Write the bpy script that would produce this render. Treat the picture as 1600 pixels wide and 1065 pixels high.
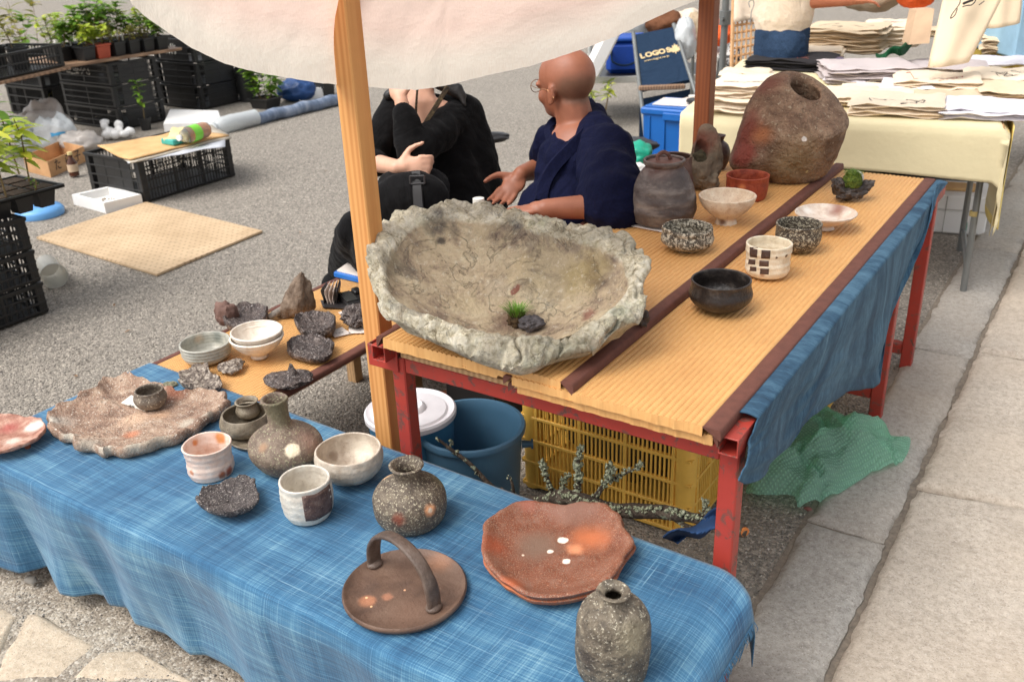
import bpy, bmesh, math, random
import numpy as np
from mathutils import Vector, Matrix, noise, Quaternion
for o in list(bpy.data.objects): bpy.data.objects.remove(o)
sc = bpy.context.scene
COL = sc.collection
rnd = random.Random(11)
R = math.radians
# ---------------------------------------------------------------- camera
HC = 1.53
YAW, PITCH, ROLL, FPX = 0.594070, 0.430927, -0.040376, 1458.76     # focal length in pixels of a 1600 wide frame
_cy, _sy, _cp, _sp = math.cos(YAW), math.sin(YAW), math.cos(PITCH), math.sin(PITCH)
FW = Vector((-_sy*_cp, _cy*_cp, -_sp)); _r = Vector((_cy, _sy, 0)); _u = _r.cross(FW)
RT = math.cos(ROLL)*_r + math.sin(ROLL)*_u; UP = -math.sin(ROLL)*_r + math.cos(ROLL)*_u
CAM = Vector((0, 0, HC))
cd = bpy.data.cameras.new('camera'); cam = bpy.data.objects.new('camera', cd); COL.objects.link(cam)
cam.matrix_world = Matrix(((RT.x, UP.x, -FW.x, 0), (RT.y, UP.y, -FW.y, 0), (RT.z, UP.z, -FW.z, HC), (0, 0, 0, 1)))
cd.sensor_width = 36; cd.lens = FPX/1600*36; cd.clip_end = 400; cd.clip_start = .05
cd.dof.use_dof = True; cd.dof.focus_distance = 2.15; cd.dof.aperture_fstop = 6.3
sc.camera = cam
# ---------------------------------------------------------------- light
SUN_EL, SUN_AZ = R(56), R(212)          # azimuth of the sun, clockwise from +Y
w = bpy.data.worlds.new('World'); sc.world = w; w.use_nodes = True
nt = w.node_tree; nt.nodes.clear()
sky = nt.nodes.new('ShaderNodeTexSky'); sky.sky_type = 'NISHITA'; sky.sun_disc = False
sky.sun_elevation = SUN_EL; sky.sun_rotation = SUN_AZ; sky.air_density = 1.0; sky.dust_density = 4.0; sky.ozone_density = 1.0
hs = nt.nodes.new('ShaderNodeHueSaturation'); hs.inputs['Saturation'].default_value = .22     # overcast: the cloud whitens the sky
bg = nt.nodes.new('ShaderNodeBackground'); bg.inputs[1].default_value = .15
wo = nt.nodes.new('ShaderNodeOutputWorld')
nt.links.new(sky.outputs[0], hs.inputs['Color']); nt.links.new(hs.outputs[0], bg.inputs[0]); nt.links.new(bg.outputs[0], wo.inputs[0])
sl = bpy.data.lights.new('sun', 'SUN'); sl.energy = 1.15; sl.angle = R(40); sl.color = (1, .965, .92)
so = bpy.data.objects.new('sun', sl); COL.objects.link(so)
sd = Vector((math.sin(SUN_AZ)*math.cos(SUN_EL), math.cos(SUN_AZ)*math.cos(SUN_EL), math.sin(SUN_EL)))
so.rotation_euler = sd.to_track_quat('Z', 'Y').to_euler()
sc.view_settings.view_transform = 'Standard'; sc.view_settings.look = 'None'; sc.view_settings.gamma = 1
sc.view_settings.use_curve_mapping = False; sc.view_settings.exposure = 0.64
sc.cycles.use_denoising = True; sc.cycles.max_bounces = 8; sc.cycles.transparent_max_bounces = 16
# ---------------------------------------------------------------- placing: photo pixel -> point in the place
def ray(x, y): return RT*((x-800)/FPX) - UP*((y-532.5)/FPX) + FW
def at(x, y, z):
    d = ray(x, y); return CAM + d*((z-HC)/d.z)
def atY(x, y, Y):
    d = ray(x, y); return CAM + d*(Y/d.y)
def atX(x, y, X):
    d = ray(x, y); return CAM + d*(X/d.x)
def P(x, y, dep): return CAM + ray(x, y)*dep
def mpp(p): return (Vector(p)-CAM).dot(FW)/FPX
def proj(q):
    d = Vector(q)-CAM; k = d.dot(FW); return (800+FPX*d.dot(RT)/k, 532.5-FPX*d.dot(UP)/k)
def zat(X, Y, py):
    a, b = -1, 1.6
    for i in range(40):
        m = (a+b)/2
        if proj((X, Y, m))[1] > py: a = m
        else: b = m
    return m
def lin(c): 
    c /= 255; return c/12.92 if c <= .04045 else ((c+.055)/1.055)**2.4
def S(r, g, b, k=1.0): return (lin(r)*k, lin(g)*k, lin(b)*k, 1)
# ---------------------------------------------------------------- objects
def tag(o, label=None, cat=None, group=None, kind=None):
    if label: o['label'] = label
    if cat: o['category'] = cat
    if group: o['group'] = group
    if kind: o['kind'] = kind
    return o
def thing(name, label, cat, loc=(0, 0, 0), rz=0, group=None):
    o = bpy.data.objects.new(name, None); COL.objects.link(o); o.location = loc; o.rotation_euler = (0, 0, rz)
    o.empty_display_size = .05
    return tag(o, label, cat, group)
class MB:
    def __init__(s): s.v = []; s.f = []; s.uv = None
    def add(s, vs, fs, M=None):
        n = len(s.v)
        s.v += [tuple(M @ Vector(v)) if M else tuple(v) for v in vs]
        s.f += [tuple(i+n for i in f) for f in fs]; return s
    def box(s, x0, x1, y0, y1, z0, z1, ch=.002, M=None):
        cx, cy, cz = (x0+x1)/2, (y0+y1)/2, (z0+z1)/2; h = [(x1-x0)/2, (y1-y0)/2, (z1-z0)/2]
        c = min(ch, min(h)*.6); vs = []; ix = {}
        for sx in (-1, 1):
            for sy in (-1, 1):
                for sz in (-1, 1):
                    for a in range(3):
                        q = [h[0]-c, h[1]-c, h[2]-c]; q[a] += c
                        ix[(sx, sy, sz, a)] = len(vs); vs.append((cx+sx*q[0], cy+sy*q[1], cz+sz*q[2]))
        fs = []
        for a in range(3):
            b, d = (a+1) % 3, (a+2) % 3
            for sg in (-1, 1):
                def k(sb, sd):
                    t = [0, 0, 0]; t[a] = sg; t[b] = sb; t[d] = sd; return ix[(*t, a)]
                q = [k(-1, -1), k(1, -1), k(1, 1), k(-1, 1)]; fs.append(q if sg > 0 else q[::-1])
            for sb in (-1, 1):
                for sd in (-1, 1):       # edge along axis a
                    def e(sa, ax):
                        t = [0, 0, 0]; t[a] = sa; t[b] = sb; t[d] = sd; return ix[(*t, ax)]
                    q = [e(-1, b), e(1, b), e(1, d), e(-1, d)]; fs.append(q if sb*sd > 0 else q[::-1])
        for sx in (-1, 1):
            for sy in (-1, 1):
                for sz in (-1, 1):
                    q = [ix[(sx, sy, sz, a)] for a in range(3)]; fs.append(q if sx*sy*sz > 0 else q[::-1])
        return s.add(vs, fs, M)
    def tube(s, pts, rad, n=8, cap=True, M=None):
        pts = [Vector(p) for p in pts]
        if not hasattr(rad, '__len__'): rad = [rad]*len(pts)
        vs = []; fs = []; t0 = (pts[1]-pts[0]).normalized(); a = t0.orthogonal().normalized()
        for i, p in enumerate(pts):
            t = (pts[min(i+1, len(pts)-1)]-pts[max(i-1, 0)]).normalized()
            a = (a-t*a.dot(t)).normalized(); b = t.cross(a)
            for k in range(n):
                an = 2*math.pi*k/n; vs.append(p+(a*math.cos(an)+b*math.sin(an))*rad[i])
        for i in range(len(pts)-1):
            for k in range(n): fs.append((i*n+k, i*n+(k+1) % n, (i+1)*n+(k+1) % n, (i+1)*n+k))
        if cap: fs += [tuple(range(n))[::-1], tuple((len(pts)-1)*n+k for k in range(n))]
        return s.add(vs, fs, M)
    def lathe(s, prof, n=48, M=None, fn=None):
        vs = []; fs = []; rings = []
        for j, (r, z) in enumerate(prof):
            if r < 1e-6: rings.append([len(vs)]); vs.append((0, 0, z))
            else:
                rings.append(list(range(len(vs), len(vs)+n)))
                vs += [(r*math.cos(2*math.pi*k/n), r*math.sin(2*math.pi*k/n), z) for k in range(n)]
        for a, b in zip(rings, rings[1:]):
            for k in range(n):
                k2 = (k+1) % n
                if len(a) == 1 and len(b) == 1: continue
                if len(a) == 1: fs.append((a[0], b[k2], b[k]))
                elif len(b) == 1: fs.append((a[k], a[k2], b[0]))
                else: fs.append((a[k], a[k2], b[k2], b[k]))
        if fn: vs = [fn(Vector(v)) for v in vs]
        return s.add(vs, fs, M)
    def sheet(s, fn, nu, nv, uvf=None, wrap=False):
        n0 = len(s.v); 
        if s.uv is None: s.uv = {}
        for j in range(nv+1):
            for i in range(nu+1):
                u, v = i/nu, j/nv; s.uv[len(s.v)] = uvf(u, v) if uvf else (u, v); s.v.append(tuple(fn(u, v)))
        q = nu+1
        for j in range(nv):
            for i in range(nu): s.f.append((n0+j*q+i, n0+j*q+i+1, n0+(j+1)*q+i+1, n0+(j+1)*q+i))
        return s
    def prism(s, outline, z0, z1, ch=.003, M=None, top=None):
        n = len(outline); c = Vector((sum(p[0] for p in outline)/n, sum(p[1] for p in outline)/n))
        def ins(p, d):
            q = Vector(p[:2])-c; L = q.length; q *= max(0, (L-d)/L); return (c.x+q.x, c.y+q.y)
        vs = [(p[0], p[1], z0) for p in outline]+[(p[0], p[1], z1-ch) for p in outline]+[(*ins(p, ch), z1) for p in outline]
        fs = [tuple(range(n))[::-1]]
        for k in range(n):
            k2 = (k+1) % n; fs += [(k, k2, n+k2, n+k), (n+k, n+k2, 2*n+k2, 2*n+k)]
        fs.append(tuple(range(2*n, 3*n)))
        return s.add(vs, fs, M)
    def mesh(s, name, smooth=True, ang=40, off=None):
        me = bpy.data.meshes.new(name)
        v = s.v if off is None else [(a-off[0], b-off[1], c-off[2]) for a, b, c in s.v]
        me.from_pydata(v, [], s.f)
        if s.uv:
            ul = me.uv_layers.new(name='UVMap')
            li = np.empty(len(me.loops), np.int32); me.loops.foreach_get('vertex_index', li)
            ua = np.array([s.uv.get(i, (0, 0)) for i in range(len(me.vertices))], np.float32)
            ul.data.foreach_set('uv', ua[li].ravel())
        if smooth:
            me.polygons.foreach_set('use_smooth', [True]*len(me.polygons))
            if ang: me.set_sharp_from_angle(angle=R(ang))
        me.update(); return me
def link(name, me, mat, parent=None, loc=None):
    o = bpy.data.objects.new(name, me); COL.objects.link(o)
    if mat and not me.materials: me.materials.append(mat)
    if parent: o.parent = parent
    if loc is not None: o.location = loc
    return o
def part(name, mb, mat, parent, smooth=True, ang=40, world=False, kind=None, label=None):
    """a part; world=True when its mesh was made in world coordinates (parent unrotated)"""
    off = None
    if world:
        off = Vector((0, 0, 0)); q = parent
        while q: off += q.location; q = q.parent
    o = link(name, mb.mesh(name, smooth, ang, off), mat, parent)
    return tag(o, label, None, None, kind)
def solo(name, mb, mat, label, cat, loc=None, group=None, smooth=True, ang=40, world=True, rz=0):
    """a thing that is one mesh; its origin goes to loc"""
    o = link(name, mb.mesh(name, smooth, ang, loc if (world and loc is not None) else None), mat)
    if loc is not None: o.location = loc
    o.rotation_euler.z = rz
    return tag(o, label, cat, group)
def clone(root, loc, rz=None, label=None, name=None):
    r = root.copy(); COL.objects.link(r); r.location = loc
    if rz is not None: r.rotation_euler.z = rz
    if label: r['label'] = label
    for ch in root.children:
        c = ch.copy(); COL.objects.link(c); c.parent = r
        for g in ch.children:
            d = g.copy(); COL.objects.link(d); d.parent = c
    return r
def cr(pts, k=6):
    """Catmull-Rom through points of any dimension"""
    out = []; n = len(pts)
    for i in range(n-1):
        p0, p1, p2, p3 = pts[max(i-1, 0)], pts[i], pts[i+1], pts[min(i+2, n-1)]
        for j in range(k):
            t = j/k
            out.append(tuple(.5*((2*b)+(-a+c)*t+(2*a-5*b+4*c-d)*t*t+(-a+3*b-3*c+d)*t**3) for a, b, c, d in zip(p0, p1, p2, p3)))
    out.append(tuple(pts[-1])); return out
def crloop(pts, n):
    m = len(pts); out = []
    for q in range(n):
        f = q/n*m; i = int(f); t = f-i
        p0, p1, p2, p3 = pts[(i-1) % m], pts[i % m], pts[(i+1) % m], pts[(i+2) % m]
        out.append(tuple(.5*((2*b)+(-a+c)*t+(2*a-5*b+4*c-d)*t*t+(-a+3*b-3*c+d)*t**3) for a, b, c, d in zip(p0, p1, p2, p3)))
    return out
def nz(p, f=1.0, s=0.0, o=4): return noise.fractal(Vector(p)*f+Vector((s*7.3, s*3.1, s*5.7)), 1.0, 2.0, o)
# ---------------------------------------------------------------- materials
class NT:
    def __init__(s, name):
        s.m = bpy.data.materials.new(name); s.m.use_nodes = True; s.t = s.m.node_tree; s.t.nodes.clear()
        s.out = s.n('ShaderNodeOutputMaterial'); s.tc = s.n('ShaderNodeTexCoord')
    def n(s, ty, ins=None, **kw):
        q = s.t.nodes.new(ty)
        for k, v in kw.items(): setattr(q, k, v)
        for k, v in (ins or {}).items():
            if isinstance(v, bpy.types.NodeSocket): s.t.links.new(v, q.inputs[k])
            else: q.inputs[k].default_value = v
        return q
    def co(s, kind='Object', scale=(1, 1, 1), rot=(0, 0, 0)):
        return s.n('ShaderNodeMapping', {'Vector': s.tc.outputs[kind], 'Scale': scale, 'Rotation': rot}).outputs[0]
    def noise(s, co, scale, detail=6, rough=.6, dist=0): return s.n('ShaderNodeTexNoise', {'Vector': co, 'Scale': scale, 'Detail': detail, 'Roughness': rough, 'Distortion': dist}).outputs['Fac']
    def vor(s, co, scale, out='Distance', feature='F1', **k): return s.n('ShaderNodeTexVoronoi', {'Vector': co, 'Scale': scale}, feature=feature, **k).outputs[out]
    def ramp(s, fac, stops, interp='LINEAR'):
        q = s.n('ShaderNodeValToRGB', {'Fac': fac}); e = q.color_ramp.elements; q.color_ramp.interpolation = interp
        while len(e) < len(stops): e.new(.5)
        for el, (p, c) in zip(e, stops): el.position = p; el.color = c if hasattr(c, '__len__') else (c, c, c, 1)
        return q.outputs[0]
    def mix(s, fac, a, b, blend='MIX'):
        q = s.n('ShaderNodeMix', data_type='RGBA', blend_type=blend)
        for sock, v in ((q.inputs[0], fac), (q.inputs[6], a), (q.inputs[7], b)):
            if isinstance(v, bpy.types.NodeSocket): s.t.links.new(v, sock)
            else: sock.default_value = v
        return q.outputs[2]
    def math(s, op, a, b=0.0, c=0.0):
        q = s.n('ShaderNodeMath', operation=op)
        for i, v in enumerate((a, b, c)):
            if isinstance(v, bpy.types.NodeSocket): s.t.links.new(v, q.inputs[i])
            else: q.inputs[i].default_value = v
        return q.outputs[0]
    def bump(s, h, strength=.3, dist=.01, prev=None):
        d = {'Height': h, 'Strength': strength, 'Distance': dist}
        if prev is not None: d['Normal'] = prev
        return s.n('ShaderNodeBump', d).outputs[0]
    def bsdf(s, col, rough=.6, normal=None, **kw):
        d = {'Base Color': col, 'Roughness': rough}
        if normal is not None: d['Normal'] = normal
        d.update(kw); q = s.n('ShaderNodeBsdfPrincipled', d)
        s.t.links.new(q.outputs[0], s.out.inputs[0]); return q
def clay(name, stops, scale=30, rough=.7, bump=.5, bscale=160, bdist=.004, specks=(), marks=(), rr=None, stretch=(1, 1, 1), bump2=None, ior=1.45):
    t = NT(name); co = t.co('Object', stretch)
    f = t.noise(co, scale, 8, .62, .3); c = t.ramp(f, stops)
    oc = t.tc.outputs['Object']
    for (sc_, th, col) in specks:
        k = t.noise(oc, sc_, 3, .7); c = t.mix(t.ramp(k, [(th, 0), (th+.05, 1)]), c, col)
    for (p, r, soft, col) in marks:
        wob = t.n('ShaderNodeTexNoise', {'Vector': oc, 'Scale': 1.1/r, 'Detail': 4}).outputs['Color']
        wv = t.n('ShaderNodeVectorMath', {0: wob, 1: (.5, .5, .5)}, operation='SUBTRACT').outputs[0]
        wv = t.n('ShaderNodeVectorMath', {0: wv, 'Scale': r*.7}, operation='SCALE').outputs[0]
        pv = t.n('ShaderNodeVectorMath', {0: oc, 1: wv}, operation='ADD').outputs[0]
        d = t.n('ShaderNodeVectorMath', {0: pv, 1: tuple(p)}, operation='DISTANCE').outputs['Value']
        m = t.ramp(t.math('DIVIDE', d, r), [(max(0, 1-soft), 1), (1, 0)], 'EASE')
        if hasattr(col, '__len__') and len(col) == 5: m = t.math('MULTIPLY', m, col[4]); col = col[:4]
        c = t.mix(m, c, tuple(col))
    h = t.noise(oc, bscale, 4, .65); nm = t.bump(h, bump, bdist)
    h2 = t.noise(oc, bscale*.22, 5, .6); nm = t.bump(h2, bump if bump2 is None else bump2, bdist*3, nm)
    rg = t.ramp(f, [(.3, rough if rr is None else rr), (.7, rough)])
    t.bsdf(c, rg, nm, **{'IOR': ior}); return t.m
def plain(name, col, rough=.5, bump=0, bs=80, var=.15, vs=6, metallic=0, bd=.003, sheen=0):
    t = NT(name); oc = t.tc.outputs['Object']
    f = t.noise(oc, vs, 5, .6); a = tuple(x*(1-var) for x in col[:3])+(1,); b = tuple(min(1, x*(1+var)) for x in col[:3])+(1,)
    c = t.ramp(f, [(.3, a), (.7, b)]); nm = t.bump(t.noise(oc, bs, 4), bump, bd) if bump else None
    t.bsdf(c, rough, nm, Metallic=metallic, **({'Sheen Weight': sheen} if sheen else {})); return t.m
# ---------------------------------------------------------------- shared materials
def mk_gravel(name, k=1.0, warm=0):
    t = NT(name); oc = t.tc.outputs['Object']
    v = t.n('ShaderNodeTexVoronoi', {'Vector': oc, 'Scale': 135}); c1 = v.outputs['Color']; d1 = v.outputs['Distance']
    sep = t.n('ShaderNodeSeparateColor', {'Color': c1}).outputs[0]
    c = t.ramp(sep, [(0, S(88, 84, 80, k)), (.45, S(135-warm*.0, 130, 122, k)), (.8, S(168, 160, 150, k)), (.93, S(186, 178, 166, k)), (1, S(212, 204, 192, k))])
    big = t.noise(oc, 1.3, 5, .6); c = t.mix(t.ramp(big, [(.3, .15), (.7, .5)]), c, S(162, 154, 143, k))
    fine = t.noise(oc, 320, 3); c = t.mix(.35, c, t.ramp(fine, [(.35, S(80, 76, 70, k)), (.65, S(196, 188, 176, k))]), 'OVERLAY')
    grit = t.ramp(d1, [(.0, 1), (.75, 0)]); nm = t.bump(grit, .75, .006); nm = t.bump(t.noise(oc, 14, 5), .25, .02, nm)
    t.bsdf(c, .85, nm); return t.m
def mk_stone(name, a, b, c_, dirt=.5):
    t = NT(name); oc = t.tc.outputs['Object']
    oi = t.n('ShaderNodeObjectInfo').outputs['Random']
    co = t.n('ShaderNodeVectorMath', {0: oc, 1: t.n('ShaderNodeCombineXYZ', {0: t.math('MULTIPLY', oi, 9.0), 1: 0.0, 2: 0.0}).outputs[0]}, operation='ADD').outputs[0]
    f = t.noise(co, 60, 8, .75); c = t.ramp(f, [(.3, a), (.5, b), (.7, c_)])
    sp = t.noise(co, 210, 3, .7); c = t.mix(t.ramp(sp, [(.58, 0), (.66, .55)]), c, S(92, 84, 76)); c = t.mix(t.ramp(t.noise(co, 170, 2, .6), [(.62, 0), (.7, .5)]), c, S(226, 220, 210))
    st = t.noise(co, 3.2, 6, .68); c = t.mix(t.ramp(st, [(.48, 0), (.72, dirt)]), c, S(128, 116, 104))
    c = t.mix(t.ramp(t.noise(co, 1.4, 3), [(.4, 0), (.7, .3)]), c, S(196, 176, 152))
    nm = t.bump(t.noise(co, 45, 7, .7), .5, .008); nm = t.bump(t.noise(co, 190, 3), .5, .002, nm)
    t.bsdf(c, .82, nm); return t.m
def mk_earth():
    t = NT('sandy earth'); oc = t.tc.outputs['Object']
    c = t.ramp(t.noise(oc, 9, 8, .7), [(.3, S(122, 110, 96)), (.5, S(158, 146, 130)), (.7, S(190, 178, 160))])
    v = t.n('ShaderNodeTexVoronoi', {'Vector': oc, 'Scale': 150}); sep = t.n('ShaderNodeSeparateColor', {'Color': v.outputs['Color']}).outputs[0]
    c = t.mix(t.ramp(sep, [(.6, 0), (.95, .7)]), c, S(205, 196, 182)); c = t.mix(t.ramp(sep, [(.0, .6), (.25, 0)]), c, S(96, 86, 76))
    nm = t.bump(t.ramp(v.outputs['Distance'], [(0, 1), (.7, 0)]), .5, .004); nm = t.bump(t.noise(oc, 25, 6), .5, .015, nm)
    t.bsdf(c, .9, nm); return t.m
def mk_wood(name, a, b, axis=2, sc_=1.0, rough=.55):
    t = NT(name); s = [38*sc_]*3; s[axis] = 1.6*sc_; co = t.co('Object', tuple(s))
    f = t.noise(co, 1.2, 6, .6, .6); wv = t.n('ShaderNodeTexWave', {'Vector': co, 'Scale': .55, 'Distortion': 5.0, 'Detail': 3.0, 'Detail Scale': .8}, bands_direction='X').outputs['Fac']
    c = t.ramp(t.math('ADD', t.math('MULTIPLY', f, .6), t.math('MULTIPLY', wv, .4)), [(.25, a), (.7, b)])
    kn = t.vor(t.tc.outputs['Object'], 5.5); c = t.mix(t.ramp(kn, [(.035, .85), (.075, 0)]), c, tuple(x*.3 for x in a[:3])+(1,))
    t.bsdf(c, rough, t.bump(f, .18, .002)); return t.m
def mk_tatami(name, a, b):
    t = NT(name); oc = t.tc.outputs['Object']
    co = t.co('Object', (26, 150, 1)); co2 = t.co('Object', (160, 46, 9))
    f = t.noise(co, 2, 5, .7); g = t.noise(co2, 1, 4, .6)
    c = t.ramp(t.math('ADD', t.math('MULTIPLY', f, .5), t.math('MULTIPLY', g, .5)), [(.25, a), (.72, b)])
    c = t.mix(t.ramp(t.noise(oc, 5, 5), [(.4, 0), (.75, .35)]), c, tuple(x*.72 for x in a[:3])+(1,))
    wv = t.n('ShaderNodeTexWave', {'Vector': t.co('Object', (0, 1, 0)), 'Scale': 48.0, 'Distortion': .6, 'Detail': 2.0}, bands_direction='Y').outputs['Fac']
    c = t.mix(t.math('MULTIPLY', t.ramp(wv, [(.0, 1), (.35, 0)]), .22), c, tuple(x*.6 for x in a[:3])+(1,))
    nm = t.bump(wv, .45, .0016); nm = t.bump(g, .15, .001, nm)
    t.bsdf(c, .55, nm); return t.m
def mk_ikat():
    t = NT('indigo ikat cloth'); uv = t.tc.outputs['UV']
    def m(sx, sy, s, d=3, r=.6): return t.noise(t.n('ShaderNodeMapping', {'Vector': uv, 'Scale': (sx, sy, 1)}).outputs[0], s, d, r)
    la = m(5, 400, 1, 4, .7); lb = m(400, 5, 1, 4, .7)
    th = t.math('ADD', t.math('MULTIPLY', la, .55), t.math('MULTIPLY', lb, .45))
    A = m(11, .6, 1, 2, .5); B = m(.6, 9, 1, 2, .5); A2 = m(30, 1.2, 1, 2, .5); B2 = m(1.2, 24, 1, 2, .5)
    bs = t.math('ADD', t.math('MULTIPLY', t.math('ADD', A, B), .30), t.math('MULTIPLY', t.math('ADD', A2, B2), .20))
    pa = m(3, 3, 1.4, 4, .6)
    lvl = t.math('ADD', t.math('MULTIPLY', th, .50), t.math('ADD', t.math('MULTIPLY', bs, .40), t.math('MULTIPLY', pa, .10)))
    c = t.ramp(lvl, [(.40, S(22, 62, 94)), (.465, S(38, 88, 124)), (.515, S(60, 112, 146)), (.57, S(104, 148, 170)), (.64, S(166, 192, 200))])
    fa = t.ramp(m(3.5, 260, 1, 3, .75), [(.57, 0), (.67, .7)]); fb = t.ramp(m(260, 3.5, 1, 3, .75), [(.58, 0), (.68, .65)])
    gate = t.ramp(m(4, 5, 1, 4, .6), [(.4, .25), (.62, 1)])
    c = t.mix(t.math('MULTIPLY', fa, gate), c, S(150, 188, 206)); c = t.mix(t.math('MULTIPLY', fb, gate), c, S(146, 186, 204))
    nm = t.bump(th, .35, .0015); nm = t.bump(m(2, 5, 6, 5), .3, .01, nm)
    t.bsdf(c, .85, nm, **{'Sheen Weight': .15}); return t.m
def mk_denim():
    t = NT('worn indigo denim'); uv = t.tc.outputs['UV']
    def m(sx, sy, s, d=4, r=.6, dist=0): return t.noise(t.n('ShaderNodeMapping', {'Vector': uv, 'Scale': (sx, sy, 1), 'Rotation': (0, 0, .12)}).outputs[0], s, d, r, dist)
    st = m(13, 1.8, 1, 9, .72, 1.2); fi = m(300, 40, 1, 3); bl = m(2.5, 3, 1, 4)
    lvl = t.math('ADD', t.math('MULTIPLY', st, .55), t.math('ADD', t.math('MULTIPLY', fi, .2), t.math('MULTIPLY', bl, .25)))
    c = t.ramp(lvl, [(.36, S(22, 48, 68)), (.47, S(40, 74, 98)), (.58, S(76, 112, 134)), (.72, S(126, 154, 168))])
    sp = t.noise(t.tc.outputs['Object'], 260, 2); c = t.mix(t.ramp(sp, [(.72, 0), (.76, .5)]), c, S(140, 166, 186))
    t.bsdf(c, .85, t.bump(m(500, 500, 1), .3, .001)); return t.m
def mk_paint(name, col, chip, rust, th=.62):
    t = NT(name); oc = t.tc.outputs['Object']
    c = t.ramp(t.noise(oc, 12, 5), [(.3, tuple(x*.85 for x in col[:3])+(1,)), (.7, col)])
    k = t.noise(oc, 34, 9, .72, .8); c = t.mix(t.ramp(k, [(th-.03, 0), (th, 1)]), c, chip); c = t.mix(t.ramp(k, [(th+.05, 0), (th+.09, 1)]), c, rust)
    c = t.mix(t.ramp(t.noise(oc, 5, 6), [(.5, 0), (.75, .3)]), c, rust)
    t.bsdf(c, .5, t.bump(t.ramp(k, [(th-.03, 1), (th, 0)]), .4, .002)); return t.m
M_gravel = mk_gravel('grey gravel', 1.06); M_earth = mk_earth()
M_slab = mk_stone('granite slab', S(154, 141, 127), S(190, 177, 161), S(210, 199, 184), .3); M_kerb = mk_stone('kerb stone', S(136, 130, 122), S(172, 166, 157), S(192, 187, 178), .35)
M_flag = mk_stone('flagstone', S(166, 148, 126), S(198, 180, 156), S(216, 202, 180), .5)
M_pine = mk_wood('pine post', S(204, 136, 74), S(224, 164, 98)); M_redwood = mk_wood('reddish post', S(120, 64, 34), S(140, 78, 42))
M_plank = mk_wood('weathered plank', S(116, 88, 66), S(160, 128, 100), 1); M_board = mk_wood('plywood', S(170, 130, 88), S(206, 168, 122), 1)
M_tat = mk_tatami('straw matting', S(210, 150, 86), S(234, 186, 120)); M_tatedge = mk_tatami('straw edge', S(176, 140, 84), S(216, 180, 118))
M_bind = plain('brown binding', S(104, 62, 50), .75, .35, 420, .2, 40)
M_ikat = mk_ikat(); M_denim = mk_denim()
M_red = mk_paint('red painted steel', S(178, 62, 50), S(122, 72, 62), S(84, 62, 54), .58); M_dark_in = plain('tube inside', S(60, 48, 42), .9)
# ---------------------------------------------------------------- setting
g = MB(); g.sheet(lambda u, v: (-90+180*u, -20+150*v, 0), 2, 2); tag(link('ground', g.mesh('ground'), M_gravel), kind='structure')
# sky above is the world's own
def peb_mesh(name, n, sample, r0, r1, zz=.0):
    base = np.array([(1, 0, 0), (0, 1, 0), (-1, 0, 0), (0, -1, 0), (.25, .2, 1), (-.2, -.15, -1)], float); bf = np.array([(0, 1, 4), (1, 2, 4), (2, 3, 4), (3, 0, 4), (1, 0, 5), (2, 1, 5), (3, 2, 5), (0, 3, 5)])
    g_ = np.random.default_rng(5+n); pts = sample(g_, n); n = len(pts)
    sc_ = g_.uniform(r0, r1, (n, 1, 1))*g_.uniform(.6, 1.3, (n, 1, 3)); an = g_.uniform(0, 6.28, n); jit = g_.normal(0, .18, (n, 6, 3))
    v = (base[None]+jit)*sc_*np.array([1, 1, .62]); c, s = np.cos(an)[:, None], np.sin(an)[:, None]
    v = np.stack([v[..., 0]*c-v[..., 1]*s+pts[:, :1], v[..., 0]*s+v[..., 1]*c+pts[:, 1:2], v[..., 2]+zz+sc_[:, :, 2]*.25], -1).reshape(-1, 3)
    f = (bf[None]+6*np.arange(n)[:, None, None]).reshape(-1, 3)
    me = bpy.data.meshes.new(name); me.vertices.add(len(v)); me.vertices.foreach_set('co', v.ravel()); me.loops.add(f.size); me.loops.foreach_set('vertex_index', f.ravel())
    me.polygons.add(len(f)); me.polygons.foreach_set('loop_start', np.arange(0, f.size, 3)); me.update(calc_edges=True); return me
tp = NT('pebbles'); isl = tp.n('ShaderNodeNewGeometry').outputs['Random Per Island']
cp_ = tp.ramp(isl, [(0, S(98, 93, 87)), (.4, S(138, 131, 122)), (.8, S(168, 160, 149)), (.96, S(194, 186, 175)), (1, S(224, 217, 206))])
tp.bsdf(cp_, .8, tp.bump(tp.noise(tp.tc.outputs['Object'], 500), .4, .001)); M_peb = tp.m
def smp(g_, n):
    y = .9+5.6*g_.random(n)**1.5; x = -1.0-g_.random(n)*5.2*np.clip(y/3.2, .35, 1.1); return np.stack([x, y], 1)
tag(link('gravel', peb_mesh('gravel', 56000, smp, .0018, .0046), M_peb), kind='stuff')
def smp2(g_, n):
    y = 1.2+4.2*g_.random(n)**1.2; x = -.52-g_.random(n)**1.6*.7; return np.stack([x, y], 1)
tag(link('gravel', peb_mesh('gravel', 9000, smp2, .0018, .0045), M_peb), kind='stuff')
# sandy earth in front of the blue table
g = MB(); e0, e1, f0, f1 = -3.4, .2, -.6, 1.12
g.sheet(lambda u, v: (e0+(e1-e0)*u, f0+(f1-f0)*v, .011+.009*nz((e0+(e1-e0)*u, f0+(f1-f0)*v, 0), 6, 1)-.012*max(0, v-.85)/.15), 70, 40)
tag(link('earth', g.mesh('earth'), M_earth), kind='structure')
def smp3(g_, n): return np.stack([-2.6+1.9*g_.random(n), .75+.28*g_.random(n)], 1)
tag(link('grit', peb_mesh('grit', 3500, smp3, .0012, .0032, .012), M_peb), kind='stuff')
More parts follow.
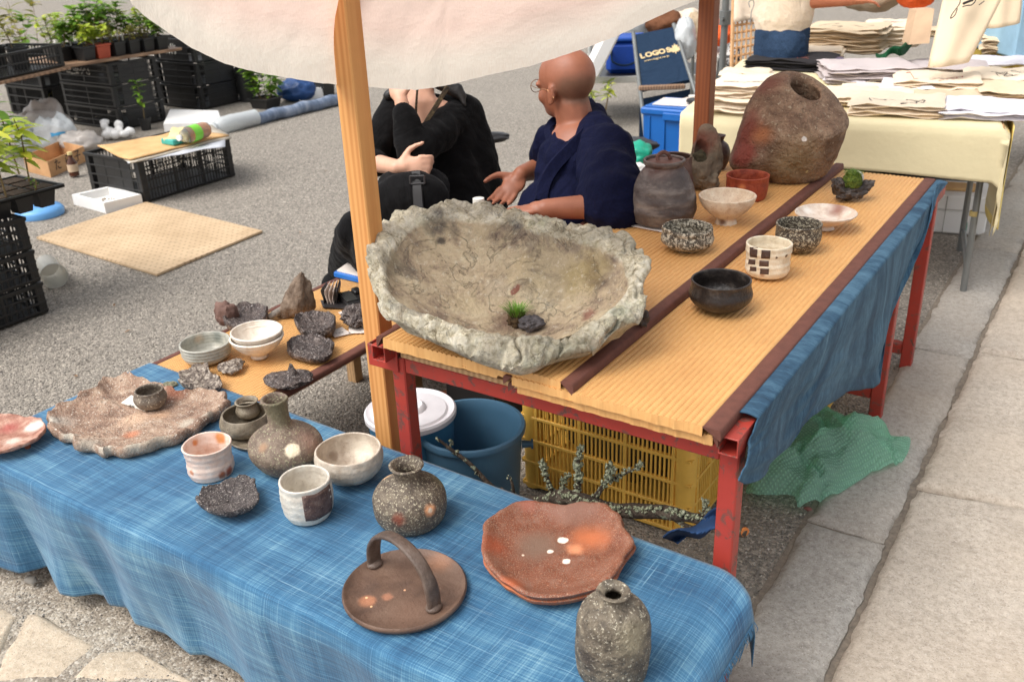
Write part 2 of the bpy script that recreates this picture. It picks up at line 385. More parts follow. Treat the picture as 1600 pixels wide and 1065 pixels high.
# slabs: a subdivided stone with uneven top and chipped edges
def slab(outline, top, thick, seed, n=22, rough=.004):
    """outline: 4 corners counter clockwise"""
    a, b, c, d = [Vector((*p[:2], 0)) for p in outline]; mb = MB()
    def pt(u, v):
        p = (a*(1-u)+b*u)*(1-v)+(d*(1-u)+c*u)*v; e = min(u*(b-a).length, (1-u)*(b-a).length, v*(d-a).length, (1-v)*(d-a).length)
        w_ = nz(p, 9, seed)*.007+nz(p, 40, seed)*.005
        if e < 1e-6: p += Vector((w_, nz(p, 11, seed+3)*.007, 0))
        z = top+nz(p, 5, seed)*rough+nz(p, 22, seed)*rough*.5-max(0, 1-e/.012)*.012
        return p.x, p.y, z
    nu = max(6, int((b-a).length/.02)); nv = max(6, int((d-a).length/.02)); nu = min(nu, 60); nv = min(nv, 70)
    mb.sheet(pt, nu, nv); q = nu+1
    rim = [i for i in range(nu+1)]+[j*q+nu for j in range(1, nv+1)]+[nv*q+i for i in range(nu-1, -1, -1)]+[j*q for j in range(nv-1, 0, -1)]
    n0 = len(mb.v); mb.v += [(mb.v[i][0], mb.v[i][1], top-thick) for i in rim]
    for k in range(len(rim)):
        k2 = (k+1) % len(rim); mb.f.append((rim[k], n0+k, n0+k2, rim[k2]))
    mb.uv = None
    return mb
pave = thing('stone_pavement', None, None); pave['kind'] = 'structure'
yj = [-.35, .9, 2.15, 3.40, 4.66, 5.9, 7.2, 8.5]
for i in range(len(yj)-1):
    part('kerb_stone', slab([(-.515, yj[i]+.004), (-.316, yj[i]+.004), (-.314, yj[i+1]-.004), (-.513, yj[i+1]-.004)], .020, .06, i), M_kerb, pave, ang=60)
ys = [.35, 1.42, 2.455, 3.47, 4.62, 5.8, 7.0, 8.4]
for i in range(len(ys)-1):
    sk = .045 if i in (1, 2) else .01
    part('paving_slab', slab([(-.298, ys[i]), (.42, ys[i]+.09 if i == 2 else ys[i]+.03), (.42, ys[i+1]+(.080 if i == 1 else .015)), (-.298, ys[i+1]-.017)], .026, .07, 20+i, rough=.005), M_slab, pave, ang=60)
    part('paving_slab', slab([(.435, ys[i]-.3), (1.25, ys[i]-.3), (1.25, ys[i+1]-.315), (.435, ys[i+1]-.315)], .024, .07, 40+i), M_slab, pave, ang=60)
g = MB(); g.sheet(lambda u, v: (-.53+1.9*u, -.6+9.5*v, .003+.004*nz((u*2, v*9, 0), 5)), 20, 90); part('joint_sand', g, plain('joint grit', S(132, 121, 108), .95, .8, 160, .3, 60), pave)
path = thing('flagstone_path', None, None); path['kind'] = 'structure'
ff = [[(-4, 1000), (40, 945), (160, 1012), (104, 1058)], [(165, 1008), (44, 943), (140, 981), (207, 1010)]]
def flag(px4, seed, top=.017):
    part('flagstone', slab([at(x, y, top) for x, y in px4], top, .05, seed, rough=.006), M_flag, path, ang=60)
flag([(101, 1060), (318, 1068), (206, 1008), (163, 1011)], 61); flag([(-20, 1062), (98, 1059), (160, 1009), (42, 946)], 62)
flag([(60, 1120), (330, 1150), (322, 1074), (98, 1066)], 63); flag([(-40, 968), (-18, 1056), (30, 954), (-20, 935)], 64)
for i, (x, y, w_, d_) in enumerate(((-2.5, .42, .5, .22), (-1.95, .40, .42, .24), (-1.48, .42, .5, .25), (-.93, .42, .55, .26), (-2.3, .12, .6, .25), (-1.65, .10, .5, .26), (-1.1, .11, .6, .27))):
    part('flagstone', slab([(x, y, 0), (x+w_, y+.02, 0), (x+w_-.03, y+d_, 0), (x+.02, y+d_-.02, 0)], .017, .05, 70+i, rough=.006), M_flag, path, ang=60)
pm = MB(); bm_ = bmesh.new(); bmesh.ops.create_icosphere(bm_, subdivisions=2, radius=1)
ICO = ([v.co.copy() for v in bm_.verts], [[v.index for v in f.verts] for f in bm_.faces]); bm_.free()
bm_ = bmesh.new(); bmesh.ops.create_icosphere(bm_, subdivisions=4, radius=1)
ICO4 = ([v.co.copy() for v in bm_.verts], [[v.index for v in f.verts] for f in bm_.faces]); bm_.free()
def ellip(mb, c, r, rot=None, ico=ICO, wob=0, f=1, seed=0):
    vs = []
    for v in ico[0]:
        k = 1+wob*nz(v, f, seed); q = Vector((v.x*r[0]*k, v.y*r[1]*k, v.z*r[2]*k))
        if rot: q = rot @ q
        vs.append(q+Vector(c))
    return mb.add(vs, ico[1])
# ---------------------------------------------------------------- red table frame
def sqtube(mb, p0, p1, s=.038):
    """square tube between two points along one axis"""
    x0, x1 = sorted((p0[0], p1[0])); y0, y1 = sorted((p0[1], p1[1])); z0, z1 = sorted((p0[2], p1[2])); h = s/2
    if x1-x0 > .05: mb.box(x0, x1, y0-h, y1+h, z0-h, z1+h, .003)
    elif y1-y0 > .05: mb.box(x0-h, x1+h, y0, y1, z0-h, z1+h, .003)
    else: mb.box(x0-h, x1+h, y0-h, y1+h, z0, z1, .003)
rt = thing('display_table', 'long red steel frame table with chipped paint carrying the straw mats', 'table', (-.9, 2.3, 0))
XL, XR, YF = -1.290, -.499, 1.459
def rail(name, p0, p1, s=.038):
    mb = MB(); sqtube(mb, p0, p1, s); return part(name, mb, M_red, rt, world=True, ang=30)
for Y in (YF, 3.235):
    for X in (XL, XR): rail('leg', (X, Y, 0), (X, Y, .621))
    rail('cross_rail', (XL+.0195, Y+.002, .603), (XR-.0195, Y+.002, .603))
rail('cross_rail', (XL+.02, 3.237, .075), (XR-.02, 3.237, .075)); 
for X in (XL, XR): rail('leg', (X, 2.80, 0), (X, 2.80, .621))
rail('cross_rail', (XL+.02, 2.802, .10), (XR-.02, 2.802, .10), .034); rail('cross_rail', (XL+.02, 2.802, .603), (XR-.02, 2.802, .603))
def opentube(x, y0, y1, z, s=.038, wl=.003):
    mb = MB(); h = s/2; k = h-wl
    for (a, b, c, d) in ((-h, h, k, h), (-h, h, -h, -k), (-h, -k, -k, k), (k, h, -k, k)): mb.box(x+a, x+b, y0, y1, z+c, z+d, .0008)
    return part('side_tube', mb, M_red, rt, world=True, ang=30)
opentube(-.490, 1.405, 3.30, .6415, .038); opentube(XL-.018, 1.40, 3.30, .6415, .038)
mb = MB(); mb.box(-1.27, -.515, 1.43, 3.26, .628, .640); part('under_board', mb, M_board, rt, world=True)
mb = MB(); mb.box(-1.372, -1.285, 1.434, 1.439, .585, .640); mb.box(-1.372, -1.368, 1.439, 1.51, .585, .640); part('post_bracket', mb, M_red, rt, world=True)
# ---------------------------------------------------------------- straw mats
def mat_rug(name, label, x0, x1, y0, y1, z0, z1, bl, br, group='straw mats on the tables', sag=None, pitch=.0125):
    """bl/br: widths of the brown binding on the long sides"""
    root = thing(name, label, 'straw mat', ((x0+x1)/2, (y0+y1)/2, z0), 0, group)
    a, b = x0+bl, x1-br; n = int((b-a)/pitch); nu = n*6; L = y1-y0
    def zt(x, y): return z1-.003+.0016*nz((x, y, 0), 3.0, 2)+(sag(x, y) if sag else 0)
    def rib(x, y): return .0028*abs(math.sin(math.pi*(x-a)/(b-a)*n))**.55
    mb = MB()
    def top(u, v):
        x = a+(b-a)*u; y = y0+L*v+.0035*nz((x*40, v*4, 0), 1, 3)*(1 if v in (0, 1) else 0); return (x, y, zt(x, y)+rib(x, y))
    mb.sheet(top, nu, 24); q = nu+1; mb.uv = None
    n0 = len(mb.v); mb.v += [(p[0], p[1]-.001, z0+(sag(p[0], p[1]) if sag else 0)) for p in mb.v[:q]]
    for i in range(nu): mb.f.append((i+1, i, n0+i, n0+i+1))
    n1 = len(mb.v); mb.v += [(p[0], p[1]+.001, z0) for p in mb.v[24*q:25*q]]
    for i in range(nu): mb.f.append((24*q+i, 24*q+i+1, n1+i+1, n1+i))
    n2 = len(mb.v); mb.v += [(a, y0, z0), (b, y0, z0), (b, y1, z0), (a, y1, z0)]; mb.f.append((n2, n2+3, n2+2, n2+1))
    part('weave', mb, M_tat, root, world=True, ang=50)
    for (c0, c1) in ((x0, a), (b, x1)):
        if c1-c0 < .004: continue
        mb = MB(); N = 30
        prof = [(c0+.001, z0-.0005), (c0, z0+.006), (c0+.0015, z1-.002), (c0+.005, z1+.0005), (c1-.003, z1+.0007), (c1, z1-.001)] if c0 == x0 else [(c0, z1-.001), (c0+.003, z1+.0007), (c1-.005, z1+.0005), (c1-.0015, z1-.002), (c1, z0+.006), (c1-.001, z0-.0005)]
        for j in range(N+1):
            y = y0-.003+(L+.006)*j/N
            for (x, z) in prof: mb.v.append((x+.0012*nz((x, y*3, 1), 2), y, z+.0016*nz((x, y, 0), 3.0, 2)+(sag(x, y) if sag else 0)))
        m_ = len(prof)
        for j in range(N):
            for i in range(m_-1): mb.f.append((j*m_+i, j*m_+i+1, (j+1)*m_+i+1, (j+1)*m_+i))
        mb.f += [tuple(range(m_))[::-1], tuple(N*m_+i for i in range(m_))]
        part('binding', mb, M_bind, root, world=True, ang=60)
    return root
mat_rug('straw_mat', 'straw mat under another, its brown bound end showing at the front rail', -.958, -.505, 1.398, 3.24, .640, .661, .022, .012)
mat_rug('straw_mat', 'right upper straw mat with brown border along the denim cloth', -.962, -.497, 1.388, 3.255, .661, .681, .02, .036)
mat_rug('straw_mat', 'left straw mat lying beneath the giant bowl and the lidded jar', -1.300, -.800, 1.392, 3.27, .672, .698, .018, .030, sag=lambda x, y: -.006 if x < -.98 else 0)
# ---------------------------------------------------------------- low tables, low mat and the blue cloth
ZL = .37
lt = thing('low_table', 'low red steel table hidden under the blue ikat cloth', 'table', (-1.3, 1.15, 0))
mb = MB(); mb.box(-2.27, -.47, .91, 1.40, ZL-.035, ZL-.012); part('table_top', mb, M_board, lt, world=True)
for X in (-2.2, -.50):
    for Y in (.96, 1.36):
        mb = MB(); mb.box(X-.018, X+.018, Y-.018, Y+.018, 0, ZL-.036); part('leg', mb, M_red, lt, world=True)
lb = thing('low_bench', 'low plywood bench carrying the small straw mat of dark pottery', 'bench', (-2.0, 1.85, 0))
mb = MB(); mb.box(-2.24, -1.80, 1.41, 2.28, ZL-.040, ZL-.020); part('table_top', mb, M_board, lb, world=True)
for X in (-2.18, -1.9):
    for Y in (1.5, 2.2):
        mb = MB(); mb.box(X-.02, X+.02, Y-.02, Y+.02, 0, ZL-.041); part('leg', mb, M_board, lb, world=True)
mat_rug('straw_mat', 'short straw mat on the low bench with thick brown side binding', -2.265, -1.775, 1.36, 2.30, ZL-.0195, ZL-.003, .022, .034)
FE = [at(x, y, ZL) for x, y in ((-120, 672), (0, 730), (124, 791), (210, 829), (364, 904), (484, 960), (596, 1016), (760, 1093), (900, 1158), (1010, 1210))]
HEM = [at(x, y, .055) for x, y in ((-130, 850), (0, 885), (32, 893), (75, 884), (86, 910), (95, 926), (115, 929), (150, 926), (164, 931), (172, 946), (200, 948), (212, 972), (225, 977), (262, 992), (297, 1019), (322, 1020), (350, 1037), (375, 1052), (400, 1082), (470, 1110), (520, 1150), (600, 1180), (760, 1270), (980, 1400))]
X0, X1 = -2.35, -.388
def interp(pts, x):
    pts = sorted(pts, key=lambda p: p[0])
    if x <= pts[0][0]: return pts[0]
    for a, b in zip(pts, pts[1:]):
        if x <= b[0]:
            t = (x-a[0])/max(1e-6, b[0]-a[0]); return Vector(a)*(1-t)+Vector(b)*t
    return pts[-1]
_hs = sorted(HEM, key=lambda p: p[0])
def cloth(u, v):
    x = X0+(X1-X0)*u; F = interp(FE, x); yb = 1.405+(-.47-x)*.028; dr = max(0, (x-(X1-.11))/.11); yb -= .085*dr*dr
    yf = F.y; H = interp(HEM, x)
    nzv = .0035*nz((x*3, v*3, 0), 1.6, 5)
    if v < .08: p = Vector((x, yb+.02, ZL-.10*(1-v/.08)-.006)) if v < .06 else Vector((x, yb+.008, ZL-.004))
    elif v < .62:
        t = (v-.08)/.54; p = Vector((x, yb*(1-t)+yf*t, ZL+nzv+.0005-.003*max(0, (t-.97)/.03)))
    else:
        t = (v-.62)/.38; y = yf-.010*min(1, t*8)*(1-t)*1.2; y = y*(1-t**1.15)+H.y*t**1.15
        fold = .012*math.sin(x*19+1.2*math.sin(x*7))*math.sin(math.pi*min(1, t*1.1))**.8*(1 if x < -1.2 else .55)
        p = Vector((x, y-fold, (ZL-.008)*(1-t)+(.055+.004*math.sin(x*30))*t))
    if u < .045: k = 1-u/.045; p.z -= .22*k; p.x += .05*k
    if u > .985: k = (u-.985)/.015; p.z -= .035*k*k; p.x -= .004*k
    return p
mb = MB(); mb.sheet(cloth, 220, 120, lambda u, v: ((X1-X0)*u, .95*v))
bc = thing('ikat_tablecloth', 'faded blue ikat cloth draped over the low front table', 'tablecloth', (-1.3, 1.1, ZL))
o = part('cloth', mb, M_ikat, bc, ang=None, world=True); sm_ = o.modifiers.new('thick', 'SOLIDIFY'); sm_.thickness = .002; sm_.offset = -1
mb = MB()
for i in range(230):
    v = .08+.56*i/230+rnd.uniform(-.001, .001); p = cloth(.998, v); L = rnd.uniform(.012, .03); q = p+Vector((.003, 0, .0)); dx = rnd.uniform(-.002, .006); dy = rnd.uniform(-.006, .006)
    mb.tube([q, q+Vector((dx+.002, dy*.5, -L*.5)), q+Vector((dx, dy, -L))], [.0009, .0007, .0004], 4)
part('fringe', mb, M_ikat, bc, world=True, kind='stuff')
# denim hanging from the right side of the red table
DT = [(1.50, .11), (1.62, .165), (1.75, .175), (1.9, .20), (2.05, .235), (2.2, .32), (2.38, .40), (2.6, .45), (2.72, .44), (2.78, .30), (2.9, .235), (3.02, .165), (3.15, .10), (3.24, .045), (3.27, .03)]
def hem_px():
    pts = []
    for x, y in ((1160, 752), (1166, 757), (1195, 742), (1225, 722), (1245, 700), (1262, 668), (1275, 650), (1300, 634), (1340, 614), (1375, 608), (1384, 600), (1389, 560), (1394, 520), (1410, 480), (1422, 440), (1445, 370), (1462, 315), (1474, 288)):
        pts.append(atX(x, y, -.452))
    return pts
DH = hem_px()
def denim(u, v):
    i = u*(len(DH)-1); a = int(min(i, len(DH)-2)); h = DH[a].lerp(DH[a+1], i-a)
    yt = 1.478+(3.268-1.478)*u**1.0
    if v < .12: t = v/.12; return Vector((-.505+.045*t, yt, .674+.004*math.sin(t*3)-.004*t*t))
    t = (v-.12)/.88; y = yt*(1-t)+h.y*t; x = -.463+.010*math.sin(y*9+t*2+2*math.sin(y*4))*t+.016*nz((y*1.5, t*1.5, 0), 2)*t
    return Vector((x, y, .672*(1-t)+h.z*t))
mb = MB(); mb.sheet(denim, 110, 50, lambda u, v: (1.8*u, .55*v))
dn = solo('denim_cloth', mb, M_denim, 'dark worn denim cloth hanging down the right side of the red table', 'cloth', (-.47, 2.35, .67), ang=None)
sm_ = dn.modifiers.new('thick', 'SOLIDIFY'); sm_.thickness = .0025; sm_.offset = 0
# ---------------------------------------------------------------- posts and canopy
pc = atY(594, 545, 1.50); 
print('post', pc)
mb = MB(); mb.box(-.026, .026, -.024, .024, 0, 2.3, .003)
solo('wooden_post', mb, M_pine, 'pale pine post strapped to the front left corner of the red table', 'post', (pc.x, 1.50, 0), world=False, ang=30, group='canopy posts')
pr = atY(1093, 215, 3.36); print('rpost', pr)
mb = MB(); mb.box(-.030, .030, -.028, .028, 0, 2.3, .003)
solo('wooden_post', mb, M_redwood, 'reddish brown wooden post behind the tall rock sculpture', 'post', (pr.x+.005, 3.38, 0), world=False, ang=30, group='canopy posts')
CE = [(188, -70), (196, -20), (206, 6), (225, 25), (260, 50), (300, 76), (350, 99), (400, 113), (450, 122), (500, 130), (560, 135), (610, 139), (650, 141), (680, 137), (700, 133), (760, 118), (830, 103), (900, 80), (960, 58), (1020, 30), (1060, 12), (1085, 2), (1120, -14)]
CEW = [atX(x, y, -1.415) for x, y in CE]
def canopy(u, v):
    i = u*(len(CEW)-1); a = int(min(i, len(CEW)-2)); e = CEW[a].lerp(CEW[a+1], i-a); t = v
    zt = 1.80; x = e.x+.34*t**1.5; y = e.y+(.25*(.5-u))*t
    z = e.z+(zt-e.z)*t**.8; p = Vector((x, y, z))
    p.x += .014*nz((u*5, v*2, 0), 1.5, 4)*min(1, v*6+.3)+.010*math.sin(u*18+v*22)*v*(1-v)
    if v < .02: p.z += .0012*nz((u*160, 0, 0), 1, 8, 2)
    return p
mb = MB(); mb.sheet(canopy, 160, 70, lambda u, v: (2.4*u, 1.2*v))
t = NT('canopy cotton'); uv = t.tc.outputs['UV']
wv = t.noise(t.n('ShaderNodeMapping', {'Vector': uv, 'Scale': (400, 60, 1)}).outputs[0], 1, 3); pk = t.noise(uv, 2.2, 3)
vv = t.n('ShaderNodeSeparateXYZ', {'Vector': uv}).outputs[1]
dy = t.ramp(t.math('ADD', vv, t.math('MULTIPLY', pk, .10)), [(.10, 0), (.22, .9)])        # colour turns from cream to pink above the border
c = t.mix(dy, S(247, 238, 224), S(248, 220, 206)); c = t.mix(t.ramp(wv, [(.35, .18), (.6, 0)]), c, S(206, 180, 152))
nm = t.bump(t.noise(uv, 14, 4), .25, .02)
d = t.n('ShaderNodeBsdfDiffuse', {'Color': c, 'Normal': nm}); tr = t.n('ShaderNodeBsdfTranslucent', {'Color': c, 'Normal': nm}); mx = t.n('ShaderNodeMixShader', {0: .6, 1: d.outputs[0], 2: tr.outputs[0]})
t.t.links.new(mx.outputs[0], t.out.inputs[0]); M_canopy = t.m
cn = solo('canopy', mb, M_canopy, 'cream and pink cotton canopy sagging from the posts over the stall', 'canopy', (-1.2, 2.0, 1.6), ang=None)
# ---------------------------------------------------------------- pottery builders
def frame(x, yb, r0, z):
    """base centre and metres per pixel of a pot whose foot shows at pixel (x, yb) on a surface at height z"""
    c = at(x, yb, z)
    for _ in range(3):
        d = (c-CAM).normalized(); sE = -d.z; c = at(x, yb-r0*sE, z)
    return c, mpp(c), -(c-CAM).normalized().z
def potmesh(x, yt, yb, prof, z, wall=3.2, floor=.14, amp=.012, fq=14, seed=1, wob=.01, lean=(0, 0), n=64, cap=False, ridge=0, rimw=None, oval=0):
    c, s, sE = frame(x, yb, prof[0][0], z); cE = math.sqrt(1-sE*sE)
    h = (yb-prof[0][0]*sE-yt-prof[-1][0]*sE)/cE*s
    pr = cr([(r*s, q*h) for r, q in prof], 6); pr = [(max(r, .001), zz) for r, zz in pr]
    out = [(0, .0005*0), (pr[0][0]*.8, 0)]+pr
    rt_, w_ = pr[-1], wall*s
    out += [(rt_[0]-w_*.25, rt_[1]+w_*.32), (rt_[0]-w_*.7, rt_[1]+w_*.25)]
    inn = []
    fl = floor*h
    for (r, q) in reversed(pr):
        if q < fl: break
        inn.append((max(.002, r-w_), q))
    if not inn or cap: inn = [(rt_[0]-w_, rt_[1]-.004)]
    rl = inn[-1][0]; inn += [(rl*.8, fl*.92+inn[-1][1]*.0 if fl < inn[-1][1] else inn[-1][1]-.003), (rl*.4, min(fl*.85, inn[-1][1])), (0, min(fl*.83, inn[-1][1]))]
    full = out+inn
    if ridge:
        full = [(r+ridge*s*math.sin(zz/h*34)*(.5 if i > len(out) else 1) if 0 < i < len(full)-2 and r > .004 else r, zz) for i, (r, zz) in enumerate(full)]
    def fn(v):
        rr = math.hypot(v.x, v.y)
        a = math.atan2(v.y, v.x); k = 1+amp*nz((v.x*1.0, v.y, v.z), fq, seed)+wob*math.sin(2*a+seed)+wob*.6*math.sin(3*a+seed*2.1)
        t = v.z/max(h, 1e-4)
        z2 = v.z*(1+.35*wob*(math.sin(2*a+seed*1.7)+math.sin(3*a+seed))) if t > .3 else v.z
        q = Vector((v.x*k*(1+oval), v.y*k*(1-oval), max(z2, 0)))
        q.x += lean[0]*s*t; q.y += lean[1]*s*t
        return q
    mb = MB(); mb.lathe(full, n, fn=fn); return mb, c, s, h
def surf(mb, c, px, py, rad=2.5):
    """the point of a mesh (local to c) that shows at a pixel: where a stain or a mark sits"""
    best = None; d = ray(px, py).normalized()
    for v in mb.v:
        q = Vector(v)+c-CAM; t = q.dot(d); e = (q-d*t).length
        k = t+e*12
        if best is None or k < best[0]: best = (k, v)
    return Vector(best[1])
def pot(name, label, x, yt, yb, prof, z, stops, marks=(), cat='pot', group=None, mk={}, **kw):
    mb, c, s, h = potmesh(x, yt, yb, prof, z, **kw)
    mm = [(surf(mb, c, m[0], m[1]), m[2]*s, m[4] if len(m) > 4 else .5, m[3]) for m in marks]
    d = dict(scale=45, rough=.6, bump=.45, bscale=260, bdist=.003); d.update(mk)
    o = solo(name, mb, clay(label[:40], stops, marks=mm, **d), label, cat, c, group, world=False, ang=70)
    return o, mb, c, s, h
def outl(pts, z, n=72, zf=None): return [at(x, y, zf(x, y) if zf else z) for x, y in crloop(pts, n)]
def dishmesh(ring, z0, rings, seed=1, amp=.004, fq=30, edge=.006, c=None):
    """ring: world outline points; rings: (fraction of the outline, height above z0, share of the ring's own height) from the middle out and back underneath"""
    n = len(ring); c = c or sum(ring, Vector())/n; vs = []; fs = []; zmean = sum(p.z for p in ring)/n
    for j, (k, dz, rz) in enumerate(rings):
        for i, p in enumerate(ring):
            q = Vector((c.x+(p.x-c.x)*k, c.y+(p.y-c.y)*k, z0+dz+rz*(p.z-zmean)))
            w_ = nz(q, fq, seed)*amp+nz(q, fq*3.3, seed+1)*amp*.4
            e = edge*nz((p.x*1, p.y, 0), 26, seed+5)*min(1, max(0, k-.5)*2)
            q.z = max(z0, q.z+w_*(1 if dz > .001 else 0)+e*.5*(dz > .004)); dirv = Vector((p.x-c.x, p.y-c.y, 0)); dirv.normalize(); q += dirv*(e+w_*.5)*(k > .3)
            vs.append(q)
    m = len(rings)
    for j in range(m-1):
        for i in range(n): fs.append((j*n+i, j*n+(i+1) % n, (j+1)*n+(i+1) % n, (j+1)*n+i))
    vs.append(Vector((c.x, c.y, z0+rings[0][1]))); t = len(vs)-1; fs += [(t, (i+1) % n, i) for i in range(n)]
    vs.append(Vector((c.x, c.y, z0+rings[-1][1]))); b = len(vs)-1; fs += [(b, (m-1)*n+i, (m-1)*n+(i+1) % n) for i in range(n)]
    fs = [f[::-1] for f in fs]
    c0 = Vector((c.x, c.y, z0)); mb = MB(); mb.add([q-c0 for q in vs], fs); return mb, c0
def rockmesh(x, yt, yb, wpx, z, depth=1.0, seed=1, amp=.35, fq=2.2, fq2=7, amp2=.12, flat=.25, shape=None, yaw=0):
    c, s, sE = frame(x, yb, wpx*.5*depth*.8, z); cE = math.sqrt(1-sE*sE)
    d_ = wpx*depth*s; h = max(.012, ((yb-yt)*s-d_*sE*.75)/cE); vs = []
    for v in ICO4[0]:
        k = 1+amp*nz(v, fq*.5, seed, 3)+amp2*(abs(nz(v, fq2*.5, seed+3, 4))-.3)+.04*nz(v, 9, seed+5, 2)
        q = Vector((v.x*k, v.y*k, v.z*k))
        if shape: q = shape(q)
        zz = (q.z+1)/2-flat*.5; vs.append(Vector((q.x*wpx*s/2, q.y*d_/2, max(0, zz)*h/(1-flat*.5))))
    if yaw: vs = [Matrix.Rotation(yaw, 3, 'Z') @ v for v in vs]
    vs = [Matrix.Rotation(YAW, 3, 'Z') @ v for v in vs]
    mb = MB(); mb.add(vs, ICO4[1]); return mb, c, s, h
def rock(name, label, x, yt, yb, wpx, z, mat, cat='rock', group=None, **kw):
    mb, c, s, h = rockmesh(x, yt, yb, wpx, z, **kw)
    return solo(name, mb, mat, label, cat, c, group, world=False, ang=50), mb, c, s, h
ZR, ZLm = .683, .694
G = {}
# ---------------------------------------------------------------- pottery on the red table
pot('tea_bowl', 'black tea bowl with wavy lip nearest the front of the red table', 1124, 419, 489, [(20, 0), (21, .06), (33, .10), (45, .30), (49, .52), (46.5, .76), (46, .92), (46.5, 1)], ZR, [(.3, S(30, 26, 25)), (.55, S(50, 44, 41)), (.75, S(92, 84, 76))], cat='bowl', wob=.018, mk=dict(rough=.38, rr=.3, bump=.5, bscale=140), seed=3, amp=.03)
o, mb, c, s, h = pot('tea_cup', 'white cup with a dark brown checked panel on its left side', 1198, 368, 436, [(21, 0), (28, .04), (33, .16), (33.5, .4), (33, .6), (34.5, .8), (34.5, 1)], ZR, [(.3, S(206, 188, 158)), (.5, S(228, 214, 188)), (.7, S(240, 230, 208))], marks=[(1213, 402, 4, S(70, 50, 40), .3), (1229, 400, 3, S(96, 70, 52), .3), (1190, 428, 7, S(180, 140, 110), .9)], cat='cup', ridge=.35, mk=dict(rough=.4, bump=.3))
pmat = clay('brown check glaze', [(.3, S(66, 48, 42)), (.7, S(96, 74, 64))], rough=.5)
bars = [((1166, 380), (1174, 398)), ((1179, 384), (1191, 399)), ((1165, 402), (1172, 411)), ((1177, 403), (1190, 413)), ((1167, 415), (1174, 423)), ((1179, 417), (1191, 427))]
for (x0, y0), (x1, y1) in bars:
    q = MB()
    def fb(u, v, x0=x0, y0=y0, x1=x1, y1=y1):
        X = x0+(x1-x0)*u; Y = y0+(y1-y0)*v+.10*(X-1166); ang_ = math.asin(max(-.985, min(.985, (X-1198)/34.3))); rr = 34.15*s
        dirv = RT.xy.normalized()*math.sin(ang_)+(-FW.xy.normalized())*math.cos(ang_)
        hh = h*(1-(Y-372-2-12*(math.cos(ang_)))/(58.0))
        k = 1
        for zz in mb.v: pass
        return (dirv.x*rr, dirv.y*rr, hh)
    q.sheet(fb, 8, 4); o2 = link('glaze_mark', q.mesh('glaze_mark'), pmat, o)
    sw = o2.modifiers.new('wrap', 'SHRINKWRAP'); sw.target = o; sw.offset = .0008; sw.wrap_method = 'NEAREST_SURFACEPOINT'; sw.wrap_mode = 'ABOVE_SURFACE'
    so2 = o2.modifiers.new('thick', 'SOLIDIFY'); so2.thickness = .0006; so2.offset = 1
SPK = dict(rough=.45, bump=.8, bscale=170, specks=[(150, .53, S(176, 168, 146)), (260, .6, S(206, 198, 176))])
pot('tea_bowl', 'dark bowl with ash grey speckles behind the white checked cup', 1245, 338, 395, [(17, 0), (24, .06), (32, .28), (35, .55), (34.5, .8), (35, 1)], ZR, [(.3, S(52, 46, 40)), (.6, S(84, 74, 62)), (.75, S(120, 110, 94))], cat='bowl', amp=.03, mk=SPK, seed=5)
pot('footed_dish', 'shallow white dish with reddish brown stain on a low foot', 1288, 318, 361, [(15, 0), (13.5, .12), (15, .26), (32, .52), (44, .86), (46.5, 1)], ZR, [(.3, S(196, 172, 150)), (.5, S(220, 204, 188)), (.7, S(232, 222, 208))], marks=[(1308, 327, 22, (*S(130, 72, 56)[:3], 1, .85), .9), (1262, 330, 12, S(238, 232, 222), .9)], cat='dish', mk=dict(rough=.35, bump=.25), floor=.55)
pot('tea_bowl', 'squat dark bowl crusted with white ash beside the lidded jar', 1073, 342, 397, [(18, 0), (21, .08), (36, .30), (40, .52), (38.5, .8), (39, .92), (38.5, 1)], ZLm, [(.35, S(62, 56, 48)), (.55, S(110, 102, 88)), (.7, S(176, 166, 146))], cat='bowl', amp=.05, fq=30, wob=.02, mk=dict(rough=.5, bump=.9, bscale=150, specks=[(120, .5, S(204, 196, 176)), (60, .62, S(44, 38, 34))]), seed=8)
pot('footed_bowl', 'speckled cream bowl standing on a tall foot', 1134, 293, 355, [(18, 0), (15.5, .12), (15.5, .22), (20, .30), (33, .54), (41, .80), (43.5, 1)], ZLm, [(.3, S(196, 168, 140)), (.5, S(222, 202, 176)), (.7, S(234, 220, 198))], marks=[(1100, 345, 8, S(120, 84, 62), .9), (1128, 347, 10, S(110, 80, 60), .8)], cat='bowl', mk=dict(rough=.45, bump=.3, specks=[(300, .62, S(160, 116, 90))]), floor=.42)
pot('tea_bowl', 'plain red clay bowl below the huge boulder-shaped pot', 1166, 265, 316, [(20, 0), (28, .06), (31, .3), (32, .6), (32, .85), (33, 1)], ZLm, [(.3, S(120, 48, 30)), (.5, S(152, 66, 42)), (.7, S(172, 88, 58))], marks=[(1160, 293, 8, S(206, 124, 76), .9)], cat='bowl', mk=dict(rough=.5, bump=.5, bscale=220))
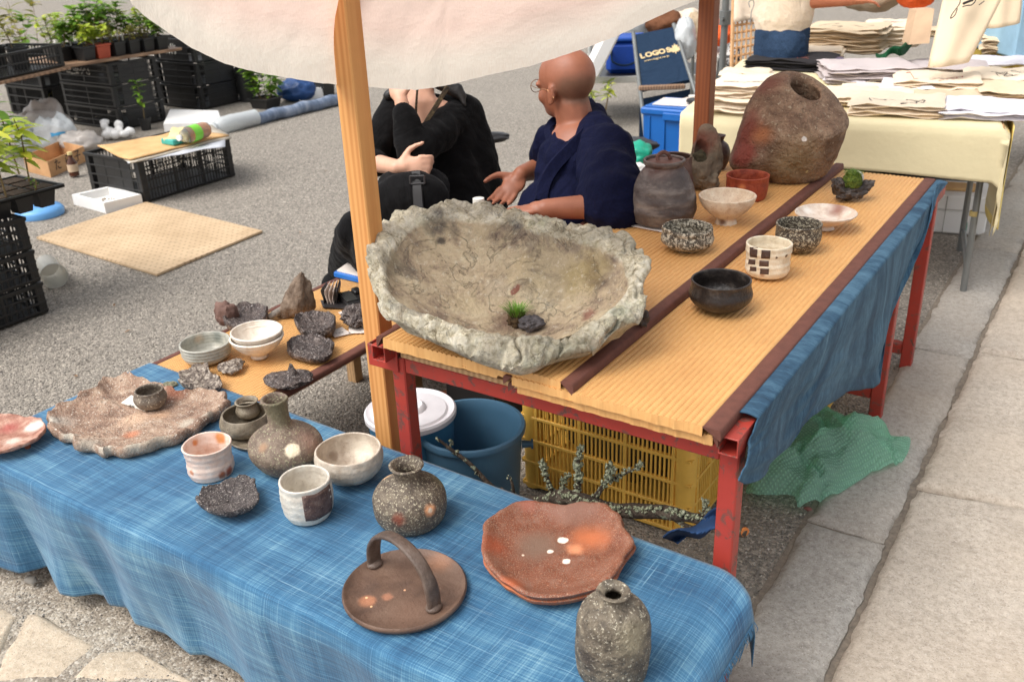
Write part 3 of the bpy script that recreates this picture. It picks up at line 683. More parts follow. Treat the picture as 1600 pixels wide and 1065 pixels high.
# lidded jar on a sheet of paper
q = [at(x, y, ZLm) for x, y in ((966, 350), (1040, 364), (1085, 340), (1010, 330))]; cpp = sum(q, Vector())/4
mb = MB(); mb.prism([(p.x, p.y) for p in q], ZLm+.0005, ZLm+.0016, .0003); M_paper = plain('white paper', S(226, 214, 204), .8)
solo('paper_sheet', mb, M_paper, 'sheet of white paper under the grey lidded jar', 'paper', cpp, ang=30)
mb, c, s, h = potmesh(1035, 243, 357, [(36, 0), (45, .05), (51, .20), (50.5, .36), (46.5, .55), (40, .72), (33, .84), (29.5, .88), (28.5, .91), (31, .95), (31.5, 1)], ZLm+.002, floor=.8, ridge=.4, amp=.012, wall=4)
jar = thing('lidded_jar', 'big grey brown jar with a recessed lid and twisted loop knob', 'jar', c)
mjar = clay('jar grey', [(.3, S(64, 54, 52)), (.5, S(92, 82, 78)), (.7, S(138, 128, 120))], scale=14, rough=.42, bump=.35, bscale=300, stretch=(1, 1, 2.2), marks=[(Vector((0, 0, h*.86)), 40*s, .5, (*S(96, 56, 48)[:3], 1, .7))])
part('body', mb, mjar, jar, ang=70)
lm = MB(); lm.lathe([(0, -.006), (24*s, -.006), (27*s, -.001), (26.5*s, .003), (14*s, .007), (0, .009)], 40, M=Matrix.Translation((0, 0, h*.955)))
mlid = clay('lid clay', [(.3, S(84, 52, 44)), (.7, S(126, 88, 76))], scale=30, rough=.5, bscale=300)
lid = part('lid', lm, mlid, jar); km = MB()
km.tube(cr([(-9*s, 0, h*.96), (-10*s, 2*s, h*.96+9*s), (-3*s, 0, h*.96+15*s), (5*s, -1*s, h*.96+12*s), (10*s, 0, h*.96+3*s), (12*s, 1*s, h*.96)], 4), 3.2*s, 8, M=Matrix.Rotation(.7, 4, 'Z')); link('knob', km.mesh('knob'), mlid, lid)
pot('jar', 'dark purplish jar with flared neck half hidden by the rock sculpture', 1118, 210, 266, [(14, 0), (20, .25), (21, .5), (17, .72), (11, .82), (10, .88), (13, 1)], ZLm, [(.3, S(58, 42, 40)), (.7, S(92, 70, 66))], cat='jar', floor=.6, mk=dict(rough=.4))
pot('jar', 'small low brown jar directly behind the grey lidded jar', 1052, 238, 300, [(30, 0), (36, .3), (34, .7), (28, 1)], ZLm, [(.3, S(86, 62, 54)), (.7, S(120, 94, 82))], cat='jar', mk=dict(rough=.6))
# upright rock sculpture: a rising slab with a hollow
M_scul = clay('sculpture clay', [(.3, S(86, 74, 62)), (.5, S(120, 106, 88)), (.7, S(150, 134, 112))], scale=18, rough=.8, bump=.9, bscale=110, bdist=.006, marks=[(Vector((0, 0, .15)), .06, .6, (*S(140, 84, 70)[:3], 1, .8))])
c, s, sE = frame(1098, 298, 20, ZLm)
vs = []
for v in ICO4[0]:
    t = (v.z+1)/2; w_ = .043*(1.1-.42*t)*(1+.15*math.sin(t*7))*max(.05, 1-v.z*v.z)**-.22; q = Vector((v.x*w_*1.35+.012*math.sin(t*4-1.2)-.004, v.y*w_*1.1, t*.205))
    k = 1+.35*nz(v, 1.3, 3)+.12*nz(v, 5, 4); q.x *= k; q.y *= k
    hol = max(0, 1-((q.x+.018)**2/.026**2+(t-.60)**2/.17**2)); q.y += .055*hol*(1 if v.y < 0 else 0)
    vs.append(Matrix.Rotation(YAW, 3, 'Z') @ q)
mb = MB(); mb.add(vs, ICO4[1]); sc1 = thing('rock_sculpture', 'upright craggy clay sculpture with a dark hollow behind the lidded jar', 'sculpture', c); part('body', mb, M_scul, sc1, ang=60)
mb = MB(); ellip(mb, Matrix.Rotation(YAW, 3, 'Z') @ Vector((.010, -.030, .028)), (.034, .026, .034), ico=ICO4, wob=.35, f=1.3, seed=9); part('base_rock', mb, M_scul, sc1)
mb = MB(); ellip(mb, Matrix.Rotation(YAW, 3, 'Z') @ Vector((-.016, -.014, .098)), (.022, .014, .026), ico=ICO4, wob=.3, f=1.6, seed=12); part('hollow', mb, clay('hollow', [(.3, S(52, 46, 34)), (.7, S(84, 78, 56))], rough=.85, bump=.8), sc1)  # dark lump set in the dent; the hollow's shade is in its colour
# the huge boulder-shaped pot
c, s, sE = frame(1232, 291, 42, ZR+.006)
def huge(v):
    return v
hp = [(0, 0), (30, 0), (46, .02), (60, .11), (71, .26), (78, .43), (80, .58), (76, .73), (66, .85), (52, .94), (34, 1.0), (25, 1.005), (23, .96), (30, .86), (40, .7), (40, .5), (20, .35), (0, .33)]
HH = 138*s; pr = cr([(r*s, q*HH) for r, q in hp], 5); pr[0] = (0, 0); pr[-1] = (0, pr[-1][1])
Rw = Matrix.Rotation(YAW, 3, 'Z'); Ri = Rw.inverted()
pr = [(max(r, 0), zz) for r, zz in pr]
def hfn(v):
    t = v.z/HH; q = Ri @ v
    k = 1+.045*nz(v, 7, 21)+.022*nz(v, 24, 22)+.008*nz(v, 70, 23)
    q.x *= k; q.y *= k*.92
    m_ = max(0, t-.40)/.6; q.x += 17*s*m_*m_*(3-2*m_)-4*s
    k2 = max(0, t-.55)/.45; q.z += k2*(-.28*(q.x-16*s)+.58*q.y)                              # the mouth tips over to the right
    b = math.exp(-((q.x+62*s)**2/(24*s)**2+(q.y+20*s)**2/(50*s)**2+(q.z-.27*HH)**2/(26*s)**2)); q.x -= 34*s*b; q.y -= 10*s*b
    b2 = math.exp(-((q.x+60*s)**2/(20*s)**2+(q.z-.05*HH)**2/(22*s)**2)); q.x += 18*s*b2
    return Rw @ q
mb = MB(); mb.lathe(pr, 120, fn=hfn)
lp = lambda x, y: surf(mb, c, x, y)
M_huge = clay('boulder pot clay', [(.3, S(90, 66, 50)), (.45, S(122, 94, 74)), (.6, S(150, 122, 98)), (.75, S(174, 148, 122))], scale=16, rough=.75, bump=1.0, bscale=85, bdist=.010, specks=[(330, .62, S(196, 178, 150)), (120, .60, S(84, 64, 50)), (60, .62, S(168, 150, 126))],
    marks=[(lp(1165, 205), 52*s, .8, (*S(124, 52, 36)[:3], 1, .9)), (lp(1160, 240), 26*s, .5, S(132, 62, 48)), (lp(1200, 130), 40*s, .9, (*S(120, 70, 56)[:3], 1, .8)), (lp(1190, 210), 26*s, .9, (*S(176, 110, 66)[:3], 1, .7)), (lp(1258, 219), 4.5*s, .3, S(236, 226, 220)), (lp(1262, 268), 2.6*s, .3, S(226, 206, 150)), (lp(1240, 255), 60*s, .9, (*S(140, 122, 84)[:3], 1, .55))])
solo('boulder_pot', mb, M_huge, 'huge boulder-shaped brown pot with a small tilted mouth', 'pot', c, world=False, ang=70)
# moss in a rock dish
M_drock = clay('dark glazed rock', [(.3, S(44, 38, 36)), (.55, S(74, 66, 62)), (.72, S(120, 110, 102))], scale=60, rough=.5, bump=1.0, bscale=110, bdist=.006, specks=[(140, .66, S(176, 166, 156))])
M_moss = clay('moss', [(.3, S(44, 62, 18)), (.5, S(84, 104, 34)), (.7, S(128, 140, 56))], scale=120, rough=.95, bump=1.0, bscale=300)
c, s, sE = frame(1326, 316, 16, ZR)
mt_ = thing('rock_dish', 'dark rough stone dish with two raised arms holding a moss ball', 'dish', c)
mb = MB()
def arm(p, r): mb.tube([Rw @ Vector(a)*s for a in p], [q*s for q in r], 10)
ellip(mb, (0, 0, 12*s), (24*s, 19*s, 12*s), Rw, ICO4, .3, 2, 3)
ellip(mb, Rw @ Vector((-19*s, -4*s, 23*s)), (10*s, 12*s, 15*s), Rw @ Matrix.Rotation(-.4, 3, 'Y'), ICO4, .35, 2, 4)
ellip(mb, Rw @ Vector((24*s, 0, 20*s)), (14*s, 9*s, 8*s), Rw @ Matrix.Rotation(-.45, 3, 'Y'), ICO4, .35, 2, 5)
part('stone', mb, M_drock, mt_)
mb = MB(); ellip(mb, Rw @ Vector((1*s, -4*s, 31*s)), (14.5*s, 14*s, 16*s), None, ICO4, .12, 3, 7)
moss = part('moss_ball', mb, M_moss, mt_); mb = MB(); ellip(mb, Rw @ Vector((11*s, 2*s, 34*s)), (9*s, 8*s, 10*s), None, ICO4, .1, 3, 7); part('pebble', mb, plain('white pebble', S(206, 200, 190), .6), mt_)
def blades(n, c0, rad, L, seed, wdt=.0012, spread=.8):
    rg = random.Random(seed); mb = MB()
    for i in range(n):
        a = rg.uniform(0, 6.28); r = rad*math.sqrt(rg.random()); b = Vector((math.cos(a)*r, math.sin(a)*r, 0))+Vector(c0); l = L*rg.uniform(.5, 1.1)
        d = Vector((math.cos(a)*spread*r/rad+rg.uniform(-.3, .3), math.sin(a)*spread*r/rad+rg.uniform(-.3, .3), 1)).normalized(); sd_ = Vector((-d.y, d.x, 0)).normalized()*wdt
        m = b+d*l*.6; t_ = b+d*l+Vector((d.x, d.y, -.35))*l*.25
        mb.add([b-sd_, b+sd_, m+sd_*.8, m-sd_*.8, t_], [(0, 1, 2, 3), (3, 2, 4)])
    return mb
M_grass = plain('grass', S(84, 118, 36), .55, var=.5, vs=150); M_grass_b = plain('fresh grass', S(112, 150, 52), .5, var=.4, vs=150)
gm = link('moss_tufts', blades(260, Rw @ Vector((1*s, -4*s, 40*s)), 13*s, 10*s, 4, .0006).mesh('moss_tufts'), M_grass, moss); gm['kind'] = 'stuff'
# ---------------------------------------------------------------- the giant bowl
BO = [(578, 385), (583, 350), (607, 346), (618, 330), (640, 325), (662, 332), (685, 317), (720, 310), (760, 316), (805, 326), (822, 334), (858, 334), (880, 346), (905, 348), (930, 352), (960, 356), (985, 366), (998, 382), (1010, 400), (1014, 425), (1005, 445), (1008, 470), (1002, 500), (975, 512), (950, 530), (930, 545), (895, 552), (860, 562), (838, 573), (812, 578), (785, 572), (750, 562), (720, 550), (690, 535), (655, 518), (625, 502), (596, 490), (592, 470), (582, 452), (574, 420)]
BIN = [(606, 440), (606, 410), (620, 385), (640, 358), (672, 344), (715, 340), (760, 344), (808, 345), (830, 358), (862, 364), (884, 370), (905, 376), (935, 385), (958, 398), (972, 412), (978, 428), (980, 446), (968, 462), (948, 480), (936, 492), (915, 504), (880, 520), (850, 524), (820, 522), (790, 520), (760, 512), (735, 505), (712, 500), (690, 494), (668, 488), (650, 482), (632, 474), (620, 464), (610, 452)]
def bz(x, y): return .742+(577-y)/(577-315)*.165
NB = 400
ro = [at(x, y+8*min(1, max(0, (440-y)/90)), bz(x, y)-.016) for x, y in crloop(BO, NB)]; 
def ang_of(p, c): return math.atan2(p.y-c.y, p.x-c.x)
ri0 = [at(x, y, bz(x, y)-.004) for x, y in crloop(BIN, NB)]
cb = sum(ri0, Vector())/NB; cb = Vector((cb.x+.005, cb.y-.02, 0))
def resamp(ring):
    a = sorted((ang_of(p, cb), p) for p in [q for q in ring]); a = [(a[-1][0]-2*math.pi, a[-1][1])]+a+[(a[0][0]+2*math.pi, a[0][1])]; out = []
    j = 0
    for i in range(NB):
        th = -math.pi+2*math.pi*(i+.5)/NB
        while a[j+1][0] < th: j += 1
        t = (th-a[j][0])/max(1e-6, a[j+1][0]-a[j][0]); out.append(a[j][1]*(1-t)+a[j+1][1]*t)
    return out
ro = resamp(ro); ri = resamp(ri0)
flo = Vector((cb.x+.02, cb.y-.045, .706))
vs = []; rows = []
def addrow(fn): rows.append(len(vs)); vs.extend(fn(i) for i in range(NB))
for k in (.06, .14, .22, .3, .38, .46, .54, .62, .7, .78, .86, .92, .96, 1.0):           # inside: floor to the inner edge of the rim
    def f(i, k=k):
        p = ri[i]; z = flo.z+(p.z-.012-flo.z)*(k**2.1); q = Vector((flo.x+(p.x-flo.x)*k, flo.y+(p.y-flo.y)*k, z))
        q.z += .006*nz(q, 9, 31)+.003*nz(q, 30, 32)+.0012*nz(q, 90, 33); q.z -= .006*math.exp(-((k-.93)/.05)**2); return q
    addrow(f)
nr = 22
for j in range(1, nr+1):                                                                  # the rolled lumpy rim
    def f(i, j=j):
        t = j/nr; a, b = ri[i], ro[i]; q = a.lerp(b, min(1, t*1.0)); bl = (b-a).length
        q.z = a.z-.012+(b.z-a.z+.012)*t+(.021+.012*nz((b.x, b.y, 0), 9, 41))*math.sin(math.pi*t)**.65
        th_ = math.atan2(b.y-cb.y, b.x-cb.x); sw_ = abs(math.sin(th_*8.5+1.6*nz((b.x, b.y, 0), 5, 61)+t*1.5))**.55-.62; q.z += .010*sw_*t**.6
        L = .008*sw_*t+.009*nz(q, 13, 42)-.016*max(0, 1-abs(nz(q, 11, 47, 2))/.10)*t**.5+.006*(abs(nz(q, 26, 43))-.2)+.004*nz(q, 70, 44); dv = Vector((b.x-cb.x, b.y-cb.y, 0)).normalized()
        return q+Vector((0, 0, 1))*L+dv*L*.6
    addrow(f)
for (k, dz) in ((.985, .004), (.955, .012), (.91, .022), (.84, .45), (.74, .75), (.6, .96), (.45, 1.0)):
    def f(i, k=k, dz=dz):
        b = ro[i]; c0 = Vector((cb.x+.01, cb.y+.04, 0)); zz = b.z-dz if dz < .1 else (b.z-.022)*(1-dz)+.701*dz
        q = Vector((c0.x+(b.x-c0.x)*k, c0.y+(b.y-c0.y)*k, zz)); l = .008*nz(q, 16, 51)+.004*nz(q, 50, 52); dv = Vector((b.x-c0.x, b.y-c0.y, 0)).normalized()
        q += dv*l; q.z = max(.700, q.z+l*.6); return q
    addrow(f)
fs = []
for a, b in zip(rows, rows[1:]):
    for i in range(NB): fs.append((a+i, a+(i+1) % NB, b+(i+1) % NB, b+i)[::-1])
vs.append(flo.copy()); fs += [(len(vs)-1, i, (i+1) % NB) for i in range(NB)]
vs.append(Vector((cb.x, cb.y, .701))); fs += [(len(vs)-1, rows[-1]+(i+1) % NB, rows[-1]+i) for i in range(NB)]
nin = rows[14]*1
mb = MB(); mb.add(vs, fs); c0 = Vector((cb.x, cb.y, .70))
me = mb.mesh('giant_bowl', True, 75, c0)
t = NT('giant bowl ash glaze'); oc = t.tc.outputs['Object']
at_ = t.n('ShaderNodeAttribute', attribute_name='rim').outputs['Fac']
f1 = t.noise(oc, 9, 9, .68, .4); f2 = t.noise(oc, 42, 8, .7)
ci = t.ramp(t.math('ADD', t.math('MULTIPLY', f1, .72), t.math('MULTIPLY', f2, .28)), [(.32, S(104, 88, 80)), (.42, S(164, 142, 120)), (.50, S(206, 184, 152)), (.60, S(222, 204, 170)), (.72, S(238, 224, 198))])
ci = t.mix(t.ramp(t.noise(oc, 150, 4, .7), [(.56, 0), (.64, .5)]), ci, S(196, 178, 132)); ci = t.mix(t.ramp(t.noise(oc, 5, 6, .6), [(.56, 0), (.68, .6)]), ci, S(158, 136, 84))
ridge = t.ramp(t.math('ABSOLUTE', t.math('SUBTRACT', t.noise(oc, 24, 7, .7, .9), .5)), [(0, 1), (.014, 0)])
ci = t.mix(t.math('MULTIPLY', ridge, t.ramp(t.noise(oc, 4, 3), [(.45, 0), (.6, .7)])), ci, S(58, 48, 42))
cr_ = t.ramp(t.math('ADD', t.math('MULTIPLY', t.noise(oc, 52, 7, .72, 1.2), .75), t.math('MULTIPLY', t.noise(oc, 13, 5), .25)), [(.34, S(88, 72, 52)), (.41, S(176, 162, 132)), (.47, S(222, 210, 180)), (.56, S(242, 233, 210)), (.72, S(250, 244, 228))])
cr_ = t.mix(t.ramp(t.noise(oc, 7, 5), [(.58, 0), (.70, .35)]), cr_, S(170, 186, 148)); cr_ = t.mix(t.ramp(t.noise(oc, 11, 5), [(.6, 0), (.72, .5)]), cr_, S(150, 118, 98))
cr_ = t.mix(t.ramp(t.noise(oc, 5.5, 6, .6), [(.50, 0), (.60, .5)]), cr_, S(140, 130, 112)); cr_ = t.mix(t.math('MULTIPLY', t.math('MULTIPLY', ridge, .6), t.ramp(t.noise(oc, 12, 4), [(.45, 0), (.6, 1)])), cr_, S(84, 74, 60))
rid2 = t.ramp(t.math('ABSOLUTE', t.math('SUBTRACT', t.noise(oc, 7.5, 5, .55, 1.2), .5)), [(0, 1), (.012, 0)])
ci = t.mix(t.math('MULTIPLY', rid2, .42), ci, S(62, 50, 42)); ci = t.mix(t.ramp(t.noise(oc, 3.5, 6, .65), [(.50, 0), (.58, .62)]), ci, S(98, 82, 76)); ci = t.mix(t.ramp(t.noise(oc, 6.5, 7, .65, .5), [(.53, 0), (.60, .55)]), ci, S(216, 196, 158))
ec = t.mix(at_, ci, cr_)
def spot(px, py, r, col, soft, amt, ec):
    best = min(vs, key=lambda v: (proj(v)[0]-px)**2+(proj(v)[1]-py)**2+((v-CAM).length*8)**2); p = best-c0
    wb = t.n('ShaderNodeVectorMath', {0: t.n('ShaderNodeTexNoise', {'Vector': oc, 'Scale': 20.0, 'Detail': 8, 'Roughness': .7}).outputs['Color'], 1: (.5, .5, .5)}, operation='SUBTRACT').outputs[0]
    pv = t.n('ShaderNodeVectorMath', {0: oc, 1: t.n('ShaderNodeVectorMath', {0: wb, 'Scale': r*2.6}, operation='SCALE').outputs[0]}, operation='ADD').outputs[0]
    d = t.math('DIVIDE', t.n('ShaderNodeVectorMath', {0: pv, 1: tuple(p)}, operation='DISTANCE').outputs['Value'], r)
    return t.mix(t.math('MULTIPLY', t.ramp(d, [(1-soft, 1), (1, 0)]), amt), ec, col)
for a in ((690, 355, .05, S(66, 60, 62), .8, .85), (620, 420, .05, S(78, 68, 60), .9, .7), (800, 352, .035, S(84, 84, 92), .9, .6), (650, 430, .03, S(72, 60, 54), .8, .7), (775, 455, .034, S(212, 192, 162), .25, .85), (730, 486, .028, S(208, 190, 160), .3, .8), (806, 450, .014, S(146, 84, 68), .3, .9), (920, 490, .022, S(150, 96, 80), .6, .8), (790, 505, .05, S(118, 86, 70), .8, .8), (920, 420, .07, S(176, 152, 92), .9, .6), (690, 372, .012, S(40, 38, 40), .5, .8)): ec = spot(*a, ec)
nm = t.bump(t.noise(oc, 120, 6, .75), .8, .009); nm = t.bump(t.noise(oc, 34, 9, .75, .8), .8, .016, nm)
fk = t.noise(oc, 75, 7, .75); ec = t.mix(t.ramp(fk, [(.30, .8), (.38, 0)]), ec, S(78, 66, 54)); ec = t.mix(t.ramp(fk, [(.56, 0), (.66, .6)]), ec, S(240, 231, 210)); nm = t.bump(ridge, .5, -.004, nm); nm = t.bump(rid2, .8, -.006, nm)
t.bsdf(ec, .72, nm); bowlm = t.m
rimv = np.zeros(len(me.vertices), np.float32)
for r_i, st in enumerate(rows):
    val = 0 if r_i < 14 else (.6 if r_i == 14 else 1)
    rimv[st:st+NB] = val
rimv[-1] = 1
av = me.attributes.new('rim', 'FLOAT', 'POINT'); av.data.foreach_set('value', rimv)
gb = link('giant_bowl', me, bowlm, None, c0); tag(gb, 'giant craggy bowl with a thick pale lumpy rim and stained floor', 'bowl')
# grass tuft and charcoal lying in it
def onbowl(px, py):
    best = min(vs[:rows[14]], key=lambda v: (proj(v)[0]-px)**2+(proj(v)[1]-py)**2); return best
p = onbowl(808, 508); gt = thing('grass_tuft', 'small green grass tuft on a root clod inside the giant bowl', 'grass tuft', p)
mb = MB(); ellip(mb, (0, 0, .012), (.021, .018, .019), None, ICO4, .35, 3, 5); part('root_clod', mb, clay('root clod', [(.3, S(48, 36, 22)), (.7, S(96, 74, 46))], scale=120, rough=.95, bump=1), gt)
part('blades', blades(150, (0, 0, .024), .017, .034, 8, .0011), M_grass_b, gt, kind='stuff')
p = onbowl(833, 512)
mb = MB(); ellip(mb, (0, 0, .014), (.026, .016, .018), Rw, ICO4, .4, 1.6, 15); ellip(mb, Rw @ Vector((-.006, -.008, .02)), (.014, .012, .012), Rw, ICO4, .4, 2, 16)
solo('charcoal_piece', mb, clay('charcoal', [(.3, S(46, 42, 44)), (.7, S(110, 104, 106))], scale=50, rough=.6, bump=.8), 'dark charcoal lump beside the grass tuft in the giant bowl', 'charcoal', p, world=False, ang=35)
rock('rock_figure', 'tiny dark craggy figure leaning against the giant bowl on the mat strip', 1004, 482, 512, 20, ZLm+.004, M_drock, 'figurine', seed=44, amp=.7, depth=.8, flat=.1)
# ---------------------------------------------------------------- pottery on the blue cloth
ZC = ZL+.001
ASH = [(230, .60, S(206, 194, 170)), (120, .62, S(70, 60, 50))]
zp = lambda L, ox, oy, k: [(ox+x/k, oy+y/k) for x, y in L]
SL = zp([(275, 430), (300, 385), (350, 350), (420, 325), (470, 300), (540, 280), (590, 262), (596, 225), (615, 195), (660, 180), (720, 182), (765, 178), (800, 196), (880, 205), (960, 218), (1010, 245), (1080, 262), (1150, 262), (1200, 255), (1260, 265), (1340, 290), (1345, 330), (1322, 385), (1270, 408), (1220, 440), (1185, 480), (1130, 505), (1060, 545), (960, 565), (900, 590), (830, 612), (720, 628), (660, 615), (600, 632), (535, 598), (470, 592), (430, 560), (400, 540), (350, 540), (310, 505)], 0, 540, 3.805)
ring = outl(SL, ZC+.030, 120)
mb, c = dishmesh(ring, ZC, [(.1, .016, 0), (.3, .015, 0), (.5, .016, 0), (.65, .018, 0), (.78, .022, 0), (.87, .028, 0), (.93, .034, 0), (.965, .039, 0), (.99, .036, 0), (1.0, .026, 0), (.99, .014, 0), (.95, .006, 0), (.8, .002, 0), (.5, 0, 0)], 3, .006, 26, .015)
lp = lambda x, y: surf(mb, c, x, y)
k_ = mpp(c)
solo('slab_plate', mb, clay('slab plate clay', [(.3, S(118, 92, 76)), (.48, S(154, 124, 104)), (.6, S(172, 144, 122)), (.75, S(198, 178, 158))], scale=22, rough=.8, bump=1.0, bscale=120, bdist=.005, specks=[(170, .60, S(222, 212, 196)), (320, .62, S(230, 220, 204)), (110, .62, S(104, 80, 64))],
    marks=[(lp(270, 610), 34*k_, .9, (*S(150, 86, 60)[:3], 1, .7)), (lp(210, 655), 36*k_, .9, (*S(226, 190, 160)[:3], 1, .75)), (lp(205, 675), 18*k_, .8, (*S(206, 132, 96)[:3], 1, .8)), (lp(95, 660), 30*k_, .9, (*S(170, 156, 142)[:3], 1, .8)), (lp(240, 690), 34*k_, .8, (*S(186, 176, 158)[:3], 1, .7)), (lp(140, 690), 26*k_, .8, (*S(182, 172, 156)[:3], 1, .7)), (lp(165, 700), 16*k_, .7, (*S(206, 196, 178)[:3], 1, .8)), (lp(205, 697), 16*k_, .7, (*S(200, 190, 172)[:3], 1, .8)), (lp(108, 678), 16*k_, .7, (*S(206, 196, 178)[:3], 1, .8)), (lp(290, 662), 16*k_, .7, (*S(196, 184, 166)[:3], 1, .8)), (lp(322, 640), 15*k_, .7, (*S(190, 176, 158)[:3], 1, .8)), (lp(84, 652), 16*k_, .7, (*S(196, 188, 174)[:3], 1, .8)), (lp(250, 645), 24*k_, .9, (*S(206, 164, 130)[:3], 1, .6))]),
    'large rough slab plate with ragged edge carrying a small cup', 'plate', c, world=False, ang=70)
q = [at(x, y, ZC+.020) for x, y in ((189, 629), (205, 617), (232, 630), (226, 642))]; cpp = sum(q, Vector())/4
pp = thing('price_card', 'white handwritten paper slip under the small cup on the slab plate', 'paper', cpp)
mb = MB(); mb.prism([(p.x, p.y) for p in q[::-1]], ZC+.0195, ZC+.0205, .0002); part('paper', mb, plain('slip paper', S(232, 224, 208), .8), pp, world=True)
M_ink = plain('ink', S(46, 40, 38), .7)
def textmesh(body, size, ext=.0003, font_spacing=1.0, bold=0):
    cu = bpy.data.curves.new('lettering', 'FONT'); cu.body = body; cu.size = size; cu.extrude = ext; cu.align_x = 'CENTER'; cu.align_y = 'CENTER'; cu.space_character = font_spacing; cu.offset = bold; cu.resolution_u = 3
    o = bpy.data.objects.new('lettering', cu); COL.objects.link(o); dg = bpy.context.evaluated_depsgraph_get(); dg.update()
    me = bpy.data.meshes.new_from_object(o.evaluated_get(dg)); bpy.data.objects.remove(o); bpy.data.curves.remove(cu); me.name = 'lettering'; return me
def word(body, size, adv, mat, parent, origin, xdir, ydir, **kw):
    x = Vector(xdir).normalized()
    for i, ch in enumerate(body): letter(ch, size, mat, parent, Vector(origin)+x*adv*(i-(len(body)-1)/2), xdir, ydir, **kw)
def letter(body, size, mat, parent, origin, xdir, ydir, **kw):
    """text at a world point, running along xdir"""
    me = textmesh(body, size, **kw); X = Vector(xdir).normalized(); Z = X.cross(Vector(ydir)).normalized(); Y = Z.cross(X)
    M = Matrix((( X.x, Y.x, Z.x, 0), (X.y, Y.y, Z.y, 0), (X.z, Y.z, Z.z, 0), (0, 0, 0, 1)))
    off = Vector(); q_ = parent
    while q_: off += q_.location; q_ = q_.parent
    M.translation = Vector(origin)-off; me.transform(M); o_ = link('lettering', me, mat, parent)
    if len(body) > 1: o_['kind'] = 'stuff'
    return o_
xd = (q[3]-q[0]); letter('20,000', .008, M_ink, pp, at(206, 634, ZC+.0208), xd, Vector((0, 0, 1)).cross(xd))
pot('small_cup', 'small grey brown cup standing on the slab plate', 238, 599, 640, [(14, 0), (20, .10), (24.5, .40), (25, .62), (22.5, .86), (22, 1)], ZC+.018, [(.3, S(84, 74, 64)), (.5, S(110, 98, 86)), (.7, S(140, 128, 112))], cat='cup', mk=dict(specks=ASH, bscale=300), amp=.02)
M_frag = clay('mossy fragment', [(.3, S(96, 92, 74)), (.5, S(130, 126, 100)), (.7, S(176, 170, 146))], scale=60, bump=.9, bscale=150)
rock('pottery_fragment', 'small mossy green shard behind the slab plate cup', 266, 594, 606, 24, ZC, M_frag, 'shard', seed=6, depth=.7)
# far left dish on three feet
ring = outl([(-14, 652), (10, 648), (40, 650), (60, 654), (72, 660), (70, 672), (58, 684), (30, 696), (0, 704), (-30, 704), (-45, 690), (-42, 668)], ZC+.034, 72)
mb, c = dishmesh(ring, ZC+.016, [(.1, .006, 0), (.4, .007, 0), (.7, .010, 0), (.9, .017, 0), (.97, .020, 0), (1.0, .018, 0), (.98, .010, 0), (.85, .003, 0), (.5, .0, 0)], 5, .003, 40, .006)
lp = lambda x, y: surf(mb, c, x, y); k_ = mpp(c)
fd = thing('three_foot_dish', 'red and white glazed dish on stubby feet at the far left cloth edge', 'dish', c)
part('dish', mb, clay('red white glaze', [(.3, S(132, 80, 62)), (.5, S(172, 122, 102)), (.7, S(206, 172, 152))], scale=30, rough=.5, bump=.5, bscale=150, marks=[(lp(52, 670), 20*k_, .6, S(232, 216, 202)), (lp(15, 665), 22*k_, .8, S(170, 92, 80)), (lp(20, 690), 16*k_, .7, S(222, 196, 180))]), fd, ang=70)
for px in ((44, 700), (-10, 708), (0, 672)):
    mb = MB(); p = at(*px, ZC)-c; mb.tube([p+Vector((0, 0, 0)), p+Vector((0, 0, .012)), p+Vector((0, 0, .024))], [.006, .009, .011], 10); part('foot', mb, clay('red foot', [(.3, S(112, 56, 40)), (.7, S(150, 84, 62))]), fd)
# bowl, inner cup, saucer
ST = [(.3, S(98, 88, 74)), (.5, S(128, 116, 98)), (.7, S(158, 146, 126))]; STm = dict(specks=[(180, .62, S(92, 60, 42)), (300, .64, S(176, 164, 142))], rough=.45, bump=.35)
ring = outl([(391+37*math.cos(a), 683-19*math.sin(a)) for a in [i*math.pi/8 for i in range(16)]], ZC+.012, 64)
mb, c = dishmesh(ring, ZC, [(.1, .005, 0), (.5, .005, 0), (.8, .008, 0), (.95, .013, 0), (1, .012, 0), (.97, .007, 0), (.8, 0, 0)], 2, .001, 30, .003); solo('saucer', mb, clay('saucer', ST, **STm), 'rough grey saucer under the brown bowl with a cup in it', 'saucer', c, world=False)
pot('bowl', 'rounded grey brown bowl holding a smaller flared cup', 387, 628, 684, [(24, 0), (34, .12), (40, .38), (40.5, .6), (38, .85), (36, 1)], ZC+.008, ST, cat='bowl', mk=STm, seed=2)
pot('small_cup', 'small flared cup standing inside the rounded brown bowl', 389, 618, 655, [(13, 0), (18, .2), (19, .45), (16, .72), (15.5, .82), (18, 1)], ZC+.025, ST, cat='cup', mk=STm, seed=4)
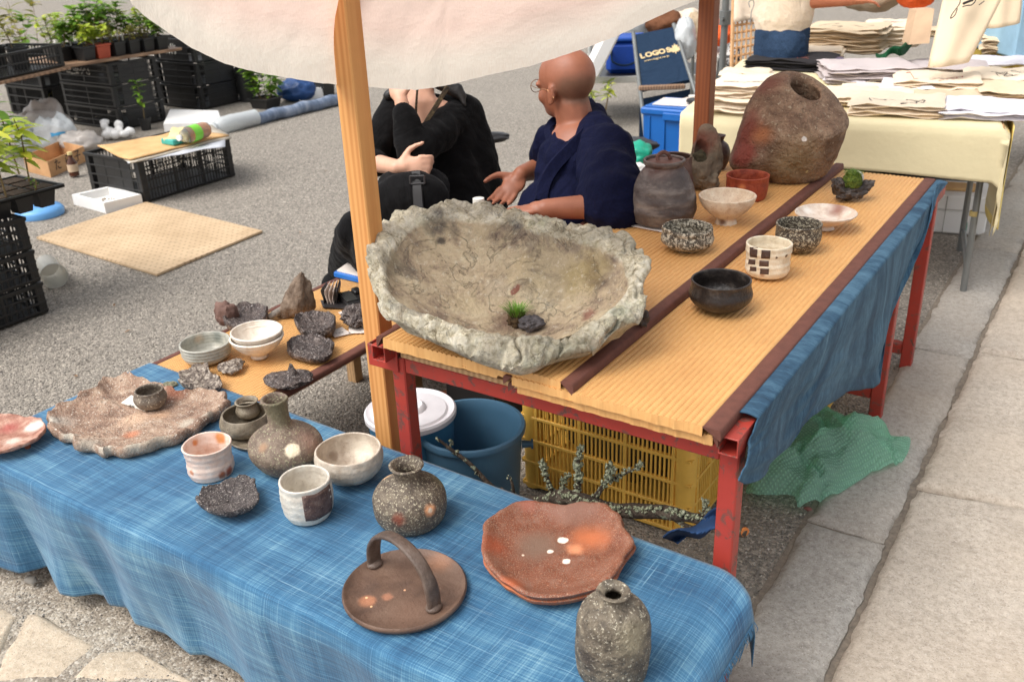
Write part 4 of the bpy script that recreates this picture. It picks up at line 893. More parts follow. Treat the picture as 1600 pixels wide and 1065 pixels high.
# long necked bottle
pot('bottle', 'round bodied flask with a long ash speckled neck and pale spot', 454, 620, 744, [(28, 0), (42, .06), (53, .20), (57, .31), (53, .43), (40, .53), (25, .60), (18.5, .66), (16.5, .76), (18, .90), (21, 1)], ZC, [(.3, S(92, 78, 66)), (.5, S(122, 104, 90)), (.7, S(146, 130, 112))],
    marks=[(456, 702, 13, S(244, 226, 196), .35), (485, 690, 34, (*S(150, 120, 104)[:3], 1, .75), .9), (440, 640, 34, (*S(104, 100, 74)[:3], 1, .7), .6), (412, 700, 12, (*S(168, 130, 98)[:3], 1, .7), .8)], cat='bottle', floor=.7, wall=5, lean=(-16, 3), amp=.02, fq=18, mk=dict(bump=.7, bscale=190, specks=[(210, .58, S(170, 166, 132)), (330, .62, S(58, 50, 42))]), rimw=1)
pot('tea_cup', 'pinkish white cup with orange scorch marks inside', 332, 674, 752, [(24, 0), (31, .05), (34.5, .22), (34.5, .42), (33.5, .58), (34.5, .74), (36, .92), (37, 1)], ZC, [(.3, S(216, 180, 160)), (.5, S(228, 202, 186)), (.7, S(234, 216, 204))],
    marks=[(358, 736, 11, S(164, 84, 56), .6), (348, 742, 9, S(164, 96, 64), .6), (345, 684, 14, S(204, 138, 86), .6), (303, 690, 8, S(206, 130, 76), .6), (300, 738, 6, S(206, 140, 104), .6)], cat='cup', mk=dict(rough=.32, bump=.3, bscale=200), wob=.016, ridge=.3, seed=6)
ring = outl([(340, 752), (365, 745), (390, 746), (402, 756), (405, 772), (398, 786), (380, 796), (355, 802), (330, 797), (312, 786), (305, 776), (315, 765)], ZC+.034, 72)
mb, c = dishmesh(ring, ZC+.012, [(.1, .008, 0), (.4, .010, 0), (.7, .016, 0), (.9, .022, 0), (.97, .024, 0), (1.0, .020, 0), (.97, .012, 0), (.8, .002, 0), (.5, 0, 0)], 8, .006, 50, .006)
fd = thing('rock_dish', 'dark lava-like dish on feet in front of the pinkish cup', 'dish', c); M_lava = clay('lava clay', [(.3, S(52, 46, 46)), (.5, S(80, 72, 70)), (.7, S(112, 104, 100))], scale=60, rough=.6, bump=1.0, bscale=190, bdist=.005, specks=[(190, .60, S(196, 186, 176)), (320, .62, S(206, 198, 190)), (90, .62, S(34, 30, 30))])
part('dish', mb, M_lava, fd, ang=60)
for px in ((368, 805), (330, 795), (385, 775)):
    mb = MB(); p = at(*px, ZC)-c; mb.tube([p, p+Vector((0, 0, .01)), p+Vector((0, 0, .02))], [.005, .007, .009], 8); part('foot', mb, M_lava, fd)
# white cup with the dark panel
o, mb, c, s, h = pot('tea_cup', 'greyish white cup with a large dark brown panel on its right', 484, 727, 818, [(24, 0), (32, .05), (38, .22), (40.5, .5), (40.5, .75), (39.5, .92), (39.5, 1)], ZC, [(.3, S(196, 186, 172)), (.5, S(214, 206, 192)), (.7, S(226, 220, 208))], cat='cup', ridge=.3, wob=.012, mk=dict(rough=.4, bump=.4, bscale=200, specks=[(260, .66, S(150, 134, 118))]), seed=9, wall=4)
def cupband(x0, x1, ytop, ybot, xc, rp, hpx, ylip, name, mat, par, nu=16, nv=8, jag=0):
    q = MB()
    def fb(u, v):
        X = x0+(x1-x0)*u; a = math.asin(max(-.999, min(.999, (X-xc)/(rp*1.0)))); dv = RT.xy.normalized()*math.sin(a)-FW.xy.normalized()*math.cos(a)
        yt_ = ytop+jag*math.sin(v*3); f0 = 1-(yt_-ylip)/hpx; f1 = 1-(ybot-ylip)/hpx; f = f0+(f1-f0)*v; f += .012*math.sin(u*9+v)
        rr = rp*s*(1.0 if f > .2 else .84+.16*f/.2); return (dv.x*rr, dv.y*rr, h*max(.03, min(.97, f)))
    q.sheet(fb, nu, nv); o2 = link(name, q.mesh(name), mat, par)
    sw = o2.modifiers.new('wrap', 'SHRINKWRAP'); sw.target = par; sw.offset = .0006; sw.wrap_method = 'NEAREST_SURFACEPOINT'; sw.wrap_mode = 'ABOVE_SURFACE'
    s2 = o2.modifiers.new('thick', 'SOLIDIFY'); s2.thickness = .0005; s2.offset = 1
M_brown = clay('brown glaze panel', [(.3, S(74, 52, 46)), (.5, S(98, 74, 66)), (.7, S(124, 102, 92))], scale=60, rough=.5, specks=[(300, .62, S(160, 140, 126)), (40, .70, S(216, 206, 192))])
cupband(487, 524, 30, 98, 484, 40.5, 98, 22, 'glaze_panel', M_brown, o)
pot('bowl', 'pale ash glazed bowl right of the long necked flask', 550, 675, 758, [(20, 0), (22, .07), (36, .18), (48, .42), (52, .65), (52, .84), (50, 1)], ZC, [(.3, S(176, 158, 140)), (.5, S(200, 186, 168)), (.7, S(218, 206, 190))], marks=[(566, 700, 26, (*S(232, 222, 204)[:3], 1, .8), .6), (520, 714, 12, (*S(158, 140, 122)[:3], 1, .9), .6), (548, 756, 12, (*S(120, 108, 96)[:3], 1, .8), .7)], cat='bowl', wob=.014, mk=dict(rough=.5, bump=.5, bscale=170, specks=[(240, .64, S(138, 122, 106))]), seed=7, ridge=.2)
pot('vase', 'squat dark vase with narrow collar and glowing orange scorch spot', 643, 714, 833, [(34, 0), (47, .05), (55, .18), (57.5, .36), (56, .50), (48, .62), (34, .71), (24, .76), (20.5, .82), (22, .92), (27, 1)], ZC, [(.3, S(72, 62, 54)), (.5, S(98, 86, 74)), (.7, S(128, 116, 98))],
    marks=[(674, 796, 13, S(236, 168, 120), .7), (675, 796, 6, S(250, 226, 196), .8), (603, 745, 12, S(206, 170, 130), .6), (620, 812, 15, (*S(140, 76, 56)[:3], 1, .85), .8), (690, 745, 26, (*S(110, 106, 76)[:3], 1, .6), .9)], cat='vase', floor=.7, wall=6, amp=.02, fq=16, mk=dict(bump=.8, bscale=180, specks=[(230, .57, S(190, 180, 154)), (340, .62, S(48, 42, 36)), (90, .68, S(140, 128, 98))]), seed=3)
# handled lid-plate
c, s, sE = frame(633, 986, 92, ZC)
M_lid = clay('lid iron brown', [(.3, S(76, 58, 48)), (.5, S(104, 80, 66)), (.7, S(126, 100, 84))], scale=12, rough=.5, bump=.25, bscale=200, marks=[(Vector((0, 0, 0)), .001, .5, S(100, 80, 70))])
pr = [(0, .002), (86*s, .002), (93*s, .004), (97*s, .011), (97.5*s, .016), (95*s, .019), (91*s, .017), (87*s, .0125), (60*s, .011), (30*s, .0105), (0, .010)]
mb = MB(); mb.lathe(pr, 96, fn=lambda v: v*(1+.012*nz(v, 9, 4)))
rl = thing('handled_plate', 'round iron brown plate with a thick arched strap handle', 'plate', c)
lp = lambda x, y: surf(mb, c, x, y)
M_lid = clay('lid iron brown', [(.3, S(78, 60, 50)), (.5, S(106, 82, 68)), (.7, S(124, 100, 84))], scale=12, rough=.5, bump=.25, bscale=200, marks=[(lp(690, 880), 40*s, .9, (*S(158, 112, 84)[:3], 1, .7)), (lp(565, 940), 18*s, .6, (*S(186, 126, 92)[:3], 1, .75)), (lp(600, 935), 12*s, .6, (*S(180, 124, 96)[:3], 1, .7)), (lp(576, 931), 2.6*s, .4, S(250, 200, 150)), (lp(640, 918), 2.4*s, .4, S(226, 170, 130)), (lp(585, 942), 2.2*s, .4, S(240, 190, 140)), (lp(640, 960), 46*s, .9, (*S(118, 90, 74)[:3], 1, .6))])
part('plate', mb, M_lid, rl, ang=60)
hp0, hp1 = at(586, 882, ZC+.012)-c, at(678, 950, ZC+.012)-c; hm = (hp0+hp1)/2; dv = (hp1-hp0); L = dv.length; ex = dv.normalized(); ey = Vector((-ex.y, ex.x, 0))
mb = MB(); N = 30; rings = []
hz = .104
for i in range(N+1):
    t_ = i/N; a = math.pi*t_; xx = -math.cos(a)*L*.5*(1.02 if True else 1); zz = hz*math.sin(a)**.72+.012
    tx, tz = math.sin(a)*L*.5, hz*.72*math.cos(a)*max(.2, math.sin(a))**(-.28); nn = math.hypot(tx, tz); tx, tz = tx/nn, tz/nn
    wd = (.0145 if .15 < t_ < .85 else .0145+.004*abs(t_-.5)); th = .0048+.0012*abs(math.cos(a))
    for k in range(12):
        b = 2*math.pi*k/12; u_ = wd*math.copysign(abs(math.cos(b))**.7, math.cos(b)); w_ = th*math.copysign(abs(math.sin(b))**.7, math.sin(b))
        p = hm+ex*(xx-tz*w_)+ey*(u_*(.92+.1*nz((t_*3, 0, 0), 1)))+Vector((0, 0, zz+tx*w_-.012)); mb.v.append(p)
for i in range(N):
    for k in range(12): mb.f.append((i*12+k, i*12+(k+1) % 12, (i+1)*12+(k+1) % 12, (i+1)*12+k))
for pp_ in (hp0, hp1): ellip(mb, Vector(pp_)+Vector((0, 0, .004)), (.014, .017, .008), None, ICO4)
part('handle', mb, clay('handle iron', [(.3, S(70, 56, 48)), (.5, S(92, 76, 66)), (.7, S(112, 96, 86))], scale=25, rough=.45, bump=.4, bscale=160), rl, ang=60)
# two stacked orange plates
def oplate(name, label, px, z0, zr, seed, marks, stops):
    ring = outl(px, ZC+zr, 110)
    mb, c = dishmesh(ring, ZC+z0, [(.08, .006, 0), (.25, .006, 0), (.45, .0065, 0), (.62, .008, 0), (.76, .012, 0), (.86, .020, 0), (.93, .027, 0), (.97, .029, 0), (1.0, .026, 0), (.985, .019, 0), (.93, .010, 0), (.8, .002, 0), (.5, 0, 0)], seed, .0015, 30, .0038)
    k_ = mpp(c); mk = [(surf(mb, c, m[0], m[1]), m[2]*k_, m[4], m[3]) for m in marks]
    return solo(name, mb, clay(label[:30], stops, scale=30, rough=.6, rr=.5, bump=.6, bscale=430, bdist=.002, bump2=.15, specks=[(420, .54, S(146, 126, 110)), (300, .60, S(196, 150, 120)), (260, .62, S(96, 60, 46))], marks=mk), label, 'plate', c, world=False, ang=70, group='pair of orange plates')
OP = zp([(318, 790), (322, 730), (330, 680), (365, 645), (400, 622), (440, 595), (490, 576), (560, 573), (600, 578), (640, 584), (690, 588), (740, 585), (800, 578), (860, 585), (905, 612), (942, 640), (955, 690), (985, 725), (1004, 760), (985, 800), (960, 830), (930, 885), (900, 920), (880, 945), (840, 965), (770, 985), (700, 1000), (620, 1007), (540, 1000), (490, 980), (450, 955), (410, 930), (372, 890), (345, 858), (326, 830)], 640, 580, 2.855)
OP2 = [(x+2, y+12) for x, y in OP]
oplate('orange_plate', 'lower of two stacked orange plates, only its front rim showing', OP2, 0, .020, 11, [(800, 935, 60, (*S(196, 110, 60)[:3], 1, .7), .9)], [(.3, S(140, 72, 44)), (.6, S(176, 100, 64)), (.75, S(190, 120, 84))])
oplate('orange_plate', 'upper orange plate with three small white spots and grey rim', OP, .013, .040, 12,
    [(870, 846, 122, (*S(112, 62, 44)[:3], 1, .2), .3), (925, 845, 48, (*S(206, 120, 78)[:3], 1, .9), .95), (905, 852, 20, (*S(238, 160, 116)[:3], 1, .8), .95), (835, 850, 52, (*S(128, 104, 88)[:3], 1, .85), .8), (772, 850, 34, (*S(168, 80, 50)[:3], 1, .7), .95), (800, 905, 30, (*S(180, 92, 54)[:3], 1, .7), .95), (820, 790, 30, (*S(160, 94, 76)[:3], 1, .7), .9), (895, 800, 60, (*S(146, 108, 92)[:3], 1, .75), .9), (879, 847, 9.5, S(255, 244, 224), .35), (884, 871, 7.5, S(255, 240, 220), .35), (852, 861, 6, S(252, 232, 212), .4), (822, 866, 2.5, S(240, 214, 190), .4)],
    [(.3, S(112, 62, 42)), (.5, S(136, 78, 54)), (.7, S(150, 104, 84))])
pot('bottle', 'rough grey bottle vase with collared mouth at the front edge', 957, 917, 1078, [(44, 0), (52, .04), (57, .20), (57.5, .45), (56, .62), (50, .76), (38, .86), (24, .905), (19.5, .935), (20, .97), (26, 1)], ZC, [(.3, S(70, 62, 54)), (.5, S(106, 96, 82)), (.7, S(146, 134, 114))],
    marks=[(915, 1020, 40, (*S(70, 58, 50)[:3], 1, .7), .9), (990, 1000, 40, (*S(168, 158, 132)[:3], 1, .6), .9)], cat='bottle', floor=.75, wall=7, amp=.045, fq=22, mk=dict(bump=1.0, bscale=110, bdist=.005, specks=[(150, .60, S(206, 198, 176)), (80, .64, S(52, 46, 40)), (320, .64, S(226, 220, 204))]), seed=13)
# ---------------------------------------------------------------- pottery on the low mat
W = [(.3, S(206, 190, 172)), (.5, S(226, 214, 198)), (.7, S(238, 230, 216))]
pot('bowl', 'lower of two nested white bowls, its foot on the low mat', 406, 508, 562, [(13, 0), (13, .14), (16, .2), (29, .46), (38, .78), (41, .95), (41, 1)], ZC, W, cat='bowl', mk=dict(rough=.4, bump=.3), ridge=.35, floor=.4, group='nested white bowls')
pot('bowl', 'upper of two nested white bowls with bright ivory inside', 405, 500, 549, [(12, 0), (28, .36), (37, .72), (40, .94), (40, 1)], ZC+.022, W, cat='bowl', mk=dict(rough=.4, bump=.25), ridge=.2, floor=.3, marks=[(420, 515, 20, S(244, 238, 224), .9)], group='nested white bowls', seed=2)
pot('bowl', 'grey green glazed bowl on the low mat next to the nested bowls', 325, 518, 569, [(22, 0), (31, .08), (37, .34), (38, .6), (38.5, .85), (39, 1)], ZC, [(.3, S(150, 146, 134)), (.5, S(176, 174, 162)), (.7, S(196, 190, 176))], cat='bowl', ridge=.5, mk=dict(rough=.35, bump=.3), marks=[(340, 525, 16, (*S(96, 104, 98)[:3], 1, .7), .9), (310, 530, 12, (*S(186, 160, 132)[:3], 1, .7), .9), (350, 566, 8, S(90, 84, 78), .6)], seed=3)
M_scale = clay('scaly shell clay', [(.35, S(72, 62, 56)), (.5, S(136, 122, 110)), (.62, S(196, 184, 168))], scale=90, rough=.7, bump=1.0, bscale=120, bdist=.006)
def flatdish(name, label, px, zr, rings, mat, seed, amp=.005, edge=.006, cat='dish', lift=0):
    ring = outl(px, ZC+zr, 72); mb, c = dishmesh(ring, ZC+lift, rings, seed, amp, 40, edge)
    return solo(name, mb, mat, label, cat, c, world=False, ang=60)
RG = lambda h, t=.3: [(.1, h*t, 0), (.4, h*t*1.05, 0), (.65, h*t*1.4, 0), (.82, h*.75, 0), (.93, h, 0), (1.0, h*.85, 0), (.98, h*.5, 0), (.85, h*.08, 0), (.5, 0, 0)]
flatdish('shell_dish', 'pale brown textured dish with pointed corners at the mat edge', [(280, 582), (300, 572), (318, 568), (330, 580), (348, 596), (340, 606), (325, 606), (300, 604), (284, 598)], .022, RG(.026, .6), M_scale, 4, .008, .008)
rock('stone_shell', 'small pale stone shell with a hollow on the low mat', 364, 559, 583, 36, ZC, M_scale, 'stone', seed=15, amp=.5)
M_dk = clay('dark stoneware', [(.3, S(48, 40, 38)), (.5, S(76, 64, 60)), (.7, S(116, 102, 94))], scale=45, rough=.5, bump=1.0, bscale=130, bdist=.007, specks=[(150, .58, S(150, 138, 130)), (260, .61, S(214, 206, 200))])
flatdish('rock_dish', 'flat dark slate-like dish with a jagged edge mid way on the low mat', [(448, 540), (455, 528), (470, 522), (500, 524), (519, 532), (520, 545), (512, 556), (490, 560), (465, 556), (452, 550)], .024, RG(.028, .75), M_dk, 6, .004, .006)
flatdish('rock_dish', 'dark oval bowl-like dish with white flecks behind the flat one', [(459, 500), (464, 490), (485, 486), (510, 487), (524, 494), (523, 508), (510, 516), (488, 518), (468, 514)], .036, RG(.040, .45), M_dk, 7, .006, .005)
flatdish('rock_dish', 'dark deep dish with a thick rolled rim beside the brown wedge', [(350, 500), (352, 486), (366, 477), (388, 474), (410, 476), (417, 488), (412, 500), (395, 507), (372, 510)], .040, RG(.044, .5), M_dk, 9, .007, .007)
o, mb, c, s, h = rock('rock_dish', 'dark leaf-shaped stone with a small central peak at the mat corner', 454, 566, 612, 72, ZC, M_dk, 'stone', seed=23, amp=.25, depth=.8, flat=.5, shape=lambda q: Vector((q.x, q.y, q.z*.45+1.1*math.exp(-((q.x-.15)**2+q.y**2)/.03)*(q.z > 0))))
M_brock = clay('brown rock', [(.3, S(86, 70, 58)), (.5, S(118, 100, 84)), (.7, S(146, 128, 110))], scale=30, rough=.8, bump=.9, bscale=90, bdist=.006)
rock('standing_rock', 'tall brown leaning rock form at the back of the low mat', 470, 424, 497, 52, ZC, M_brock, 'rock', seed=31, amp=.3, depth=.7, shape=lambda q: Vector((q.x*(.85-.35*q.z)+.42*q.z, q.y*(.9-.3*q.z), q.z)))
rock('wedge_stone', 'purplish brown wedge stone at the left back of the low mat', 356, 468, 510, 34, ZC, clay('wedge', [(.3, S(92, 68, 60)), (.7, S(136, 104, 92))], bump=.8, bscale=120), 'stone', seed=36, amp=.3, depth=.8)
rock('dark_rock', 'dark chunky rock beside the wooden post on the low mat', 560, 470, 515, 50, ZC, M_dk, 'rock', seed=41, amp=.45, fq2=9, amp2=.3)
c = at(430, 497, ZC); mb = MB(); d_ = at(445, 482, ZC+.02)-at(418, 497, ZC+.01); e1 = at(418, 497, ZC+.012)-c
mb.tube([e1, e1+d_*.4, e1+d_*.8, e1+d_*1.1], [.010, .013, .013, .009], 10); 
solo('driftwood', mb, clay('driftwood', [(.3, S(120, 112, 104)), (.6, S(150, 140, 128)), (.8, S(176, 168, 158))], scale=60, stretch=(1, 1, 1), bump=.8), 'short grey driftwood stub between the deep dish and tall rock', 'driftwood', c, world=False)
# wallet, calculator case, cards, clipboard
M_blk = plain('black plastic', S(38, 36, 36), .35); M_leather = plain('black leather', S(44, 40, 40), .5, .4, 300)
c = at(520, 478, ZC); wl = thing('card_holder', 'open black concertina card holder standing on the low mat', 'wallet', c)
bp = [at(507, 462, ZC), at(530, 480, ZC)]; 
for i in range(5):
    mb = MB(); f = i/4; a = at(506+22*f, 476+1*f, ZC)-c; b = at(516+18*f, 462-6*f, ZC)-c; u_ = (b-a)
    mb.sheet(lambda u, v, a=a, u_=u_, i=i: a+u_*u*.9+Vector((.004*math.sin(v*5+i), 0, .052*v)), 6, 8)
    o = part('leaf', mb, plain('holder lining', S(206, 190, 178), .6) if i in (1, 2, 3) else M_leather, wl, ang=None); m_ = o.modifiers.new('t', 'SOLIDIFY'); m_.thickness = .0022
mb = MB(); a, b, d = at(505, 481, ZC)-c, at(545, 483, ZC)-c, at(540, 472, ZC)-c; mb.prism([(a.x, a.y), (b.x, b.y), (d.x, d.y), (a.x+d.x-b.x, a.y+d.y-b.y)], 0, .004, .001); part('cover', mb, M_leather, wl, ang=30)
c = at(552, 470, ZC); cm = thing('calculator', 'black flip calculator with raised display next to the card holder', 'calculator', c, R(-28))
mb = MB(); mb.box(-.055, .055, -.040, .040, 0, .016, .004); part('body', mb, M_blk, cm, ang=30)
mb = MB(); mb.box(-.050, .040, -.034, .006, .0165, .020, .002); part('display', mb, plain('display', S(62, 62, 60), .2), cm, ang=30); mb = MB(); mb.box(-.045, -.005, .010, .036, .0165, .030, .004); part('lid_block', mb, M_blk, cm, ang=30)
def card(px, z, label, name='price_card', mat=M_paper, txt=None):
    q = [at(x, y, z) for x, y in px]; c = sum(q, Vector())/4; o = thing(name, label, 'paper', c); mb = MB(); mb.prism([(p.x, p.y) for p in q], z, z+.001, .0002); part('paper', mb, mat, o, world=True, ang=30)
    if txt:
        xd = q[1]-q[0]
        for i, l in enumerate(txt): letter(l, .011, M_ink, o, c+(q[0]-q[3])*.22*(.5-i)+Vector((0, 0, .0012)), xd, Vector((0, 0, 1)).cross(xd))
card([(523, 527), (549, 521), (534, 511), (514, 518)], ZC, 'small white price card lying right of the flat dark dish', txt=['2,500'])
card([(545, 521), (578, 520), (570, 505), (545, 508)], ZC, 'cream paper slip partly under the dark rock by the post')
card([(528, 488), (545, 502), (560, 496), (545, 484)], ZC+.0012, 'pale receipt paper under the calculator')
card([(556, 458), (590, 476), (606, 462), (580, 446)], ZC, 'white paper showing beside the calculator and post')
c = at(560, 430, ZC); q = [at(x, y, ZC) for x, y in ((522, 432), (583, 447), (612, 424), (560, 405))]
cb_ = thing('document_tray', 'blue plastic tray of white papers at the back of the low mat', 'tray', c); M_blue = plain('blue plastic', S(20, 104, 188), .35)
mb = MB(); mb.prism([(p.x, p.y) for p in q], ZC, ZC+.018, .004); part('tray', mb, M_blue, cb_, world=True, ang=30)
cc = sum(q, Vector())/4; mb = MB(); mb.prism([((p.x-cc.x)*.88+cc.x, (p.y-cc.y)*.88+cc.y) for p in q], ZC+.0185, ZC+.024, .001); part('papers', mb, M_paper, cb_, world=True, ang=30)
# ---------------------------------------------------------------- under and around the red table
M_tub = plain('tub plastic', S(74, 112, 138), .42, .15, 30, .1, 9)
def turned(name, label, cat, prof, mat, c, group=None, n=56, lean=None):
    mb = MB(); mb.lathe(prof, n); return solo(name, mb, mat, label, cat, c, group, world=False, ang=50)
c = at(735, 664, .30); rr = 86*mpp(c); c.z = 0.002
t_ = thing('tub', 'big blue plastic tub standing open under the red table', 'tub', c)
mb = MB(); mb.lathe([(0, 0), (.80*rr, 0), (.81*rr, .004), (.93*rr, .27), (.94*rr, .282), (1.0*rr, .286), (1.01*rr, .294), (.99*rr, .301), (.93*rr, .302), (.905*rr, .292), (.90*rr, .27), (.785*rr, .012), (0, .010)], 72); part('body', mb, M_tub, t_, ang=50)
mb = MB(); hd = (RT.xy.normalized()).to_3d(); mb.tube([hd*rr*.92+Vector((0, 0, .235)), hd*rr*1.10+Vector((0, 0, .235))], [.011, .009], 12); mb.tube([hd*rr*1.09+Vector((0, 0, .235)), hd*rr*1.13+Vector((0, 0, .235))], [.014, .014], 12); part('handle_lug', mb, M_tub, t_)
c = at(641, 640, .335); rr = 72*mpp(c); c.z = .002
t_ = thing('bucket', 'lidded blue bucket with a white lid behind the wooden post', 'bucket', c)
mb = MB(); mb.lathe([(0, 0), (.78*rr, 0), (.93*rr, .31), (.95*rr, .318), (0, .319)], 60); part('body', mb, plain('bucket blue', S(66, 124, 160), .4), t_, ang=50)
mb = MB(); mb.lathe([(.95*rr, .316), (1.0*rr, .320), (1.0*rr, .332), (.96*rr, .337), (.86*rr, .330), (.82*rr, .330), (.78*rr, .335), (.36*rr, .338), (.33*rr, .345), (.27*rr, .350), (.12*rr, .346), (0, .346)], 60); part('lid', mb, plain('white lid', S(222, 218, 220), .4), t_, ang=40)
M_ycr = plain('yellow crate plastic', S(234, 186, 84), .45, .2, 60, .15, 10)
M_kcr = plain('black crate plastic', S(30, 29, 28), .42, .2, 80, .3, 10)
def crate_parts(root, w, d, h, mat, rows, cols, pitch, bar=.004, post=.03, solid=(), roundpost=True, rim=.012):
    """lattice crate, centred in x and y on its root, standing at z=0"""
    for sx in (-1, 1):
        for sy in (-1, 1):
            mb = MB(); px_, py_ = sx*(w/2-post*.55), sy*(d/2-post*.55)
            if roundpost: mb.tube([(px_, py_, .003), (px_, py_, h*.45)], post*.56, 12); mb.tube([(px_, py_, h*.455), (px_, py_, h-.012)], post*.60, 12)
            else: mb.box(px_-post*.5, px_+post*.5, py_-post*.5, py_+post*.5, .003, h-.010, .004)
            part('corner_post', mb, mat, root, ang=40)
    for q, (L, off, ax) in enumerate(((w, -d/2, 0), (w, d/2, 0), (d, -w/2, 1), (d, w/2, 1))):
        mb = MB(); a, b = -L/2+post, L/2-post; M = Matrix.Rotation(math.pi/2*ax, 4, 'Z')
        sg = 1 if off > 0 else -1; o = off-sg*.006
        def bx(x0, x1, z0, z1, dp=.004, ex=0):
            mb.box(x0, x1, (o*(-1 if ax else 1))-dp+ex, (o*(-1 if ax else 1))+dp+ex, z0, z1, .001, M)
        for r in range(rows+1): z = .012+(h-.030)*r/rows; bx(-L/2+.004, L/2-.004, z, z+.009, .0065 if r < rows else .008)
        bx(-L/2, L/2, h-.014, h, .009)
        for k in range(cols+1): x = a+(b-a)*k/cols; bx(x-.005, x+.005, .01, h-.008, .0055)
        if q in solid: bx(a+.05, b-.05, .012, h-.02, .0035)
        else:
            nb = int((b-a)/pitch)
            for i in range(1, nb): x = a+(b-a)*i/nb; bx(x-bar/2, x+bar/2, .012, h-.016, .003)
        part('lattice_wall', mb, mat, root, ang=30, kind='stuff')
    mb = MB(); mb.box(-w/2+.008, w/2-.008, -d/2+.008, d/2-.008, .004, .010, .001); part('floor_panel', mb, mat, root)
yc = thing('yellow_crate', 'yellow plastic lattice crate under the front of the red table behind the branch', 'crate', (-1.02, 2.10, .003), 0, 'yellow plastic crates')
crate_parts(yc, .52, .365, .325, M_ycr, 4, 3, .0125, .0052, .052)
mb = MB(); ellip(mb, (0, .02, .14), (.22, .13, .13), None, ICO4, .2, 2, 5); solo('dark_filling', mb, plain('dark crate filling', S(58, 56, 40), .9, .4, 30), 'dark olive filling added inside the front yellow crate', 'bundle', (-1.02, 2.10, .015), world=False)  # added dark filling that makes the gaps between the crate slats dark
clone(yc, (-1.86, 2.62, .003), .05, 'yellow crate glimpsed behind the post and the white lidded bucket')
clone(yc, (-.90, 2.95, .003), 0, 'yellow crate deep under the far end of the red table')
gcool = thing('cooler_box', 'green cooler box with grey lid between the woman and the man', 'cooler box', P(822, 300, 3.35)*1.0)
gcool.location.z = 0; mb = MB(); mb.box(-.2, .2, -.14, .14, .005, .33, .02); part('body', mb, plain('green plastic', S(38, 84, 74), .4), gcool, ang=30)
mb = MB(); mb.box(-.21, .21, -.15, .15, .331, .375, .018); part('lid', mb, plain('grey lid', S(178, 180, 174), .4), gcool, ang=30)
# lichen covered branch
YB = 1.585
def bp(x, y, dY=0): return atY(x, y, YB+dY)
M_bark = clay('bark', [(.3, S(50, 42, 34)), (.5, S(76, 64, 54)), (.7, S(112, 100, 86))], scale=50, rough=.85, bump=1.0, bscale=120, specks=[(60, .60, S(148, 156, 132))])
M_lich = clay('lichen', [(.3, S(150, 154, 122)), (.5, S(182, 186, 154)), (.7, S(208, 210, 184))], scale=140, rough=.9, bump=.8, bscale=260)
br = thing('branch', 'fallen branch shaggy with grey green lichen behind the orange plates', 'branch', bp(900, 790))
main = [(778, 772), (800, 786), (840, 786), (880, 776), (920, 786), (960, 796), (1000, 798), (1040, 800), (1080, 808), (1118, 816), (1165, 830)]
mp = cr([tuple(bp(x, y, .02*math.sin(i*1.3))) for i, (x, y) in enumerate(main)], 5); mb = MB()
mb.tube(mp, [(.022-.010*i/len(mp))*(1+.25*nz(p, 30, 3)) for i, p in enumerate(mp)], 10); part('stem', mb, M_bark, br, world=True)
def twig(px, r0, r1, dY=.0, nm='twig'):
    pt = cr([tuple(bp(x, y, dY*i)) for i, (x, y) in enumerate(px)], 4); mb = MB(); mb.tube(pt, [r0+(r1-r0)*i/len(pt) for i in range(len(pt))], 7); part(nm, mb, M_bark, br, world=True); return pt
T = [twig([(782, 772), (760, 752), (735, 725), (705, 702), (685, 686)], .008, .0028, -.004), twig([(800, 785), (802, 765), (797, 745)], .006, .002), twig([(872, 778), (860, 760), (852, 738), (848, 722)], .007, .003, -.01), twig([(900, 780), (905, 750), (903, 722), (910, 698)], .008, .003, -.012),
     twig([(925, 786), (938, 765), (952, 745), (956, 730)], .008, .003, -.01), twig([(955, 750), (975, 740), (996, 730), (1004, 724)], .004, .0015, -.01), twig([(890, 776), (880, 758), (888, 742)], .005, .002, .01), twig([(1040, 800), (1070, 820), (1100, 828)], .007, .003, -.01), twig([(1090, 808), (1104, 795), (1102, 782)], .004, .0015), twig([(1140, 822), (1150, 840), (1135, 856)], .004, .002), twig([(700, 700), (708, 690)], .002, .001)]
mb = MB(); rg = random.Random(5)
def lich(p, r):
    for k in range(3):
        q = p+Vector((rg.uniform(-1, 1), rg.uniform(-1, .3), rg.uniform(-.6, 1)))*r; n_ = Vector((rg.uniform(-1, 1), rg.uniform(-1, 0), rg.uniform(-.2, 1))).normalized(); a = n_.orthogonal().normalized(); b = n_.cross(a); R_ = r*rg.uniform(.35, .9)
        ps = [q+(a*math.cos(t)+b*math.sin(t))*R_*rg.uniform(.5, 1.1)+n_*rg.uniform(-.3, .5)*R_ for t in [i*1.047 for i in range(6)]]
        n0 = len(mb.v); mb.v += [tuple(q)]+[tuple(p_) for p_ in ps]+[tuple(q+n_*R_*.35)]
        for i in range(6): mb.f += [(n0, n0+1+(i+1) % 6, n0+1+i), (n0+7, n0+1+i, n0+1+(i+1) % 6)]
for t_i, pt in enumerate(T):
    dens = {0: 10, 1: 8, 2: 46, 3: 80, 4: 70, 5: 26, 6: 34, 7: 16, 8: 20, 9: 8}.get(t_i, 4)
    for i in range(dens): lich(Vector(pt[int(len(pt)*rg.uniform(.1, .999))]), rg.uniform(.0045, .0095))
for i in range(240): lich(Vector(mp[int(len(mp)*rg.triangular(.1, .98, .3))])+Vector((0, -.008, .010)), rg.uniform(.0045, .009))
part('lichen', mb, M_lich, br, world=True, ang=None, kind='stuff')
